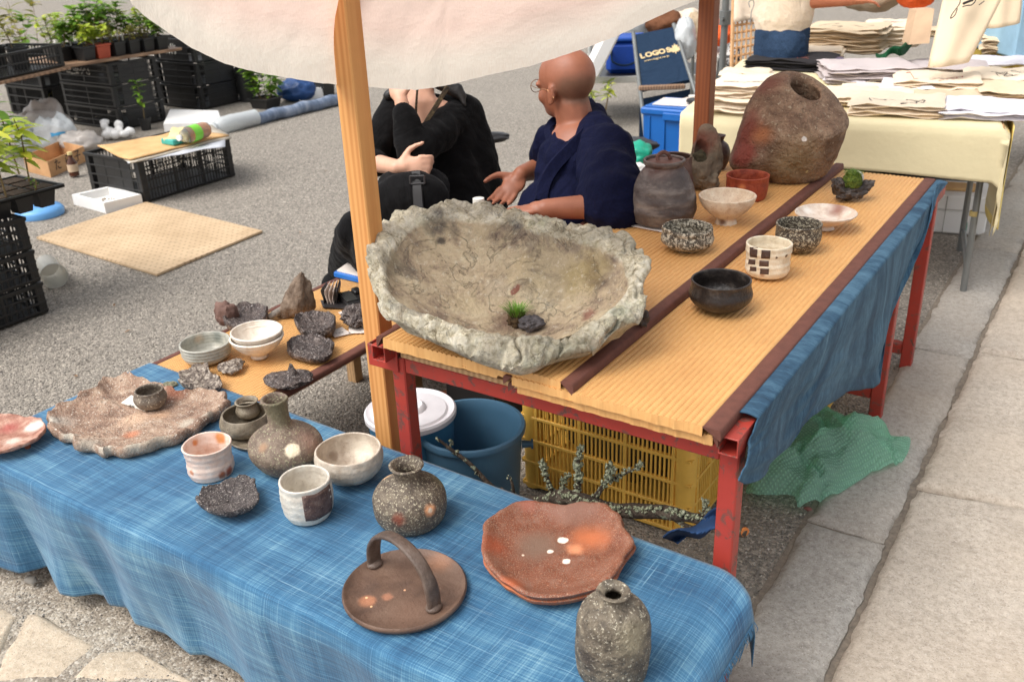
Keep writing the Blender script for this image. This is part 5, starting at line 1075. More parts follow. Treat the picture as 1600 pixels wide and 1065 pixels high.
mb = MB(); e = bp(1163, 830); mb.tube([e+Vector((-.02, .012, 0)), e, e+Vector((.003, -.002, 0))], [.010, .0105, .0100], 12); part('cut_end', mb, plain('cut wood', S(196, 116, 52), .6), br, world=True)
c = bp(1090, 825, -.06); mb = MB()
mb.sheet(lambda u, v: bp(1058+70*u-22*v*(1-u), 848-8*v-46*u*(.5+.5*v)-5*math.sin(u*9), -.06+.03*math.sin(u*6+v*4)), 20, 8)
o = solo('cloth_scrap', mb, plain('navy cloth', S(34, 66, 108), .9), 'dark blue scrap of cloth knotted on the branch by the red leg', 'cloth', c); o.modifiers.new('t', 'SOLIDIFY').thickness = .003
# green bubble wrap bag
BW = [(1165, 768), (1190, 780), (1235, 782), (1250, 795), (1300, 778), (1355, 745), (1385, 735), (1412, 720), (1422, 686), (1395, 682), (1350, 668), (1300, 648), (1275, 640), (1240, 665), (1215, 700), (1190, 735)]
ring = outl(BW, .022, 96); cbw = sum(ring, Vector())/96
mb = MB(); NR = 30
def bwz(p, k): 
    a = (p.x-cbw.x)*.55+(p.y-cbw.y)*.9; b = (p.x-cbw.x)*.9-(p.y-cbw.y)*.55
    z = .080*(1-k**3)+.060*math.exp(-((b-.01)/.04)**2)*(1-k**2)+.055*nz((p.x, p.y, 0), 6, 3)*(1-k*.5)-.03*max(0, 1-abs(nz((p.x, p.y, 0), 5, 9, 2))/.12)+.010*nz((p.x, p.y, 0), 26, 4)
    return max(.026, .026+z)
mb.uv = {}
for j in range(NR+1):
    k = j/NR
    for p in ring:
        q = cbw.lerp(p, k); mb.uv[len(mb.v)] = (q.x*1.2, q.y*1.2); mb.v.append((q.x, q.y, bwz(q, k)))
for j in range(NR):
    for i in range(96): mb.f.append((j*96+i, (j+1)*96+i, (j+1)*96+(i+1) % 96, j*96+(i+1) % 96))
t = NT('green bubble wrap'); uv = t.tc.outputs['UV']
mpn = t.n('ShaderNodeMapping', {'Vector': uv, 'Rotation': (0, 0, .5)}).outputs[0]
v = t.n('ShaderNodeTexVoronoi', {'Vector': mpn, 'Scale': 95.0, 'Randomness': .12}).outputs['Distance']; bub = t.ramp(v, [(.15, 1), (.5, 0)], 'EASE')
nm = t.bump(bub, .8, .006); nm = t.bump(t.noise(uv, 9, 4), .4, .02, nm)
gl = t.n('ShaderNodeBsdfPrincipled', {'Base Color': S(196, 246, 222), 'Roughness': .18, 'Normal': nm}); tr = t.n('ShaderNodeBsdfTransparent', {'Color': S(190, 244, 218)}); tl = t.n('ShaderNodeBsdfTranslucent', {'Color': S(178, 248, 214), 'Normal': nm})
m1 = t.n('ShaderNodeMixShader', {0: .4, 1: gl.outputs[0], 2: tl.outputs[0]}); m2 = t.n('ShaderNodeMixShader', {0: t.ramp(bub, [(0, .52), (1, .30)]), 1: m1.outputs[0], 2: tr.outputs[0]}); t.t.links.new(m2.outputs[0], t.out.inputs[0])
solo('bubble_wrap', mb, t.m, 'crumpled sheet of green bubble wrap on the kerb beside the denim cloth', 'bubble wrap', Vector((cbw.x, cbw.y, .02)), ang=None)
# ---------------------------------------------------------------- left background: nursery stand and litter
def crate_stack(name, label0, corner, w, d, h, n, mat=M_kcr, group='black plastic crates', rows=3, cols=2, pitch=.03, solid=(2, 3), first=None, labels=None, rz=0):
    """corner: ground point of the right near corner (+x, -y)"""
    cx, cy = corner[0]-w/2, corner[1]+d/2; out = []
    for i in range(n):
        lb_ = labels[i]
        if first is None:
            first = thing(name, lb_, 'crate', (cx, cy, .003+i*(h+.002)), rz, group); crate_parts(first, w, d, h, mat, rows, cols, pitch, .006, .035, solid, False); out.append(first)
        else: out.append(clone(first, (cx, cy, .003+i*(h+.002)), rz, lb_))
    return out
gA = at(190, 205, 0); zA = zat(gA.x, gA.y, 100); print('stackA h', zA, gA)
A = crate_stack('black_crate', '', gA, .72, .46, zA/3-.003, 3, labels=['bottom black crate of the stack behind the potted sapling', 'middle black crate of the stack behind the potted sapling', 'top black crate under the plant plank, white lettering on its side'], pitch=.022)
gB = at(318, 173, 0); zB = zat(gB.x, gB.y, 62); print('stackB h', zB)
B = crate_stack('black_crate', '', gB, .56, .50, zB/3-.003, 3, labels=['bottom black crate of the stack right of the sapling stack', 'middle black crate of the stack right of the sapling stack', 'top black crate of the right hand stack half under the canopy'], solid=(0, 1, 2, 3))
gC = at(78, 186, 0); C_ = crate_stack('black_crate', '', gC, .60, .7, .26, 2, labels=['lower black crate under the left end of the plant plank', 'upper black crate under the left end of the plant plank'])
M_wh = plain('white print', S(214, 210, 200), .7)
def scribble(parent, org, xd, rows, n, seed, sz=.012):
    """small unreadable stencilled characters"""
    rg = random.Random(seed); mb = MB(); xd = Vector(xd).normalized(); nr_ = xd.cross(Vector((0, 0, 1))).normalized()
    for r in range(rows):
        for i in range(n):
            if rg.random() < .15: continue
            o = Vector(org)+xd*(i*sz*1.25)-Vector((0, 0, r*sz*1.6))
            for k in range(3):
                a = o+xd*rg.uniform(0, sz*.7)+Vector((0, 0, rg.uniform(0, sz*.8))); L_ = xd*rg.uniform(.3, .8)*sz if rg.random() < .5 else Vector((0, 0, rg.uniform(.4, .9)*sz)); wv = Vector((0, 0, sz*.3)) if L_.z == 0 else xd*sz*.3
                mb.add([a, a+L_, a+L_+wv, a+wv], [(0, 1, 2, 3)])
    mb.v = [tuple(Vector(v)+nr_*.003) for v in mb.v]
    part('lettering', mb, M_wh, parent, smooth=False, world=True, kind='stuff')
# plank with plants
zt = zA+.012
p0, p1 = at(104, 107, zt), at(285, 79, zt); d_ = (p1-p0); L = d_.length; ex = d_.normalized(); ey = Vector((-ex.y, ex.x, 0)); print('plank', p0, p1)
def plank(a, b, wdt, z, label):
    mb = MB(); e = (b-a).normalized(); f = Vector((-e.y, e.x, 0)); Lk = (b-a).length
    M = Matrix(((e.x, f.x, 0, 0), (e.y, f.y, 0, 0), (0, 0, 1, 0), (0, 0, 0, 1)))
    mb.box(0, Lk, 0, wdt, -.022, 0, .003, M); return solo('plank', mb, M_plank, label, 'plank', Vector((a.x, a.y, z)), world=False, ang=30, group='planks of the plant stand')
plank(p0, p1, .75, zt+.024, 'weathered plank on black crates carrying rows of potted seedlings')
zt2 = zt-.004; a0, a1 = at(-40, 142, zt2), at(112, 108, zt2); plank(a0, a1, .75, zt2+.022, 'left weathered plank carrying a low black crate')
# leaves
def leafmesh(name, L, W, bend=.25, mat=None):
    mb = MB(); N = 4
    for i in range(N+1):
        t = i/N; w_ = W*math.sin(math.pi*min(1, t*.92+.06))**.8*(1-.35*t); z = -bend*L*t*t
        mb.v += [(L*t, -w_, z+.12*w_), (L*t, 0, z-.06*w_), (L*t, w_, z+.12*w_)]
    for i in range(N):
        for k in (0, 1): mb.f.append((i*3+k, (i+1)*3+k, (i+1)*3+k+1, i*3+k+1))
    return mb
def leafmat(name, col, var=.35):
    t = NT(name); oi = t.n('ShaderNodeObjectInfo').outputs['Random']; isl_ = t.n('ShaderNodeNewGeometry').outputs['Random Per Island']
    f = t.math('FRACT', t.math('ADD', oi, isl_)); a = tuple(x*(1-var) for x in col[:3])+(1,); b = tuple(min(1, x*(1+var)) for x in col[:3])+(1,)
    c = t.ramp(f, [(0, a), (.7, b), (1, (min(1, b[0]*1.35), b[1]*1.1, b[2], 1))])
    d = t.n('ShaderNodeBsdfPrincipled', {'Base Color': c, 'Roughness': .5}); tl = t.n('ShaderNodeBsdfTranslucent', {'Color': c}); m = t.n('ShaderNodeMixShader', {0: .35, 1: d.outputs[0], 2: tl.outputs[0]}); t.t.links.new(m.outputs[0], t.out.inputs[0]); return t.m
LM = [leafmat('leaf green', S(108, 146, 46)), leafmat('leaf yellow green', S(172, 188, 70)), leafmat('leaf dark', S(74, 116, 42)), leafmat('leaf olive', S(140, 140, 64))]
M_soil = clay('potting soil', [(.3, S(44, 34, 26)), (.7, S(84, 66, 50))], scale=120, rough=.95, bump=1.0); M_pot = plain('black pot plastic', S(36, 36, 36), .4); M_terra = plain('terracotta plastic', S(176, 78, 52), .55); M_stem = plain('plant stem', S(118, 98, 60), .7); M_tag = plain('plant tag', S(226, 222, 212), .6)
LF = {}
def leaf_at(rg, p, dirv, L, W, mb, bend=.3):
    """adds one leaf to a joined mesh"""
    m = leafmesh('', L, W, bend); X = dirv.normalized(); Y = Vector((0, 0, 1)).cross(X); Y = Y.normalized() if Y.length > 1e-3 else Vector((0, 1, 0)); Z = X.cross(Y)
    M = Matrix(((X.x, Y.x, Z.x, p.x), (X.y, Y.y, Z.y, p.y), (X.z, Y.z, Z.z, p.z), (0, 0, 0, 1))); mb.add(m.v, m.f, M)
def potted(name, label, loc, ps, ph, H, nl, L, W, lm, seed, group=None, square=True, stems=3, potmat=None, tagp=True, spread=.5, singles=False, bare=.25, lean=0.0):
    rg = random.Random(seed); root = thing(name, label, 'potted plant', loc, rg.uniform(-.15, .15), group)
    mb = MB(); nn = 4 if square else 20; rot = Matrix.Rotation(math.pi/4 if square else 0, 4, 'Z'); k = 1.41 if square else 1
    mb.lathe([(0, 0), (ps*.38*k, 0), (ps*.46*k, ph*.86), (ps*.52*k, ph*.88), (ps*.52*k, ph), (ps*.47*k, ph), (ps*.46*k, ph*.82), (0, ph*.82)], nn, M=rot); part('pot', mb, potmat or M_pot, root, ang=30)
    mb = MB(); mb.lathe([(ps*.45*k, ph*.84), (0, ph*.90)], nn, M=rot); part('soil', mb, M_soil, root)
    fm = MB(); sm = MB()
    for i in range(stems):
        a = rg.uniform(0, 6.28); b = Vector((math.cos(a), math.sin(a), 0))*ps*.22*(stems > 1); dv = Vector((math.cos(a)*spread*rg.uniform(.2, .8)+lean, math.sin(a)*spread*rg.uniform(.2, .8), 1)).normalized(); h_ = H*rg.uniform(.7, 1.05)
        pts = [b+Vector((0, 0, ph*.85))+dv*h_*t+Vector((math.sin(t*4+i), math.cos(t*3+i), 0))*h_*.04*t for t in (0, .3, .6, 1)]
        sm.tube(pts, [.0035, .003, .0025, .0015], 5)
        for j in range(nl//stems):
            t = bare+(1-bare)*rg.random()**.8; q = Vector(pts[0]).lerp(Vector(pts[3]), t); a2 = rg.uniform(0, 6.28); e = Vector((math.cos(a2), math.sin(a2), rg.uniform(-.1, .7)))
            s_ = rg.uniform(.6, 1.1)
            if singles:
                key = (lm, round(L, 3)); 
                if key not in LF: LF[key] = leafmesh('leaf', L, W).mesh('leaf', ang=None); LF[key].materials.append(LM[lm])
                o = link('leaf', LF[key], None, root); X = e.normalized(); Y = Vector((0, 0, 1)).cross(X).normalized(); Z = X.cross(Y)
                o.matrix_local = Matrix(((X.x*s_, Y.x*s_, Z.x*s_, q.x), (X.y*s_, Y.y*s_, Z.y*s_, q.y), (X.z*s_, Y.z*s_, Z.z*s_, q.z), (0, 0, 0, 1)))
            else: leaf_at(rg, q, e, L*s_, W*s_, fm)
    part('stems', sm, M_stem, root)
    if not singles: part('foliage', fm, LM[lm], root, ang=None, kind='stuff')
    if tagp:
        mb = MB(); a = rg.uniform(-1, 1)*ps*.3; mb.box(a-.009, a+.009, -ps*.42, -ps*.42+.0015, ph*.7, ph+.055, .0005, Matrix.Rotation(rg.uniform(-.2, .2), 4, 'X')); part('plant_tag', mb, M_tag, root)
    return root
rg = random.Random(3); ps = .125; kinds = [('bushy yellow green seedling', 1, .28, 90, .075, .022, .55), ('fresh green leafy seedling', 0, .26, 90, .08, .026, .6), ('fine dark green herb', 2, .22, 120, .05, .012, .75), ('olive brown thin seedling', 3, .24, 46, .06, .017, .55), ('tall broad leaved green plant', 0, .36, 90, .11, .034, .4)]
n_ = int(L/.135)
for row in range(3):
    for i in range(n_):
        if row == 0 and i == 0: continue
        k_ = kinds[rg.choice([0, 1, 2, 3, 0, 1, 4] if row else [3, 0, 2, 1, 3])]; loc = p0+ex*(.10+.135*i+.02*row)+ey*(.10+.15*row); loc.z = zt+.025
        tc = row == 0 and i == 2
        potted('potted_plant', ('%s in a red terracotta pot on the plank' % k_[0]) if tc else '%s, %s from left in the %s row of the plank' % (k_[0], ['first', 'second', 'third', 'fourth', 'fifth', 'sixth', 'seventh', 'eighth', 'ninth', 'tenth', 'eleventh', 'twelfth', 'thirteenth'][i], ('front', 'middle', 'back')[row]), loc, ps, .11, k_[2]*(1 if row else .62), k_[3], k_[4], k_[5], k_[1], 100+row*40+i, 'potted seedlings on the plank', True, 4, M_terra if tc else None, rg.random() < .55, k_[6])
e2 = (a1-a0).normalized(); f2 = Vector((-e2.y, e2.x, 0))
lc = thing('black_crate', 'low black crate holding pots on the left plank', 'crate', a0+e2*((a1-a0).length*.58)+f2*.28+Vector((0, 0, .024)), math.atan2(e2.y, e2.x), 'black plastic crates'); crate_parts(lc, (a1-a0).length*.8, .5, .17, M_kcr, 2, 2, .03, .006, .035, (), False)
for i, (u_, v_) in enumerate(((.35, .2), (.55, .35), (.75, .25), (.45, .5), (.8, .5))):
    loc = a0+e2*((a1-a0).length*u_)+f2*v_+Vector((0, 0, .036)); potted('potted_plant', 'sparse %s plant in a black pot inside the low crate' % ('green leftmost', 'yellowish second', 'olive fourth', 'green third', 'yellowish rightmost')[i], loc, .15, .16, .3, 26, .09, .024, (0, 1, 3)[i % 3], 300+i, 'pots in the low crate', False, 2, None, False, .4)
for i, (x, y) in enumerate(((20, 62), (75, 60), (120, 40), (62, 75))):
    pass
# tall pots and stakes behind
for i, (x, y, hh) in enumerate(((15, 55, .5), (90, 45, .45), (150, 40, .4), (40, 40, .6))):
    loc = at(x, y, .0) if False else P(x, y, 8.6+.2*i); loc.z = 0; potted('potted_plant', ['tall leafy plant in a black pot far behind the low crate', 'broad green plant in a black tub beyond the plank', 'yellowish bush in a black tub behind the seedlings', 'leggy plant in a black pot at the top left corner'][i], loc, .32, .42, hh, 46, .16, .045, (0, 0, 1, 3)[i], 400+i, 'plants behind the stand', False, 4, None, False, .45)
# sapling in front of the stack
potted('potted_plant', 'slim sapling with a paper tag in a small black pot by the crates', at(229, 203, 0), .10, .10, .42, 34, .075, .02, 0, 77, None, False, 1, None, False, .05, bare=.3)
potted('potted_plant', 'dense green leafy plant in a black pot near the blue tarp', at(416, 168, 0), .22, .09, .34, 220, .10, .03, 0, 78, None, True, 9, None, False, .6, bare=.1)
potted('potted_plant', 'plant in a tall black pot with tan soil next to the crate stack', at(388, 158, 0), .20, .30, .25, 26, .08, .02, 2, 79, None, False, 3, None, False, .4)
potted('potted_plant', 'dried plant in a square black pot left of the wooden post', at(508, 150, 0), .16, .16, .18, 14, .05, .012, 3, 80, None, True, 3, None, False, .5)
potted('potted_plant', 'small moss pot between the crates under the plank', at(92, 172, 0), .18, .06, .12, 30, .05, .015, 3, 81, None, True, 5, None, False, .8)
# near stack at the left edge with a tray of seedlings
gN = at(79, 489, 0); zN = zat(gN.x, gN.y, 339); print('near stack', zN, gN)
labs = ['bottom black crate of the stack at the left edge', 'second black crate of the stack at the left edge', 'third black crate of the stack at the left edge', 'top black crate holding the seedling tray at the left edge']
nN = 3; hN = zN/nN-.002
st = None
for i in range(nN):
    loc = (gN.x-.26, gN.y-.34, .003+i*(hN+.002))
    if st is None: st = thing('black_crate', labs[0], 'crate', loc, 0, 'black plastic crates'); crate_parts(st, .52, .68, hN, M_kcr, 3, 4, .026, .006, .035, (), False)
    else: clone(st, loc, 0, labs[i] if i < nN-1 else labs[3])
ztr = zN+.085; tr_ = thing('plug_tray', 'black seedling tray with square cells overhanging the crates at the left edge', 'tray', (gN.x-.18, gN.y-.28, zN))
q0 = at(101, 288, ztr); q1 = at(-4, 348, ztr); print('tray', q0, q1, ztr)
tw, td = .36, max(.45, (q0-q1).length+.1); x1_, y1_ = q0.x, q0.y; x0_, y0_ = x1_-tw, y1_-td
mb = MB(); mb.box(x0_, x1_, y0_, y1_, ztr-.010, ztr-.004, .001)
for a in (x0_, x1_-.012): mb.box(a, a+.012, y0_, y1_, ztr-.012, ztr+.004, .002)
for b in (y0_, y1_-.012): mb.box(x0_+.012, x1_-.012, b, b+.012, ztr-.012, ztr+.004, .002)
part('rim', mb, M_kcr, tr_, world=True, ang=30)
nx, ny = 3, int(td/.10)
for i in range(nx):
    for j in range(ny):
        cx, cy = x0_+.02+(tw-.04)*(i+.5)/nx, y0_+.02+(td-.04)*(j+.5)/ny; mb = MB(); mb.lathe([(0, ztr-.085), (.042, ztr-.085), (.060, ztr-.0105)], 4, M=Matrix.Translation((cx, cy, 0)) @ Matrix.Rotation(math.pi/4, 4, 'Z')); part('cell', mb, M_kcr, tr_, world=True, ang=30)
        mb = MB(); mb.box(cx-.042, cx+.042, cy-.042, cy+.042, ztr-.0035, ztr+.002, .004); part('soil', mb, M_soil, tr_, world=True)
def seedling(label, loc, H, nl, L, W, lm, seed, lean=0):
    rg = random.Random(seed); root = thing('seedling', label, 'seedling', loc, 0, 'seedlings in the near tray'); b = Vector((0, 0, 0)); top = Vector((lean*H, rg.uniform(-.1, .1)*H, H)); mb = MB()
    pts = [b, b.lerp(top, .35)+Vector((.012, 0, 0)), b.lerp(top, .7)+Vector((.006, .01, 0)), top]; mb.tube(pts, [.004, .0035, .003, .0018], 6); part('stem', mb, M_stem, root)
    key = (lm, L)
    if key not in LF: LF[key] = leafmesh('leaf', L, W, .35).mesh('leaf', ang=None); LF[key].materials.append(LM[lm])
    for j in range(nl):
        t = .35+.65*(j+.5)/nl; q = b.lerp(top, t); a2 = j*2.4+rg.uniform(-.4, .4); e = Vector((math.cos(a2), math.sin(a2), rg.uniform(-.25, .45))); s_ = rg.uniform(.65, 1.1); o = link('leaf', LF[key], None, root); X = e.normalized(); Y = Vector((0, 0, 1)).cross(X).normalized(); Z = X.cross(Y)
        o.matrix_local = Matrix(((X.x*s_, Y.x*s_, Z.x*s_, q.x), (X.y*s_, Y.y*s_, Z.y*s_, q.y), (X.z*s_, Y.z*s_, Z.z*s_, q.z), (0, 0, 0, 1)))
seedling('yellow green seedling with brown stem at the front of the near tray', at(10, 308, ztr), .30, 34, .12, .030, 1, 1, -.02)
seedling('green leafy seedling beside the tray corner at the left edge', at(46, 284, ztr), .27, 30, .115, .029, 1, 2, -.15)
seedling('thin red stemmed seedling behind the leafy ones in the near tray', at(30, 272, ztr), .34, 28, .105, .026, 0, 3, -.1)
seedling('tiny sprout at the corner of the near tray', at(56, 298, ztr), .06, 8, .03, .007, 0, 4, 0)
seedling('tall seedling cut by the left frame edge', at(-12, 300, ztr), .58, 40, .13, .028, 1, 5, .02)
# crate with cardboard and bottle
g1, g2, g3 = at(168, 300, 0), at(228, 319, 0), at(378, 277, 0); zK = zat(g2.x, g2.y, 252); print('card crate', g1, g2, g3, zK)
wK, dK = g2.x-g1.x+.06, g3.y-g2.y; kc = thing('black_crate', 'black lettered crate topped with flattened cardboard in mid ground', 'crate', (g2.x-wK/2, g2.y+dK/2, .002), 0, 'black plastic crates'); crate_parts(kc, wK, dK, zK, M_kcr, 4, 3, .022, .006, .04, (0,), False)
scribble(kc, Vector((g2.x+.004, g2.y+.12, zK*.80)), (0, 1, 0), 2, 12, 4, .020); scribble(kc, Vector((g2.x+.004, g2.y+.50, zK*.66)), (0, 1, 0), 3, 6, 5, .016)
scribble(A[2], Vector((gA.x-.60, gA.y-.004, zA*.86)), (1, 0, 0), 2, 14, 6, .020); scribble(B[2], Vector((gB.x-.45, gB.y-.004, zB*.86)), (1, 0, 0), 2, 7, 7, .03)
M_card = clay('cardboard', [(.3, S(196, 152, 100)), (.7, S(222, 182, 128))], scale=8, rough=.85, bump=.15); M_foam = plain('white foam', S(232, 230, 226), .6, .2, 300, .04)
def sheetcard(name, label, px, z, mat, th=.006, cat='cardboard', warp=.015):
    q = [at(x, y, z) for x, y in px]; c = sum(q, Vector())/4; mb = MB()
    mb.sheet(lambda u, v: (q[0]*(1-u)+q[1]*u)*(1-v)+(q[3]*(1-u)+q[2]*u)*v+Vector((0, 0, warp*nz((u*1.5, v*1.5, z), 1.2, 3))), 14, 14); o = solo(name, mb, mat, label, cat, c, ang=None); m = o.modifiers.new('t', 'SOLIDIFY'); m.thickness = th; return o
sheetcard('paper_sheet', 'pale plastic sheet hanging out under the cardboard on the crate', ((200, 255), (352, 228), (352, 212), (190, 235)), zK+.003, plain('pale sheet', S(206, 208, 214), .4), .003, 'sheet')
sheetcard('cardboard', 'grey edged lower cardboard on the black crate', ((205, 254), (362, 214), (330, 196), (172, 232)), zK+.012, plain('grey card', S(190, 180, 162), .85), .006)
sheetcard('cardboard', 'tan flattened cardboard carrying the tea bottle on the crate', ((203, 249), (358, 210), (280, 205), (152, 228)), zK+.024, M_card)
c = at(305, 222, zK+.03); bt = thing('plastic_bottle', 'clear tea bottle with green label lying on the cardboard', 'bottle', c, .2)
M_pet = NT('clear plastic'); M_pet.bsdf(S(238, 240, 236), .08, None, **{'Transmission Weight': .85, 'IOR': 1.25}); M_pet = M_pet.m
Mx = Matrix.Translation((0, 0, .055)) @ Matrix.Rotation(R(90), 4, 'X') @ Matrix.Translation((0, 0, -.12))
mb = MB(); mb.lathe([(0, 0), (.045, .002), (.05, .02), (.05, .10), (.048, .15), (.05, .17), (.035, .215), (.016, .235), (.016, .245), (0, .246)], 28, M=Mx); part('body', mb, M_pet, bt)
mb = MB(); mb.lathe([(.0515, .09), (.0515, .165)], 28, M=Mx); part('label', mb, plain('green label', S(128, 210, 60), .4), bt); mb = MB(); mb.lathe([(0, .247), (.018, .247), (.018, .262), (0, .263)], 20, M=Mx); part('cap', mb, plain('white cap', S(235, 235, 232), .4), bt)
mb = MB(); mb.lathe([(0, .01), (.044, .01), (.044, .13), (0, .13)], 20, M=Mx); part('tea', mb, plain('tea', S(206, 128, 48), .2), bt)
mb = MB(); mb.box(-.06, .06, -.05, .05, 0, .035, .006); solo('teal_packet', mb, plain('teal packet', S(60, 168, 160), .5), 'small teal packet beside the tea bottle on the cardboard', 'packet', at(272, 224, zK+.03), world=False, ang=30)
sheetcard('paper_bag', 'folded yellowish paper bag behind the teal packet', ((255, 216), (290, 216), (312, 196), (270, 200)), zK+.07, plain('yellowish paper', S(226, 206, 150), .8), .02, 'paper bag', .03)
# foam box, board, lid
def openbox(name, label, cat, corners, h, wall, mat, floor=.02, group=None):
    """corners: ground points: near-left ... counter clockwise"""
    c = sum(corners, Vector())/4; mb = MB(); n = 4; ins = [c+(p-c)*(1-wall/(p-c).length*1.5) for p in corners]
    vs = [(p.x, p.y, .001) for p in corners]+[(p.x, p.y, h) for p in corners]+[(p.x, p.y, h) for p in ins]+[(c.x+(p.x-c.x)*.96, c.y+(p.y-c.y)*.96, floor) for p in ins]; fs = [(3, 2, 1, 0), (12, 13, 14, 15)]
    for k in range(4):
        k2 = (k+1) % 4; fs += [(k, k2, 4+k2, 4+k), (4+k, 4+k2, 8+k2, 8+k), (8+k, 8+k2, 12+k2, 12+k)]
    mb.add(vs, fs); return solo(name, mb, mat, label, cat, Vector((c.x, c.y, 0)), group, smooth=False)
fb = [at(*p, 0) for p in ((116, 320), (166, 334), (224, 320))]; fb.append(fb[0]+fb[2]-fb[1]); 
openbox('foam_box', 'shallow white foam box with crumbs next to the beige board', 'box', fb, .065, .025, M_foam)
mb = MB(); rg = random.Random(8); cfl = sum(fb, Vector())/4
for i in range(30): p = cfl+Vector((rg.uniform(-.08, .10), rg.uniform(-.06, .06), .022)); ellip(mb, p, [rg.uniform(.004, .010)]*3)
tag(solo('crumbs', mb, plain('dry soil', S(150, 132, 108), .9), None, None, cfl), kind='stuff')
bq = [at(*p, .012) for p in ((57, 371), (245, 429), (410, 361), (228, 316))]; cbq = sum(bq, Vector())/4
t = NT('perforated board'); oc = t.tc.outputs['Object']
v = t.n('ShaderNodeTexVoronoi', {'Vector': oc, 'Scale': 27.0, 'Randomness': 0.0}).outputs['Distance']; dot = t.ramp(v, [(.14, 1), (.24, 0)]); f = t.noise(oc, 3, 7, .65); cc = t.ramp(f, [(.3, S(176, 148, 114)), (.7, S(216, 188, 152))]); cc = t.mix(t.math('MULTIPLY', dot, .6), cc, S(128, 102, 74)); cc = t.mix(t.ramp(t.noise(oc, 6, 5), [(.58, 0), (.75, .5)]), cc, S(140, 116, 88))
t.bsdf(cc, .8, t.bump(dot, .4, -.004)); mb = MB(); mb.prism([(p.x, p.y) for p in bq], .004, .016, .002); solo('board', mb, t.m, 'flat beige perforated board lying on the gravel', 'board', cbq, ang=30)
mb = MB(); mb.prism([(p.x, p.y) for p in bq], -.02, .004, .002)
lw = [at(*p, .0) for p in ((258, 208), (350, 206), (344, 188), (268, 186))]; mb = MB(); mb.prism([(p.x, p.y) for p in lw], .002, .085, .01); solo('foam_slab', mb, M_foam, 'white foam box lid behind the cardboard topped crate', 'box lid', sum(lw, Vector())/4, ang=30)
c = at(64, 336, 0); mb = MB(); mb.lathe([(0, .001), (.13, .001), (.135, .03), (.12, .05), (.05, .058), (.02, .052), (0, .052)], 32); t2 = thing('blue_basin', 'light blue round plastic lid beneath the overhanging seedling tray', 'basin', c); part('body', mb, plain('light blue plastic', S(104, 164, 220), .4), t2, ang=50)
mb = MB(); mb.tube([(.02, .05, .05), (.0, .07, .12), (.03, .09, .17)], .012, 8); part('spout', mb, plain('light blue plastic', S(104, 164, 220), .4), t2)
c = at(84, 442, 0); mb = MB(); mb.lathe([(0, 0), (.055, 0), (.06, .10), (.062, .19), (.058, .19), (.055, .10), (.05, .006), (0, .005)], 28, M=Matrix.Translation((0, 0, .06)) @ Matrix.Rotation(R(90), 4, 'Y') @ Matrix.Translation((0, 0, -.1)))
t = NT('frosted plastic'); pb = t.n('ShaderNodeBsdfPrincipled', {'Base Color': S(206, 204, 196), 'Roughness': .25}); tb = t.n('ShaderNodeBsdfTransparent', {'Color': (.9, .9, .88, 1)}); m = t.n('ShaderNodeMixShader', {0: .5, 1: pb.outputs[0], 2: tb.outputs[0]}); t.t.links.new(m.outputs[0], t.out.inputs[0]); M_frost = t.m
solo('plastic_container', mb, M_frost, 'clear plastic container lying by the left crate stack', 'container', c, world=False, rz=-.4)
# shopping bags, cardboard box with writing, little bottle, foam chunks
def bag(label, px, w_, h_, mat, seed, name='plastic_bag', cat='plastic bag'):
    c = at(*px, 0); vs = []
    for v in ICO4[0]:
        k = 1+.22*nz(v, 1.4, seed)+.10*(abs(nz(v, 3.5, seed+2))-.2); q = Vector((v.x*k*w_/2, v.y*k*w_*.42, max(0, (v.z*.5+.45)*k)*h_)); q.x *= 1-.3*max(0, q.z/h_-.5); vs.append(Matrix.Rotation(YAW, 3, 'Z') @ q)
    mb = MB(); mb.add(vs, ICO4[1]); t_ = thing(name, label, cat, c); part('bag', mb, mat, t_, ang=None); return t_, mb, c
t = NT('thin plastic'); pb = t.n('ShaderNodeBsdfPrincipled', {'Base Color': S(222, 226, 226), 'Roughness': .3, 'Normal': t.bump(t.noise(t.tc.outputs['Object'], 22, 6), .5, .02)}); tb = t.n('ShaderNodeBsdfTranslucent', {'Color': S(226, 228, 226)}); m = t.n('ShaderNodeMixShader', {0: .3, 1: pb.outputs[0], 2: tb.outputs[0]}); t.t.links.new(m.outputs[0], t.out.inputs[0]); M_bag = t.m
M_bag2 = plain('grey plastic', S(176, 168, 160), .35, .4, 40)
def badge(root, mb, c, x, y, w_, h_, mat, name='print'):
    p = surf(mb, c, x, y); n_ = (CAM-(p+c)).normalized(); a = Vector((0, 0, 1)).cross(n_).normalized(); b = n_.cross(a); m2 = MB()
    m2.sheet(lambda u, v: p+n_*.004+a*(u-.5)*w_+b*(v-.5)*h_, 4, 2); o = link(name, m2.mesh(name), mat, root); s_ = o.modifiers.new('w', 'SHRINKWRAP'); s_.target = root.children[0]; s_.offset = .003; s_.wrap_mode = 'ABOVE_SURFACE'
M_skyb = plain('light blue print', S(70, 160, 210), .5); M_grn = plain('green print', S(90, 170, 60), .5)
r_, m_, c_ = bag('white carrier bag printed in blue on the ground by the cardboard box', (92, 238), .30, .30, M_bag, 3); badge(r_, m_, c_, 92, 212, .11, .026, M_skyb); badge(r_, m_, c_, 94, 224, .13, .014, M_skyb)
r_, m_, c_ = bag('white carrier bag with green print left of the blue printed one', (55, 238), .24, .24, M_bag, 5); badge(r_, m_, c_, 46, 214, .07, .012, M_grn); badge(r_, m_, c_, 63, 227, .05, .022, M_grn)
bag('empty grey translucent bag slumped behind the cardboard box', (128, 238), .34, .17, M_bag2, 8); bag('big grey clear bag standing behind the two carrier bags', (78, 222), .40, .33, M_bag2, 11)
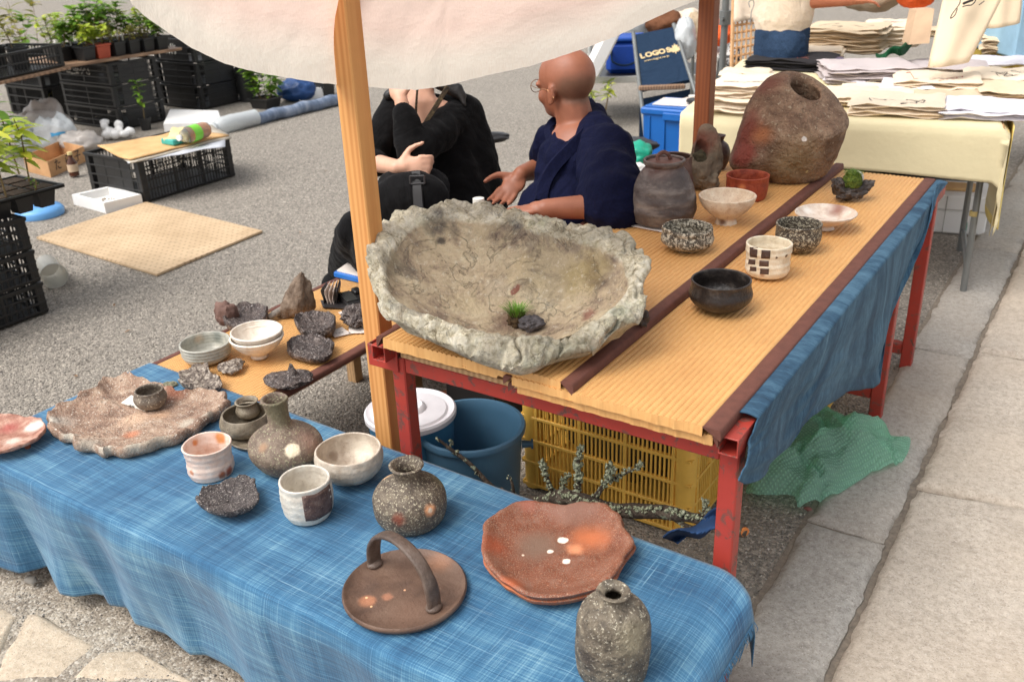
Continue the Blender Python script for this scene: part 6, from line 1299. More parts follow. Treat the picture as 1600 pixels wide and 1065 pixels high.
bx_ = [at(*p, 0) for p in ((42, 268), (80, 278), (136, 252))]; bx_.append(bx_[0]+bx_[2]-bx_[1]); o = openbox('cardboard_box', 'open shallow cardboard box with black brush lettering', 'box', bx_, .11, .008, clay('orange card', [(.3, S(176, 130, 86)), (.7, S(206, 162, 116))], scale=8, rough=.85, bump=.1), .01)
xd = bx_[2]-bx_[1]; lp_ = bx_[1]+xd*.5+Vector((0, 0, .062)); nr_ = Vector((xd.y, -xd.x, 0)).normalized()
word('たら子', .085, .125, M_ink, o, lp_+nr_*.003, xd, Vector((0, 0, 1)))
c = at(112, 254, .1)-Vector((0, 0, .05)); t2 = thing('glass_bottle', 'little brown bottle with pale label standing in the cardboard box', 'bottle', Vector((c.x, c.y, .012))); mb = MB(); mb.lathe([(0, 0), (.032, 0), (.034, .09), (.014, .12), (.014, .14), (0, .14)], 20); part('body', mb, plain('brown glass', S(78, 40, 22), .15), t2); mb = MB(); mb.lathe([(.0346, .03), (.0346, .08)], 20); part('label', mb, plain('cream label', S(206, 180, 150), .6), t2); mb = MB(); mb.lathe([(0, .162), (.016, .16), (.016, .141), (0, .1405)], 16); part('cap', mb, plain('cream cap', S(222, 200, 140), .5), t2)
rg = random.Random(21)
c = at(176, 216, 0); mb = MB()
for i in range(16): ellip(mb, (rg.uniform(-.15, .17), rg.uniform(-.07, .07), .035+.03*rg.random()+(.05 if i > 12 else 0)), (rg.uniform(.03, .05), rg.uniform(.025, .04), rg.uniform(.025, .04)), Matrix.Rotation(rg.uniform(0, 3), 3, 'Z'), ICO, .2, 2, i)
solo('foam_lump', mb, M_foam, 'knobbly white packing foam lump on the gravel by the crates', 'packing foam', c, world=False)
# rolled tarp with clear wrapping, blue tarp, white pack
a, b = at(372, 190, .06), at(552, 148, .06); tr2 = thing('rolled_tarp', 'long blue grey roll partly wrapped in clear plastic on the gravel', 'roll', Vector(((a.x+b.x)/2, (a.y+b.y)/2, 0))); mb = MB(); N = 24
pts = [a.lerp(b, i/N)+Vector((0, 0, .006*math.sin(i*1.1)-.012)) for i in range(N+1)]; mb.tube(pts, [.050+.003*math.sin(i*2.1) for i in range(N+1)], 18); part('roll', mb, clay('tarp', [(.3, S(78, 92, 112)), (.5, S(110, 124, 146)), (.7, S(160, 170, 186))], scale=7, rough=.35, bump=.3, bscale=40, stretch=(1, 3, 1)), tr2, world=True)
d_ = (b-a).normalized(); mb = MB(); pts = [a-d_*.42+Vector((0, 0, -.04)), a-d_*.26+Vector((0, 0, -.02)), a-d_*.1, a+d_*.05, a+d_*.18]; mb.tube(cr([tuple(p) for p in pts], 4), [.014, .018, .03, .05, .075, .05, .07, .072, .068, .07, .067, .069, .066, .068, .066, .066, .066], 16); part('wrapping', mb, M_bag, tr2, world=True)
bag('blue tarp heaped behind the grey roll', (466, 157), .36, .20, plain('blue tarp', S(32, 70, 124), .45, .5, 30), 17, 'tarp', 'tarp'); 
q = [at(x, y, .0) for x, y in ((468, 160), (518, 150), (512, 142), (476, 148))]; mb = MB(); mb.prism([(p.x, p.y) for p in q], .002, .09, .02); solo('white_pack', mb, M_foam, 'flat white package lying between blue tarp and grey roll', 'package', sum(q, Vector())/4)
# ---------------------------------------------------------------- people
def blob(name, prims, voxel, mat, parent, smooth=5, wob=None, sf=.5):
    """one continuous skin grown over capsules ('c', p0, p1, r0, r1) and ellipsoids ('e', centre, radii, rotation)"""
    mb = MB()
    for q in prims:
        if q[0] == 'c':
            p0, p1, r0, r1 = q[1:]; mb.tube([p0, Vector(p0).lerp(p1, .5), p1], [r0, (r0+r1)/2, r1], 14); ellip(mb, p0, [r0*.995]*3, None, ICO); ellip(mb, p1, [r1*.995]*3, None, ICO)
        else: ellip(mb, q[1], q[2], q[3] if len(q) > 3 else None, ICO4 if max(q[2]) > .05 else ICO)
    off = Vector(); pa = parent
    while pa: off += pa.location; pa = pa.parent
    o = link(name, mb.mesh(name, ang=None, off=off), None)
    m = o.modifiers.new('r', 'REMESH'); m.mode = 'VOXEL'; m.voxel_size = voxel
    m = o.modifiers.new('s', 'SMOOTH'); m.factor = sf; m.iterations = smooth
    dg = bpy.context.evaluated_depsgraph_get(); dg.update(); me = bpy.data.meshes.new_from_object(o.evaluated_get(dg)); me.name = name; bpy.data.objects.remove(o)
    if wob:
        n = len(me.vertices); co = np.empty(n*3); no = np.empty(n*3); me.vertices.foreach_get('co', co); me.vertex_normals.foreach_get('vector', no); co = co.reshape(-1, 3); no = no.reshape(-1, 3)
        d = np.array([wob(Vector(c)) for c in co]); me.vertices.foreach_set('co', (co+no*d[:, None]).ravel()); me.update()
    me.polygons.foreach_set('use_smooth', [True]*len(me.polygons)); me.materials.clear()
    return link(name, me, mat, parent)
def hand(wr, mid, palmn, side, L=.185, curl=.5, spread=1.0):
    """palm and five fingers: wr wrist, mid direction of the fingers, palmn palm normal, side towards the thumb"""
    m = Vector(mid).normalized(); n_ = Vector(palmn); n_ = (n_-m*n_.dot(m)).normalized(); s_ = m.cross(n_); s_ = s_ if s_.dot(Vector(side)) > 0 else -s_
    k = L/.185; wr = Vector(wr); out = []
    Rm = Matrix((m, s_, n_)).transposed(); out.append(('e', wr+m*.048*k, (.052*k, .038*k, .015*k), Rm)); out.append(('c', wr, wr+m*.03*k, .024*k, .024*k))
    for i, (o, ln) in enumerate(((.030, .072), (.011, .080), (-.009, .074), (-.028, .058))):
        b = wr+m*.085*k+s_*o*k; d = (m+s_*o*5*spread*.35); d.normalize(); p = [b]; c_ = curl*(.75+.12*i)
        for j, f in enumerate((.45, .30, .25)):
            d2 = (d*math.cos(c_*(j+.4))+n_*math.sin(c_*(j+.4))).normalized(); p.append(p[-1]+d2*ln*f*k)
        for j in range(3): out.append(('c', p[j], p[j+1], (.0092-.001*j)*k, (.0085-.0012*j)*k))
    b = wr+m*.025*k+s_*.026*k; p1 = b+(m*.5+s_*.75+n_*.25).normalized()*.042*k; p2 = p1+(m*.8+s_*.4+n_*.15).normalized()*.03*k; p3 = p2+(m*.9+s_*.25+n_*.1).normalized()*.024*k
    out += [('c', b, p1, .014*k, .0115*k), ('c', p1, p2, .0112*k, .0095*k), ('c', p2, p3, .0093*k, .0078*k)]
    return out
HR = RT.xy.normalized().to_3d(); HF = FW.xy.normalized().to_3d(); VZ = Vector((0, 0, 1))
def skin(name, a, b, hair=None):
    t = NT(name); oc = t.tc.outputs['Object']; c = t.ramp(t.noise(oc, 14, 6), [(.3, a), (.7, b)])
    if hair:
        d = t.n('ShaderNodeVectorMath', {0: t.n('ShaderNodeVectorMath', {0: oc, 1: tuple(hair[0])}, operation='SUBTRACT').outputs[0], 1: tuple(hair[1])}, operation='DIVIDE').outputs[0]
        L = t.n('ShaderNodeVectorMath', {0: d}, operation='LENGTH').outputs['Value']; L = t.math('ADD', L, t.math('MULTIPLY', t.noise(oc, 60, 3), .15))
        c = t.mix(t.ramp(L, [(.75, .62), (1.15, 0)]), c, hair[2])
    nm = t.bump(t.noise(oc, 220, 3), .12, .001); t.bsdf(c, .5, nm, **{'Subsurface Weight': .06, 'Subsurface Radius': (.6, .25, .15), 'Subsurface Scale': .01}); return t.m
def clothmat(name, col, var=.25, sh=.0):
    t = NT(name); oc = t.tc.outputs['Object']; c = t.ramp(t.noise(oc, 160, 3), [(.3, tuple(x*(1-var) for x in col[:3])+(1,)), (.7, tuple(x*(1+var) for x in col[:3])+(1,))])
    t.bsdf(c, .9, t.bump(t.noise(oc, 15, 4, .5, 1.0), .4, .012, t.bump(t.noise(oc, 6, 5, .55, .8), .6, .04)), **{'Sheen Weight': sh, 'Specular IOR Level': .15}); return t.m
# --- the bald man in the navy jacket
mc = P(905, 300, 3.05); man = thing('person', 'bald man in spectacles and dark navy jacket talking with an open palm', 'person', (mc.x, mc.y, 0))
hc = P(884, 132, 3.0); fa = R(48); Fh = (-HR*math.cos(fa)+HF*math.sin(fa)-VZ*.06).normalized(); Sh = Fh.cross(VZ).normalized(); Sh = -Sh if Sh.dot(HF) > 0 else Sh; Uh = VZ.copy(); Uh = (Uh-Fh*Uh.dot(Fh)).normalized()
RH = Matrix((Fh, Sh, Uh)).transposed()
def hp_(f, s_, u_): return hc+Fh*f+Sh*s_+Uh*u_
nb = P(902, 205, 3.04); chest = P(905, 262, 3.06); pel = P(912, 400, 3.10); pel.z = .42
shL, shR = P(946, 236, 2.90), P(862, 224, 3.18); elL = at(962, 326, .735)+HF*.03; wrL = at(852, 334, .735)+HF*.05; elR = P(846, 262, 3.27); wrR = P(814, 272, 3.16)
dirR = (P(781, 318, 3.10)-wrR); dirL = (at(800, 338, .72)+HF*.05-wrL)
sk = [('e', hp_(-.012, 0, .028), (.098, .077, .088), RH), ('e', hp_(.022, 0, -.030), (.072, .062, .080), RH), ('e', hp_(.048, 0, -.078), (.036, .042, .030), RH), ('e', hp_(.020, 0, .030), (.073, .070, .070), RH),
      ('e', hp_(.074, .033, .004), (.016, .030, .014), RH), ('e', hp_(.074, -.033, .004), (.016, .030, .014), RH), ('c', hp_(.088, 0, -.002), hp_(.112, 0, -.032), .009, .013), ('e', hp_(.100, 0, -.036), (.013, .018, .009), RH),
      ('e', hp_(.086, 0, -.060), (.012, .026, .0065), RH), ('e', hp_(.084, 0, -.073), (.012, .023, .007), RH), ('e', hp_(.055, .045, -.035), (.026, .018, .024), RH), ('e', hp_(.055, -.045, -.035), (.026, .018, .024), RH)]
for sg in (-1, 1):
    e = hp_(-.010, sg*.078, -.022); sk += [('e', e, (.019, .007, .031), RH), ('e', hp_(-.006, sg*.080, -.046), (.010, .006, .012), RH), ('c', hp_(-.018, sg*.083, .002), hp_(-.026, sg*.084, -.028), .005, .004)]
sk += [('c', hp_(-.02, 0, -.05), nb, .058, .064), ('c', nb, chest, .075, .12), ('e', chest, (.13, .12, .16)), ('c', shL, nb, .05, .055), ('c', shR, nb, .05, .055), ('c', chest, pel, .13, .14),
       ('c', shL, elL, .050, .042), ('c', elL, wrL, .043, .029), ('c', shR, elR, .048, .040), ('c', elR, wrR, .041, .028)]
knL, knR = pel-HR*.36-HF*.16, pel-HR*.38+HF*.12; knL.z = knR.z = .44; ftL, ftR = knL-HR*.04, knR-HR*.06; ftL.z = ftR.z = .06
sk += [('c', pel, knL, .08, .06), ('c', pel, knR, .08, .06), ('c', knL, ftL, .055, .04), ('c', knR, ftR, .055, .04)]
for f_ in (ftL, ftR): sk.append(('e', f_-HR*.06+Vector((0, 0, -.02)), (.12, .05, .035), Matrix.Rotation(YAW, 3, 'Z')))
sk += hand(wrR, dirR, (-HR*.2-HF*.8+VZ*.5), -HR+VZ*.6, .19, .22, 1.3)+hand(wrL, dirL, -VZ, HF, .19, .25)
ol = Vector((mc.x, mc.y, 0))
M_skin = skin('tanned skin', S(138, 84, 60), S(162, 102, 76), (hp_(-.05, 0, .0)-ol, (.085, .10, .075), S(96, 78, 64)))
blob('body', sk, .0052, M_skin, man, 4)
for sg in (-1, 1):
    mb = MB(); ellip(mb, hp_(.079, sg*.032, -.006), (.010, .013, .0085), RH, ICO); part('eye', mb, plain('eye', S(40, 30, 26), .2), man, world=True)
M_wire = plain('spectacle wire', S(150, 110, 80), .3, metallic=.8); mb = MB()
for sg in (-1, 1):
    rg_ = [hp_(.102, sg*.034, -.004)+Sh*.025*math.cos(a)+Uh*.020*math.sin(a) for a in [i*math.pi/10 for i in range(21)]]; mb.tube(rg_, .0012, 6)
    mb.tube([hp_(.100, sg*.060, .002), hp_(.06, sg*.077, -.002), hp_(0, sg*.083, -.006), hp_(-.028, sg*.084, -.030)], .0013, 6)
mb.tube([hp_(.103, -.009, -.002), hp_(.107, 0, .003), hp_(.103, .009, -.002)], .0012, 6); part('spectacles', mb, M_wire, man, world=True)
M_navy = clothmat('navy cotton', S(11, 15, 42)); M_black = clothmat('black cloth', S(11, 10, 11), .3, .03)
def fold(a, f, seed): return lambda v: a*nz((v.x, v.y, v.z*.55), f, seed, 3)+a*.5*nz((v.x+v.z*.6, v.y, v.z), f*2.2, seed+1, 2)
tw_ = Matrix.Rotation(YAW, 3, 'Z')
cuL = elL.lerp(wrL, .20); tun = [('e', P(908, 258, 3.06), (.150, .125, .130), tw_), ('c', chest, pel+Vector((0, 0, .02)), .150, .175), ('e', P(912, 300, 3.06), (.165, .14, .13), tw_), ('c', shL, P(930, 205, 2.98), .068, .062), ('c', shR, P(872, 218, 3.14), .055, .05), ('e', P(922, 188, 3.12), (.062, .06, .06), tw_),
       ('c', shL, elL, .088, .100), ('c', elL, cuL, .096, .064), ('e', P(958, 290, 2.80), (.085, .08, .11), tw_), ('c', shR, P(852, 246, 3.25), .058, .060), ('e', P(890, 330, 3.0), (.17, .13, .12), tw_)]
blob('jacket', tun, .008, M_navy, man, 6, fold(.012, 9, 4))
def band(pts, w_, th, mat, nm, par, nrm):
    mb = MB(); pts = cr([tuple(p) for p in pts], 6); pts = [Vector(p) for p in pts]
    for i, p in enumerate(pts):
        t_ = (pts[min(i+1, len(pts)-1)]-pts[max(i-1, 0)]).normalized(); b = t_.cross(nrm).normalized(); n2 = b.cross(t_)
        for (u_, v_) in ((-1, -.4), (-.8, 1), (.8, 1), (1, -.4)): mb.v.append(tuple(p+b*w_*u_+n2*th*v_))
    for i in range(len(pts)-1):
        for k in range(4): mb.f.append((i*4+k, i*4+(k+1) % 4, (i+1)*4+(k+1) % 4, (i+1)*4+k))
    part(nm, mb, mat, par, world=True, ang=50)
band([P(918, 160, 3.12), P(931, 182, 2.99), P(918, 205, 2.93), P(893, 232, 2.92), P(868, 258, 2.915), P(852, 285, 2.90), P(845, 315, 2.88)], .022, .010, M_navy, 'collar', man, -HF+VZ*.3)
band([P(905, 176, 3.11), P(870, 188, 3.11), P(858, 205, 3.06), P(866, 228, 2.98), P(874, 245, 2.935)], .018, .009, M_navy, 'collar', man, -HF-HR*.3)
tr_p = [('c', pel, knL, .11, .085), ('c', pel, knR, .11, .085), ('c', knL, ftL+VZ*.05, .085, .07), ('c', knR, ftR+VZ*.05, .085, .07), ('e', pel, (.17, .15, .12), tw_)]; blob('trousers', tr_p, .011, M_navy, man, 4, fold(.008, 9, 8))
def stool(label, c, h, w_=.30):
    t_ = thing('stool', label, 'stool', (c.x, c.y, 0)); mb = MB(); mb.box(-w_/2, w_/2, -w_/2, w_/2, h-.03, h, .01); part('seat', mb, M_board, t_)
    for sx in (-1, 1):
        for sy in (-1, 1): mb = MB(); mb.box(sx*w_*.4-.015, sx*w_*.4+.015, sy*w_*.4-.015, sy*w_*.4+.015, 0, h-.0305, .003); part('leg', mb, M_board, t_)
stool('low wooden stool beneath the bald man', pel, .31)
# --- the woman in black
wc = P(690, 300, 3.25); wom = thing('person', 'woman in black holding a hand to her face, a black bag on her lap', 'person', (wc.x, wc.y, 0)); ol = Vector((wc.x, wc.y, 0))
hw = P(652, 78, 3.14); fw_ = (-HF*.75-HR*.45-VZ*.05).normalized(); fw_ = (HR*.35-HF*.9).normalized(); sw_ = fw_.cross(VZ).normalized(); RW_ = Matrix((fw_, sw_, VZ)).transposed()
def wp(f, s_, u_): return hw+fw_*f+sw_*s_+VZ*u_
wn = P(660, 168, 3.16); wch = P(678, 225, 3.22); wpel = P(690, 335, 3.30); wpel.z = .40
wsl, wsr = P(712, 182, 3.20), P(618, 172, 3.26); wel = P(645, 240, 3.00); wwl = P(627, 158, 2.99); wer = P(572, 252, 3.16); wwr = P(620, 261, 2.95)
ws = [('e', wp(-.012, 0, .025), (.092, .074, .085), RW_), ('e', wp(.020, 0, -.032), (.066, .056, .075), RW_), ('e', wp(.045, 0, -.080), (.030, .034, .024), RW_), ('c', wp(.085, 0, -.004), wp(.102, 0, -.030), .007, .010), ('e', wp(.083, 0, -.058), (.010, .022, .006), RW_),
      ('e', wp(-.008, .074, -.022), (.016, .006, .026), RW_), ('e', wp(-.008, -.074, -.022), (.016, .006, .026), RW_),
      ('c', wp(-.015, 0, -.06), wn, .046, .050), ('c', wn, wch, .06, .10), ('c', wsl, wn, .042, .045), ('c', wsr, wn, .042, .045), ('c', wch, wpel, .10, .13), ('c', wsl, wel, .042, .036), ('c', wel, wwl, .036, .023), ('c', wsr, wer, .042, .036), ('c', wer, wwr, .035, .024)]
wk1, wk2 = P(560, 362, 3.06), P(585, 385, 3.00); wf1, wf2 = at(536, 432, .05), at(560, 440, .05)
ws += [('c', wpel, wk1, .085, .055), ('c', wpel, wk2, .085, .055), ('c', wk1, wf1, .052, .036), ('c', wk2, wf2, .052, .036)]
for f_ in (wf1, wf2): ws.append(('e', f_-HF*.05-HR*.03+Vector((0, 0, -.012)), (.05, .11, .032), tw_))
ws += hand(wwl, P(612, 112, 3.02)-wwl, HF+HR*.3, HR, .17, .35)+hand(wwr, P(655, 259, 2.94)-wwr, HF*.9-VZ*.25, VZ, .165, 1.1, .2)
blob('body', ws, .006, skin('fair skin', S(206, 156, 128), S(220, 172, 146)), wom, 4)
wd = [('e', P(690, 218, 3.26), (.150, .12, .15), tw_), ('c', P(690, 235, 3.26), P(700, 330, 3.34), .14, .20), ('c', P(722, 180, 3.24), P(745, 320, 3.36), .075, .12), ('c', wsl, wel, .064, .056), ('c', wel, wel.lerp(wwl, .80), .054, .040), ('c', wsr, wer, .062, .052), ('c', wer, wer.lerp(wwr, .35), .052, .042), ('e', P(706, 170, 3.24), (.085, .07, .05), tw_), ('c', P(622, 165, 3.28), P(640, 230, 3.26), .06, .08), ('e', P(720, 330, 3.3), (.15, .16, .10), tw_), ('c', P(735, 315, 3.3), P(760, 335, 3.25), .07, .05)]
blob('dress', wd, .009, M_black, wom, 5, fold(.009, 10, 3))
blob('trousers', [('c', wpel, wk1, .10, .070), ('c', wpel, wk2, .10, .070), ('c', wk1, wf1+VZ*.03, .072, .068), ('c', wk2, wf2+VZ*.03, .072, .068)], .011, M_black, wom, 4, fold(.008, 10, 6))
M_hair = plain('black hair', S(22, 18, 16), .45, .6, 160, .3, 60)
blob('hair', [('e', wp(-.022, 0, .040), (.100, .086, .090), RW_), ('e', wp(-.055, 0, -.04), (.065, .088, .10), RW_), ('c', wp(-.03, .085, -.02), P(722, 150, 3.16), .03, .018), ('c', wp(-.03, -.085, -.02), P(606, 150, 3.20), .03, .018), ('c', P(716, 138, 3.16), P(726, 165, 3.15), .018, .008)], .007, M_hair, wom, 4)
M_scarf = clay('floral trim', [(.3, S(24, 20, 20)), (.5, S(70, 56, 38)), (.7, S(120, 104, 72))], scale=70, rough=.8, bump=.2)
band([P(700, 135, 3.06), P(682, 165, 3.07), P(664, 195, 3.06), P(655, 222, 3.05)], .008, .005, M_scarf, 'neck_trim', wom, -HF)
band([P(652, 140, 3.07), P(650, 175, 3.06), P(652, 205, 3.05)], .004, .004, M_scarf, 'neck_trim', wom, -HF)
blob('shoes', [('e', f_-HF*.05-HR*.03+Vector((0, 0, -.008)), (.060, .122, .044), tw_) for f_ in (wf1, wf2)], .009, M_black, wom, 3)
stool('low wooden stool beneath the woman in black', wpel, .28)
bagc = P(645, 330, 2.98); bg_ = thing('shoulder_bag', 'black shoulder bag with buckled strap on the lap of the woman', 'bag', bagc)
blob('bag_body', [('e', bagc+Vector((0, 0, .03)), (.125, .06, .10), tw_), ('e', P(620, 300, 2.99), (.07, .05, .07), tw_), ('e', P(670, 290, 3.02), (.07, .05, .06), tw_)], .010, clothmat('bag nylon', S(17, 16, 17), .3, .05), bg_, 4, fold(.008, 14, 2))
band([P(650, 268, 2.92), P(652, 295, 2.90), P(655, 335, 2.90)], .016, .004, plain('webbing', S(36, 34, 34), .6), 'strap', bg_, -HF); mb = MB(); q = P(652, 281, 2.893)
for a, b in (((-.022, -.012), (.022, -.012)), ((.022, -.012), (.022, .012)), ((.022, .012), (-.022, .012)), ((-.022, .012), (-.022, -.012))): mb.tube([q+HR*a[0]+VZ*a[1], q+HR*b[0]+VZ*b[1]], .003, 6)
part('buckle', mb, plain('buckle', S(60, 58, 58), .3), bg_, world=True)
c = at(747, 318, .69); c = P(748, 318, 2.75); t2 = thing('spray_bottle', 'small bottle whose white cap peeps over the giant bowl', 'bottle', (c.x, c.y, .0)); mb = MB(); zc = c.z; mb.lathe([(0, zc-.16), (.03, zc-.16), (.03, zc-.03), (.016, zc-.012), (0, zc-.012)], 20); part('body', mb, plain('bottle body', S(210, 206, 204), .3), t2); mb = MB(); mb.lathe([(0, zc-.0115), (.018, zc-.0115), (.017, zc+.016), (0, zc+.017)], 20); part('cap', mb, M_wh, t2)
mb = MB(); mb.box(-.1, .1, -.1, .1, 0, zc-.1605, .008); solo('black_box', mb, M_blk, 'black box on the ground carrying the white capped bottle', 'box', (c.x, c.y, 0), world=False, ang=30)
# --- shopkeeper of the shirt stall
pc3 = P(1222, 60, 5.0); man3 = thing('person', 'person in white shirt and jeans with bare forearm standing behind the shirt stall', 'person', (pc3.x, pc3.y, 0)); ol3 = Vector((pc3.x, pc3.y, 0)); print('p3', pc3)
zw = P(1222, 70, 5.0).z; b3 = lambda r_, f_, z: ol3+HR*r_+HF*f_+VZ*z
el3 = P(1252, 2, 4.85); wr3 = P(1330, 0, 4.8); sh3 = b3(.08, -.10, zw+.47); sh3b = b3(-.05, .16, zw+.47); hd3 = b3(.05, 0, zw+.72); RF3 = Matrix((HR, HF, VZ)).transposed()
p3 = [('e', hd3, (.092, .074, .10), RF3), ('e', hd3+HR*.03-VZ*.05, (.062, .056, .07), RF3), ('c', hd3+HR*.085-VZ*.01, hd3+HR*.105-VZ*.04, .008, .011), ('e', hd3+HR*.083-VZ*.07, (.01, .022, .006), RF3), ('c', hd3-VZ*.08, b3(.01, 0, zw+.52), .05, .055), ('c', b3(.01, 0, zw+.5), b3(0, 0, zw+.2), .10, .13), ('c', b3(0, 0, zw+.2), b3(0, 0, zw), .10, .10), ('c', sh3, b3(0, 0, zw+.5), .05, .06), ('c', sh3b, b3(0, 0, zw+.5), .05, .06),
      ('c', sh3, el3, .048, .042), ('c', el3, wr3, .042, .03), ('c', sh3b, el3+HF*.28, .048, .042), ('c', el3+HF*.28, wr3+HF*.25, .042, .03)]
for sg in (-1, 1): p3 += [('c', b3(0, sg*.09, zw-.02), b3(.02, sg*.10, .5), .085, .06), ('c', b3(.02, sg*.10, .5), b3(-.01, sg*.10, .07), .055, .04), ('e', b3(.05, sg*.10, .04), (.12, .045, .036), RF3), ('e', hd3+HF*sg*.076-HR*.01-VZ*.02, (.018, .006, .03), RF3)]
p3 += hand(wr3, HR-VZ*.1, -VZ, HF, .185, .3)+hand(wr3+HF*.25, HR-VZ*.1, -VZ, -HF, .185, .3)
blob('body', p3, .007, skin('skin', S(178, 104, 72), S(196, 122, 88)), man3, 4)
M_shirt = clothmat('white shirt cotton', S(228, 208, 184), .06, .1); M_jean = clothmat('jeans', S(44, 62, 86), .3)
blob('shirt', [('c', b3(.01, 0, zw+.44), b3(0, 0, zw+.13), .155, .158), ('c', b3(.01, .06, zw+.40), b3(0, .03, zw+.12), .14, .15), ('c', sh3, sh3.lerp(el3, .55), .075, .085), ('c', sh3b, sh3b.lerp(el3+HF*.28, .55), .075, .085), ('c', sh3, b3(0, 0, zw+.46), .07, .08), ('c', sh3b, b3(0, 0, zw+.46), .07, .08)], .011, M_shirt, man3, 9, fold(.006, 6, 9))
blob('jeans', [('c', b3(0, .0, zw+.08), b3(0, 0, zw-.1), .140, .148)]+[('c', b3(0, sg*.085, zw+.0), b3(.02, sg*.1, .5), .112, .084) for sg in (-1, 1)]+[('c', b3(.02, sg*.1, .5), b3(-.01, sg*.1, .1), .08, .07) for sg in (-1, 1)], .011, M_jean, man3, 4, fold(.007, 10, 5))
blob('hair', [('e', hd3+VZ*.025-HR*.02, (.098, .082, .092), RF3)], .01, M_hair, man3, 3)
# ---------------------------------------------------------------- shirt stall
ZT = .72; q0, q1 = at(1085, 178, ZT), at(1576, 198, ZT); ex = (q1-q0).normalized(); ey = Vector((-ex.y, ex.x, 0)); W_ = (q1-q0).length; ang3 = math.atan2(ex.y, ex.x); print('yt', q0, q1, W_)
yt = thing('trestle_table', 'grey metal legged folding table under the pale yellow cloth', 'table', q0)
def tp(u, v, z): return q0+ex*u+ey*v+VZ*(z-ZT)
DP = 1.55; M_grey = plain('grey metal', S(120, 122, 120), .35, metallic=.3)
mb = MB(); Mt = Matrix.Translation(q0) @ Matrix.Rotation(ang3, 4, 'Z'); mb.box(.01, W_-.01, .01, DP, -.03, -.004, .003, Mt); part('table_top', mb, M_board, yt, world=True)
for u_ in (W_-.06, .08):
    for v_ in (.10, .62):
        mb = MB(); mb.tube([tp(u_, v_, ZT-.035), tp(u_+(.01 if u_ > .5 else 0), v_-.03 if v_ < .3 else v_+.03, .004)], .0135, 14); part('leg', mb, M_grey, yt, world=True)
    mb = MB(); mb.tube([tp(u_+.012, .08, .10), tp(u_+.012, .64, .10)], .011, 12); part('leg_brace', mb, M_grey, yt, world=True)
    mb = MB(); mb.tube([tp(u_, .085, .34), tp(u_, .085, .36)], .017, 12); part('collar', mb, plain('tan collar', S(170, 150, 96), .5), yt, world=True)
hb = lambda x, y: y
def ycl(u, v):
    x = -.06+(W_+.10)*u; d = v*(DP+.40)
    z_d = d-.0
    if d < .40:
        t_ = 1-d/.40; dr = .28-.06*math.sin(u*2.6+.4)-.05*u; fl = .018*math.sin(x*9+math.sin(x*4))*t_
        p = tp(x, -.012*min(1, t_*6)-fl, ZT-dr*t_)
    else: p = tp(x, d-.40, ZT+.002)
    if u > .955:
        k = (u-.955)/.045; p = tp(W_+.012+.012*math.sin(v*30)*k, max(-.012, d-.40+.05*k) if d > .36 else -.012+.0*d, 0); base = ZT-(0 if d >= .40 else (.23)*(1-d/.40)); p.z = base-(.42-.12*max(0, v-.2))*k if d >= .36 else base-.20*k
    return p
mb = MB(); mb.sheet(ycl, 120, 80); M_ycl = plain('pale yellow cloth', S(228, 215, 174), .85, .25, 6, .05, 3, bd=.03)
o = solo('tablecloth', mb, M_ycl, 'pale yellow tablecloth hanging to a long corner over the shirt stall table', 'tablecloth', q0, ang=None); o.modifiers.new('t', 'SOLIDIFY').thickness = .002
mb = MB(); mb.sheet(lambda u, v: tp(W_+.022+.02*math.sin(u*7)*v, .03+.55*u, ZT-.005-(.40+.06*math.sin(u*4))*v+.0), 20, 14); part('side_drop', mb, plain('yellow cloth', S(238, 214, 130), .85, .25, 6, .05, 3), o, ang=None, world=True).modifiers.new('t', 'SOLIDIFY').thickness = .002
def shirtmesh(seed, w_, d_, h):
    mb = MB(); N = 14
    def up(u, v, s_):
        e = min(u, 1-u, v, 1-v); a = min(1, e/.07); x = (u-.5)*w_*(1+.04*nz((v*3, seed, 0), 1)); y = (v-.5)*d_*(1+.04*nz((u*3, seed, 5), 1))
        wv = .011*nz((u*2.5, v*2.5, seed), 1.3, seed)+.004*math.sin(u*9+seed)*(1-v)
        return (x, y, h*.5+s_*h*.5*math.sqrt(max(0, 1-(1-a)**2))+wv)
    mb.sheet(lambda u, v: up(u, v, 1), N, N); mb.sheet(lambda u, v: up(1-u, v, -1), N, N); mb.uv = None
    return mb.mesh('folded_shirt', ang=None)
def shirtmat(name, col):
    t = NT(name); oi = t.n('ShaderNodeObjectInfo').outputs['Random']; c = t.ramp(oi, [(0, tuple(x*.84 for x in col[:3])+(1,)), (1, col)]); t.bsdf(c, .9, t.bump(t.noise(t.tc.outputs['Object'], 14, 5), .35, .02)); return t.m
MSH = {'cream': shirtmat('cream cotton', S(240, 222, 196)), 'white': shirtmat('white cotton', S(236, 232, 238)), 'grey': shirtmat('grey cotton', S(198, 186, 184)), 'black': shirtmat('black cotton', S(34, 30, 32)), 'tan': shirtmat('tan cotton', S(222, 200, 168)), 'violet': shirtmat('violet cotton', S(104, 92, 112))}
SMESH = {}
ORD = ['top', 'second', 'third', 'fourth', 'fifth', 'sixth', 'seventh', 'eighth', 'ninth', 'tenth', 'eleventh', 'twelfth']
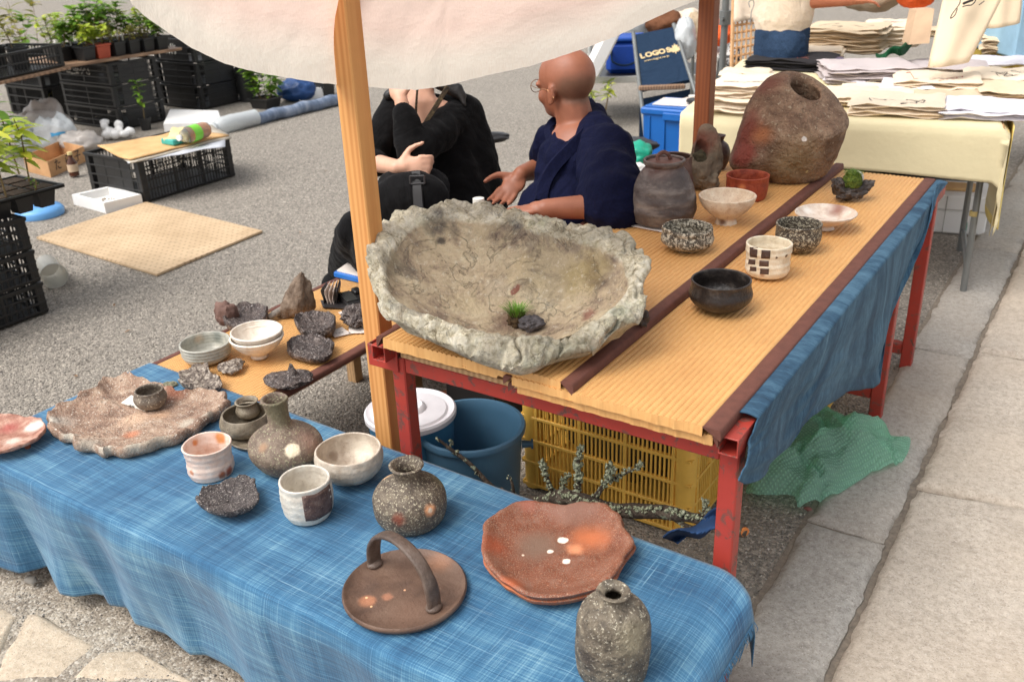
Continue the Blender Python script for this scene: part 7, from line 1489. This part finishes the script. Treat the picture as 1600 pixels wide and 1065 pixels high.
def stack(label, bx, by, wpx, ypx_top, n, kind, seed, dd=.30, rz=0, cat='shirt'):
    rg = random.Random(seed); c = at(bx, by, ZT+.004); wm = wpx*mpp(c)*1.02; hh = max(.012, (by-ypx_top)*mpp(c)/.93-.30*dd); h = hh/n
    h = min(max(h, .010), .035)
    for i in range(n):
        key = (kind, round(wm, 2), dd, i % 3)
        if key not in SMESH: SMESH[key] = shirtmesh(seed+i % 3, wm, dd, h*1.5); SMESH[key].materials.append(MSH[kind])
        o = link('folded_shirt', SMESH[key], None, None, c+ey*(dd*.5+rg.uniform(-.012, .012))+ex*rg.uniform(-.012, .012)+VZ*(h*i)); o.rotation_euler.z = ang3+rz+rg.uniform(-.05, .05)
        lb_ = label if n == 1 else ('top shirt of ' if i == n-1 else 'bottom shirt of ' if i == 0 else '%s from top in ' % ORD[n-1-i])+label
        tag(o, lb_, cat, 'folded shirts on the yellow table')
stack('the cream stack left of the boulder pot', 1165, 180, 125, 108, 8, 'cream', 1)
stack('the rumpled cream pile above the left stack', 1160, 128, 75, 100, 3, 'cream', 2, .2)
stack('the small cream stack right behind the boulder pot', 1318, 168, 80, 132, 4, 'cream', 3)
stack('the cream stack mid front table edge', 1402, 184, 138, 138, 5, 'cream', 4)
stack('the white lavender stack at the right front corner', 1545, 190, 150, 156, 4, 'white', 5)
stack('the cream stack behind the front middle one', 1462, 150, 125, 100, 5, 'cream', 6)
stack('the grey shirts fanned below the green cloth', 1350, 132, 135, 82, 7, 'grey', 7, .34, .25)
stack('the white shirts under the grey fan', 1320, 132, 60, 112, 3, 'white', 8, .2)
stack('the black printed shirts before the standing person', 1232, 112, 128, 70, 5, 'black', 9, .32, -.12)
stack('the tall cream stack beside the standing person', 1318, 84, 118, 24, 11, 'tan', 10, .34, -.15)
stack('the loose cream heap right of the tall stack', 1388, 75, 75, 22, 7, 'cream', 11, .3, .2)
stack('the tan stack at the right frame edge', 1578, 86, 80, 40, 6, 'tan', 12)
stack('the single long white shirt under the tan stack', 1560, 104, 105, 88, 1, 'white', 13)
stack('the cream shirts above the white lavender stack', 1560, 140, 100, 102, 4, 'cream', 14)
stack('the violet shirt next to the black printed ones', 1292, 112, 40, 84, 3, 'violet', 15, .2)
stack('the cream stack behind the boulder pot and the front middle stack', 1365, 160, 110, 132, 3, 'cream', 21)
stack('the tan stack between the middle and the lavender stack', 1480, 172, 100, 146, 3, 'tan', 22)
stack('the cream pile left of the lavender stack behind', 1420, 150, 80, 118, 3, 'white', 23, .26)
stack('the grey pile under the large tote bag', 1480, 116, 110, 92, 3, 'grey', 24, .3, .2)
stack('the cream pile in the gap behind the black shirts', 1270, 92, 80, 62, 4, 'cream', 25, .26)
stack('the tan pile right of the printed tote bag', 1575, 160, 90, 128, 4, 'tan', 26, .3)
stack('the tan pile at the far back of the shirt table', 1440, 60, 90, 34, 4, 'tan', 27, .3)
def shirtprint(bx, by, seed, label):
    o = next(q for q in COL.objects if q.get('label', '').startswith('top shirt of '+label)); rg = random.Random(seed); mb = MB()
    for i in range(5):
        a = Vector((rg.uniform(-.09, .09), rg.uniform(-.12, -.02), 0)); pts = [a+Vector((rg.uniform(-.03, .03), rg.uniform(-.02, .02), 0))*k for k in range(4)]
        mb.tube(cr([tuple(p) for p in pts], 3), .0022, 4)
    q = link('print', mb.mesh('print'), M_ink if seed % 2 else plain('red print', S(176, 96, 84), .7), o); q.location = (0, 0, .05); q['kind'] = 'stuff'
    s_ = q.modifiers.new('w', 'SHRINKWRAP'); s_.target = o; s_.offset = .0012; s_.wrap_method = 'PROJECT'; s_.use_project_z = True; s_.use_negative_direction = True; s_.use_positive_direction = False
for i, l in enumerate(('the tall cream stack', 'the cream stack behind the front', 'the cream stack mid', 'the tan stack at the right', 'the cream shirts above', 'the black printed', 'the cream stack left', 'the loose cream')): shirtprint(0, 0, i+1, l)
def tote(label, px, dep, h, mat, prnt=False, rz=.25):
    tl, trr, br_, bl = [P(x, y, dep) for x, y in px]; c = (tl+br_)/2; root = thing('tote_bag', label, 'tote bag', c, 0, 'tote bags hanging over the stall'); mb = MB(); th = HF*.05
    mb.sheet(lambda u, v: (tl*(1-u)+trr*u)*(1-v)+(bl*(1-u)+br_*u)*v-th*.5*math.sin(math.pi*u)*(.3+v)+HF*.008*math.sin(u*9+v*3), 12, 12); mb.sheet(lambda u, v: (trr*(1-u)+tl*u)*(1-v)+(br_*(1-u)+bl*u)*v+th*.7*math.sin(math.pi*u)+HF*.012, 12, 12)
    for (a, b) in ((0, 12),):
        pass
    part('cloth', mb, mat, root, world=True, ang=None).modifiers.new('t', 'SOLIDIFY').thickness = .003
    for sg in (0, 1):
        mb = MB(); o_ = HF*.05*sg; a, b = tl.lerp(trr, .3)+o_, tl.lerp(trr, .7)+o_; m = (a+b)/2+VZ*.28; mb.tube(cr([tuple(a), tuple(a.lerp(m, .6)), tuple(m), tuple(b.lerp(m, .6)), tuple(b)], 4), .008, 6); part('handle', mb, mat, root, world=True)
    return root
M_tote = plain('unbleached canvas', S(232, 210, 178), .9, .2, 30, .04)
tb = tote('large unbleached tote bag printed with black line drawing hanging at top right', ((1488, -55), (1590, -50), (1512, 97), (1452, 106)), 4.1, .5, M_tote)
def pen(pts, w_, dep=4.03):
    mb = MB(); mb.tube(cr([tuple(P(x, y, dep)) for x, y in pts], 4), w_, 5); part('print_line', mb, M_ink, tb, world=True)
pen([(1500, -10), (1500, 4), (1494, 14), (1488, 22), (1485, 29), (1492, 24), (1496, 14)], .0022); pen([(1504, 11), (1510, 9), (1518, 8), (1524, 2), (1524, -4)], .0025); pen([(1505, 6), (1512, 3), (1520, 0)], .006); pen([(1530, 8), (1538, 2)], .002)
tote('plain tote bag behind the printed one at the top right corner', ((1536, -50), (1600, -50), (1592, 36), (1545, 45)), 4.5, .5, M_tote)
mb = MB(); hz_ = P(1500, -110, 4.2); mb.tube([hz_-HR*1.1, hz_+HR*.8], .012, 10); 
for r_ in (-1.1, .8): p = hz_+HR*r_; mb.tube([p, Vector((p.x, p.y, 0))], .012, 10)
solo('clothes_rail', mb, M_grey, 'grey metal rail above the shirt stall from which the bags hang', 'rail', hz_)
mb = MB(); q = [P(1420, 70, 4.75), P(1452, 68, 4.7), P(1460, 14, 4.75), P(1432, 16, 4.8)]; vs = q+[p+HF*.09 for p in q]; mb.add(vs, [(0, 1, 2, 3), (7, 6, 5, 4), (0, 4, 5, 1), (1, 5, 6, 2), (3, 2, 6, 7), (4, 0, 3, 7)]); solo('paper_bag', mb, plain('brown paper', S(190, 160, 130), .85), 'brown paper bag standing among the shirts at the back', 'paper bag', q[0], smooth=False)
mb = MB(); mb.sheet(lambda u, v: at(1368+82*u, 88-40*max(0, u-.45)*1.6+4*math.sin(u*14)-14*v*(.4+u), ZT+.06+.1*u*v+.03*math.sin(u*5)), 24, 8); solo('green_cloth', mb, clothmat('dark green cloth', S(26, 74, 46)), 'dark green cloth tossed over the shirts below the tote bag', 'cloth', at(1410, 75, ZT+.06), ang=None).modifiers.new('t', 'SOLIDIFY').thickness = .012
for k_, (pts) in enumerate((((1180, 88), (1200, 80)), ((1228, 78), (1240, 79)))):
    pass
# under the stall
def fbox(label, x, y, w_, d_, h, rz=ang3):
    c = at(x, y, 0); t_ = thing('foam_box', label, 'foam box', c, rz); mb = MB(); mb.box(-w_/2, w_/2, 0, d_, .004, h*.62, .008); part('body', mb, M_foam, t_, ang=30); mb = MB(); mb.box(-w_/2-.012, w_/2+.012, -.012, d_+.012, h*.621, h, .008); part('lid', mb, M_foam, t_, ang=30)
    mb = MB(); mb.box(w_*.22, w_*.25, -.0016, -.0002, h*.12, h*.3, .0005, Matrix.Shear('XZ', 4, (-.6, 0))); 
    for dx in (0, .04): mb = MB(); mb.box(w_*.2+dx, w_*.2+dx+.02, -.003, -.0012, h*.08, h*.34, .0005, Matrix.Shear('XY', 4, (-.0, 0))); part('green_mark', mb, plain('green mark', S(30, 140, 110), .5), t_)
    mb = MB(); mb.tube([(-.02, -.0145, h*.05), (-.02, -.0145, h*.98)], .002, 5); part('string', mb, plain('string', S(150, 146, 138), .8), t_); return c, t_
fbox('white foam box with lid and green mark under the shirt stall', 1478, 366, .34, .26, .20)
c = at(1500, 322, .0); mb = MB(); p = at(1485, 318, .205)
mb.box(-.12, .12, -.06, .06, 0, .015, .004); solo('cardboard', mb, M_card, 'small brown card lying on the lid of the foam box', 'cardboard', Vector((at(1478, 366, 0)+ey*.13).to_tuple()[:2]+(.201,)), world=False, rz=.2, ang=30)
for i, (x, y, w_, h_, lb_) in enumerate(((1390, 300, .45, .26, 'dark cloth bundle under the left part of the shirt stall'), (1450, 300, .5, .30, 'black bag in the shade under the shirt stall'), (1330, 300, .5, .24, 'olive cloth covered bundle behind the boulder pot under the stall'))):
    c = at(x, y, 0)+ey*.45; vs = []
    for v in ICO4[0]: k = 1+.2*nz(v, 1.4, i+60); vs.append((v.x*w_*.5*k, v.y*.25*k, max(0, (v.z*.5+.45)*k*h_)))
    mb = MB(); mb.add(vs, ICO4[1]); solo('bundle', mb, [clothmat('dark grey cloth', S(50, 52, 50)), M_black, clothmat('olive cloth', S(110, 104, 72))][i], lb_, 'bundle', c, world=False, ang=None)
# ---------------------------------------------------------------- behind the man: blue bin, chair, cart, cooler, poles
bb = at(1003, 268, 0); zb_ = zat(bb.x, bb.y, 165); print('bin', bb, zb_); rzb = -.0
bn = thing('storage_bin', 'bright blue lidded storage bin with papers on top behind the man', 'bin', (bb.x+.21, bb.y+.16, 0)); M_bin = plain('bin blue', S(10, 96, 176), .4, .1, 30, .06)
def taper(w0, d0, w1, d1, z0, z1): return [(-w0/2, -d0/2, z0), (w0/2, -d0/2, z0), (w0/2, d0/2, z0), (-w0/2, d0/2, z0), (-w1/2, -d1/2, z1), (w1/2, -d1/2, z1), (w1/2, d1/2, z1), (-w1/2, d1/2, z1)]
BF = [(3, 2, 1, 0), (4, 5, 6, 7), (0, 1, 5, 4), (1, 2, 6, 5), (2, 3, 7, 6), (3, 0, 4, 7)]
mb = MB(); mb.add(taper(.40, .30, .42, .32, .004, zb_-.05), BF); 
for k in range(4): mb.box(-.17+.1*k, -.16+.1*k, -.166, -.150, .02, zb_-.06, .002)
part('body', mb, M_bin, bn, smooth=False); mb = MB(); mb.box(-.225, .225, -.175, .175, zb_-.052, zb_-.008, .01); mb.box(-.205, .205, -.155, .155, zb_-.0085, zb_, .004); mb.box(-.07, .07, -.185, -.17, zb_-.075, zb_-.03, .004); part('lid', mb, M_bin, bn, ang=30)
bo = Vector(bn.location); 
for i, (dx, dy, w_, d_, a, lb_) in enumerate(((-.03, .0, .30, .22, .1, 'white paper sheets spread over the blue bin lid'), (.05, .06, .21, .297, -.3, 'tilted paper sheet at the back of the blue bin lid'))):
    mb = MB(); mb.box(-w_/2, w_/2, -d_/2, d_/2, 0, .006, .001); solo('paper_sheet', mb, M_paper, lb_, 'paper', (bo.x+dx, bo.y+dy, zb_+.001+.007*i), world=False, rz=a, ang=30)
mb = MB(); mb.lathe([(0, 0), (.05, 0), (.075, .012), (.07, .028), (.03, .034), (0, .034)], 28, fn=lambda v: Vector((v.x*1.2, v.y*.8, v.z))); solo('black_case', mb, M_blk, 'rounded black case on the papers beside the wooden post', 'case', (bo.x+.12, bo.y-.06, zb_+.015), world=False)
mb = MB(); mb.tube([(0, 0, 0), (.16, .02, .02)], .008, 8); solo('white_pen', mb, M_wh, 'white marker pen at the back of the blue bin lid', 'pen', (bo.x-.02, bo.y+.10, zb_+.026), world=False, rz=-.5)
# camp chair
ch = P(1032, 90, 6.3); cz = thing('camp_chair', 'navy folding camp chair back with gold maple leaf print', 'chair', (ch.x, ch.y, 0)); M_nv = clothmat('navy canvas', S(36, 54, 76), .12); M_gold = plain('gold print', S(214, 188, 140), .5)
cq = [P(1000, 140, 6.2), P(1080, 124, 6.2), P(1054, 42, 6.45), P(990, 55, 6.45)]; nC = (cq[1]-cq[0]).cross(cq[3]-cq[0]).normalized(); nC = -nC if nC.dot(HF) > 0 else nC
mb = MB(); vs = [tuple(p) for p in cq]+[tuple(p-nC*.03) for p in cq]; mb.add(vs, [(0, 1, 2, 3), (7, 6, 5, 4), (0, 4, 5, 1), (1, 5, 6, 2), (2, 6, 7, 3), (3, 7, 4, 0)]); part('back_panel', mb, M_nv, cz, smooth=False, world=True)
xd = (cq[1]-cq[0]); yd = (cq[3]-cq[0]); lo = P(1024, 84, 6.28)+nC*.03
pl = lambda x, y: (lambda d: CAM+d*(((cq[0]-CAM).dot(nC))/d.dot(nC)))(ray(x, y))+nC*.004
word('LOGOS', .060, .046, M_gold, cz, pl(1024, 84), pl(1038, 80)-pl(1008, 87), yd, bold=.003, ext=.0008)
letter('www.logos.ne.jp', .026, M_gold, cz, pl(1026, 92), pl(1040, 89)-pl(1008, 96), yd, ext=.0008)['kind'] = 'stuff'
lf = [(0, 1), (.14, .62), (.36, .74), (.30, .30), (.62, .42), (.60, .22), (.95, .16), (.66, -.06), (.74, -.24), (.38, -.30), (.36, -.46), (.07, -.38), (.06, -.72), (-.06, -.72), (-.07, -.38), (-.36, -.46), (-.38, -.30), (-.74, -.24), (-.66, -.06), (-.95, .16), (-.60, .22), (-.62, .42), (-.30, .30), (-.36, .74), (-.14, .62)]
xu = xd.normalized(); yu = yd.normalized(); cL = pl(1055, 78); mb = MB(); k_ = .056; mb.v = [tuple(cL)]+[tuple(cL+xu*a*k_+yu*b*k_) for a, b in lf]; mb.f = [(0, i+1, (i+1) % len(lf)+1) for i in range(len(lf))]; part('maple_leaf_print', mb, M_gold, cz, smooth=False, world=True)
for a, b in ((cq[0], cq[3]), (cq[1], cq[2])): mb = MB(); mb.tube([a-(b-a)*.9, b+(b-a)*.05], .014, 10); part('frame_pole', mb, M_grey, cz, world=True)
mb = MB(); a = P(998, 138, 6.05); mb.box(-.0, .30, -.02, .02, -.015, .015, .006, Matrix.Translation(a) @ Matrix.Rotation(YAW, 4, 'Z')); part('armrest', mb, M_plank, cz, world=True)
mb = MB(); sq = [cq[0]-nC*.09, cq[1]-nC*.09, cq[1]-nC*.13-VZ*.34, cq[0]-nC*.13-VZ*.34]; mb.add([tuple(p) for p in sq]+[tuple(p-VZ*.02) for p in sq], [(0, 1, 2, 3), (7, 6, 5, 4), (0, 4, 5, 1), (1, 5, 6, 2), (2, 6, 7, 3), (3, 7, 4, 0)]); part('seat', mb, M_nv, cz, smooth=False, world=True)
for p in (sq[2], sq[3]): mb = MB(); mb.tube([p, Vector((p.x, p.y, 0))+HF*.1], .012, 8); part('leg', mb, M_grey, cz, world=True)
# cart with cooler bag and foam box
cp0 = P(968, 118, 7.2); zc_ = cp0.z; crt = thing('platform_cart', 'low flat cart with black deck and grey edge loaded with a blue cooler', 'cart', (cp0.x, cp0.y, 0)); Mr = Matrix.Rotation(YAW-.1, 4, 'Z')
mb = MB(); mb.box(-.35, .75, -.05, .6, zc_-.04, zc_-.006, .004, Mr); part('deck', mb, M_blk, crt, ang=30); mb = MB(); mb.box(-.36, .76, -.075, -.051, zc_-.045, zc_+.004, .004, Mr); part('edge_rail', mb, plain('light grey', S(196, 194, 186), .4), crt, ang=30)
for a, b in ((-.25, .05), (.6, .05), (-.25, .5), (.6, .5)): mb = MB(); mb.tube([(a-.02, b, .055), (a+.02, b, .055)], .054, 16, M=Mr); part('wheel', mb, M_blk, crt, ang=30); mb = MB(); mb.box(a-.01, a+.01, b-.012, b+.012, .11, zc_-.0405, .002, Mr); part('caster', mb, M_grey, crt)
cl = cp0+HR*.06+HF*.22; t_ = thing('cooler_bag', 'bright blue soft cooler bag standing on the cart', 'cooler bag', (cl.x, cl.y, zc_-.005), YAW-.1); mb = MB(); mb.box(-.14, .16, -.13, .13, 0, .24, .035); part('body', mb, plain('blue nylon', S(16, 66, 158), .5, .5, 20), t_, ang=50); mb = MB(); mb.box(-.145, .165, -.135, .135, .241, .275, .02); part('lid', mb, plain('blue nylon', S(22, 78, 170), .5), t_, ang=50); mb = MB(); mb.tube(cr([(-.10, -.14, .18), (-.09, -.16, .10), (0, -.165, .07), (.09, -.16, .10), (.10, -.14, .18)], 4), .008, 6); part('strap', mb, M_nv, t_)
fl = P(940, 80, 7.0); mb = MB(); mb.box(-.05, .05, -.12, .12, -.18, .18, .012, Matrix.Rotation(YAW, 4, 'Z') @ Matrix.Rotation(R(28), 4, 'Y')); solo('foam_box', mb, M_foam, 'white foam box leaning against the blue cooler bag', 'box', fl, world=False, ang=30)
def pole(label, x, y, dep, r_, mat, top=2.2, grp='metal poles', clamp=None):
    p = P(x, y, dep); t_ = thing('metal_pole', label, 'pole', (p.x, p.y, 0), 0, grp); mb = MB(); mb.tube([(0, 0, 0), (0, 0, top)], r_, 14); part('tube', mb, mat, t_, ang=40)
    if clamp: mb = MB(); zz = zat(p.x, p.y, clamp); mb.tube([(0, 0, zz-.04), (0, 0, zz+.04)], r_*1.6, 14); mb.tube([(0, -r_, zz), (0, -r_*3, zz)], .012, 8); part('clamp', mb, M_grey, t_)
pole('grey steel pole with a clamp between post and wicker screen', 1131, 60, 5.6, .021, M_grey, clamp=28)
pole('thin grey pole behind the head of the man', 922, 80, 7.8, .02, plain('pale grey metal', S(186, 186, 180), .4))
pole('thin dark pole far behind the navy chair', 1045, 20, 9.5, .012, M_grey)
# wicker screen with a white cloth over it
wq = [P(1143, 110, 5.9), P(1186, 100, 5.9), P(1190, 0, 5.9), P(1146, 4, 5.9)]; wk = thing('wicker_screen', 'woven rattan screen panel left of the standing person', 'screen', (wq[0]+wq[1])/2); M_rat = plain('rattan', S(200, 154, 106), .6, .4, 90, .2, 20)
def wpt(u, v, o=0): return (wq[0]*(1-u)+wq[1]*u)*(1-v)+(wq[3]*(1-u)+wq[2]*u)*v+HF*o
mb = MB()
for i in range(15):
    v = -.6+1.6*i/14; mb.tube([wpt(u/12, v, .006*(1 if (u+i) % 2 else -1)) for u in range(13)], .008, 5)
part('weft', mb, M_rat, wk, world=True, kind='stuff')
for i in range(7): mb = MB(); u = i/6; mb.tube([wpt(u, -.75), wpt(u, 1.05)], .007 if i not in (0, 6) else .014, 6); part('stake', mb, M_rat, wk, world=True)
mb = MB(); mb.sheet(lambda u, v: wpt(u*1.05-.02, .72+.45*v, -.03-.01*math.sin(u*9)), 10, 6); solo('white_cloth', mb, M_shirt, 'white cloth draped over the top of the rattan screen', 'cloth', wpt(.5, .8), ang=None).modifiers.new('t', 'SOLIDIFY').thickness = .004
mb = MB(); mb.tube(cr([tuple(P(x, y, 5.8)) for x, y in ((1172, 12), (1170, 4), (1176, 0), (1178, 8), (1174, 20), (1173, 40))], 4), .003, 5); solo('wire_hook', mb, M_grey, 'thin wire hook hanging on the rattan screen', 'hook', P(1172, 12, 5.8))
def heap(name, label, cat, x, y, dep, w_, h_, mat, seed, dp=.2):
    c = P(x, y, dep); vs = []
    for v in ICO4[0]: k = 1+.22*nz(v, 1.3, seed)+.08*abs(nz(v, 4, seed+1)); vs.append(Matrix.Rotation(YAW, 3, 'Z') @ Vector((v.x*w_*.5*k, v.y*dp*k, max(-.5, v.z*.5)*h_*k+h_*.4)))
    mb = MB(); mb.add(vs, ICO4[1]); solo(name, mb, mat, label, cat, c, world=False, ang=None)
bt_ = P(1118, 84, 6.6); tz = thing('side_table', 'white edged low table piled with bags behind the wooden post', 'table', (bt_.x, bt_.y, 0), YAW); mb = MB(); mb.box(-.12, .16, -.15, .45, bt_.z-.03, bt_.z, .004); part('table_top', mb, plain('pale top', S(206, 204, 196), .5), tz, ang=30)
for a, b in ((-.08, -.12), (.12, -.12), (-.08, .4), (.12, .4)): mb = MB(); mb.tube([(a, b, 0), (a, b, bt_.z-.0305)], .013, 8); part('leg', mb, M_grey, tz)
M_or = clothmat('orange cloth', S(222, 96, 48), .1); M_tan = clothmat('tan cloth', S(176, 156, 130), .1)
heap('cloth_heap', 'orange cloth heap on the low table behind the wooden post', 'cloth', 1120, 66, 6.7, .22, .16, M_or, 71)
heap('tan_bag', 'tan rounded bag left of the wooden post top', 'bag', 1085, 74, 6.7, .16, .26, M_tan, 72, .1)
heap('plastic_bag', 'clear crumpled plastic bag right of the navy chair', 'plastic bag', 1068, 92, 6.5, .16, .30, M_bag, 73, .1)
heap('patterned_bag', 'black and white patterned bag beside the steel pole', 'bag', 1140, 104, 6.2, .14, .16, clay('checks', [(.46, S(30, 30, 32)), (.54, S(196, 194, 190))], scale=60, bump=.1), 74, .1)
heap('plastic_bag', 'silvery plastic bag heap above the blue cooler bag', 'plastic bag', 1000, 52, 7.8, .45, .30, M_bag, 75)
heap('brown_bag', 'brown bag half hidden at the top of the navy chair', 'bag', 1035, 52, 7.6, .3, .2, clothmat('brown cloth', S(112, 74, 52)), 76)
heap('white_bundle', 'white cloth bundle right above the navy chair', 'bundle', 1075, 52, 7.6, .30, .2, M_shirt, 77)
heap('teal_bag', 'teal plastic bag crumpled on the ground left of the blue bin', 'plastic bag', 996, 254, 4.9, .16, .12, plain('teal plastic', S(30, 160, 130), .4), 78, .08)
heap('white_pouch', 'white pouch below the teal bag beside the man', 'pouch', 993, 276, 4.75, .12, .08, M_foam, 79, .06)
heap('black_pouch', 'flat black pouch on the gravel left of the blue bin', 'pouch', 985, 236, 5.3, .30, .08, M_blk, 80, .12)
heap('grey_bundle', 'beige grey bundle between the standing person and the tote bag', 'bundle', 1360, 12, 6.4, .5, .3, M_tan, 81)
heap('cloth_heap', 'coral red cloth at the top edge beside the tote bag', 'cloth', 1426, 8, 6.0, .2, .16, M_or, 82)
heap('shoe', 'dark flat sandal on the gravel right of the woman', 'shoe', 757, 222, 4.2, .22, .05, M_blk, 83, .06)
potted('potted_plant', 'small maple sapling with pale green leaves behind the head of the man', at(940, 198, 0), .10, .08, .27, 60, .075, .016, 1, 91, None, True, 3, None, False, .45, bare=.6)
tsd = thing('side_stall', 'pale blue and yellow cloth covered table at the top right corner', 'table', P(1640, 70, 5.2)); mb = MB(); cc = Vector(tsd.location); mb.box(-.35, .5, -.3, .5, -.14, -.02, .01, Matrix.Rotation(YAW, 4, 'Z')); part('yellow_cloth', mb, plain('mustard cloth', S(188, 160, 70), .85), tsd); mb = MB(); mb.box(-.36, .51, -.31, .51, -.019, .3, .01, Matrix.Rotation(YAW, 4, 'Z')); part('blue_cloth', mb, plain('pale blue cloth', S(150, 186, 206), .85), tsd)
for a, b in ((-.3, -.25), (.45, -.25), (-.3, .45), (.45, .45)): mb = MB(); mb.tube([(a, b, -cc.z), (a, b, -.141)], .014, 8, M=Matrix.Rotation(YAW, 4, 'Z')); part('leg', mb, M_grey, tsd)
# small things on the ground
mb = MB(); rg = random.Random(31)
def twigleaf(label, name, px, mat, sz, seed, cat):
    c = at(*px, .02); mb = MB(); ellip(mb, (0, 0, sz*.3), (sz, sz*.7, sz*.4), None, ICO, .25, 2, seed); solo(name, mb, mat, label, cat, c, world=False)
twigleaf('flat grey pebble on the sandy earth under the cloth hem', 'pebble', (49, 908), plain('grey pebble', S(112, 106, 98), .7), .020, 3, 'pebble')
twigleaf('reddish stone chip in front of the bubble wrap', 'stone_chip', (1262, 796), plain('red chip', S(120, 74, 66), .7), .012, 5, 'stone')
c = at(1375, 170, 0)

lit = MB(); rg = random.Random(77)
for i in range(70):
    x, y = rg.uniform(-4.5, -1.3), rg.uniform(1.6, 5.5)
    leaf_at(rg, Vector((x, y, .008)), Vector((rg.uniform(-1, 1), rg.uniform(-1, 1), .05)), rg.uniform(.014, .03), .006, lit, .2)
tag(link('leaf_litter', lit.mesh('leaf_litter', ang=None), leafmat('dry leaf', S(150, 108, 64))), kind='stuff')
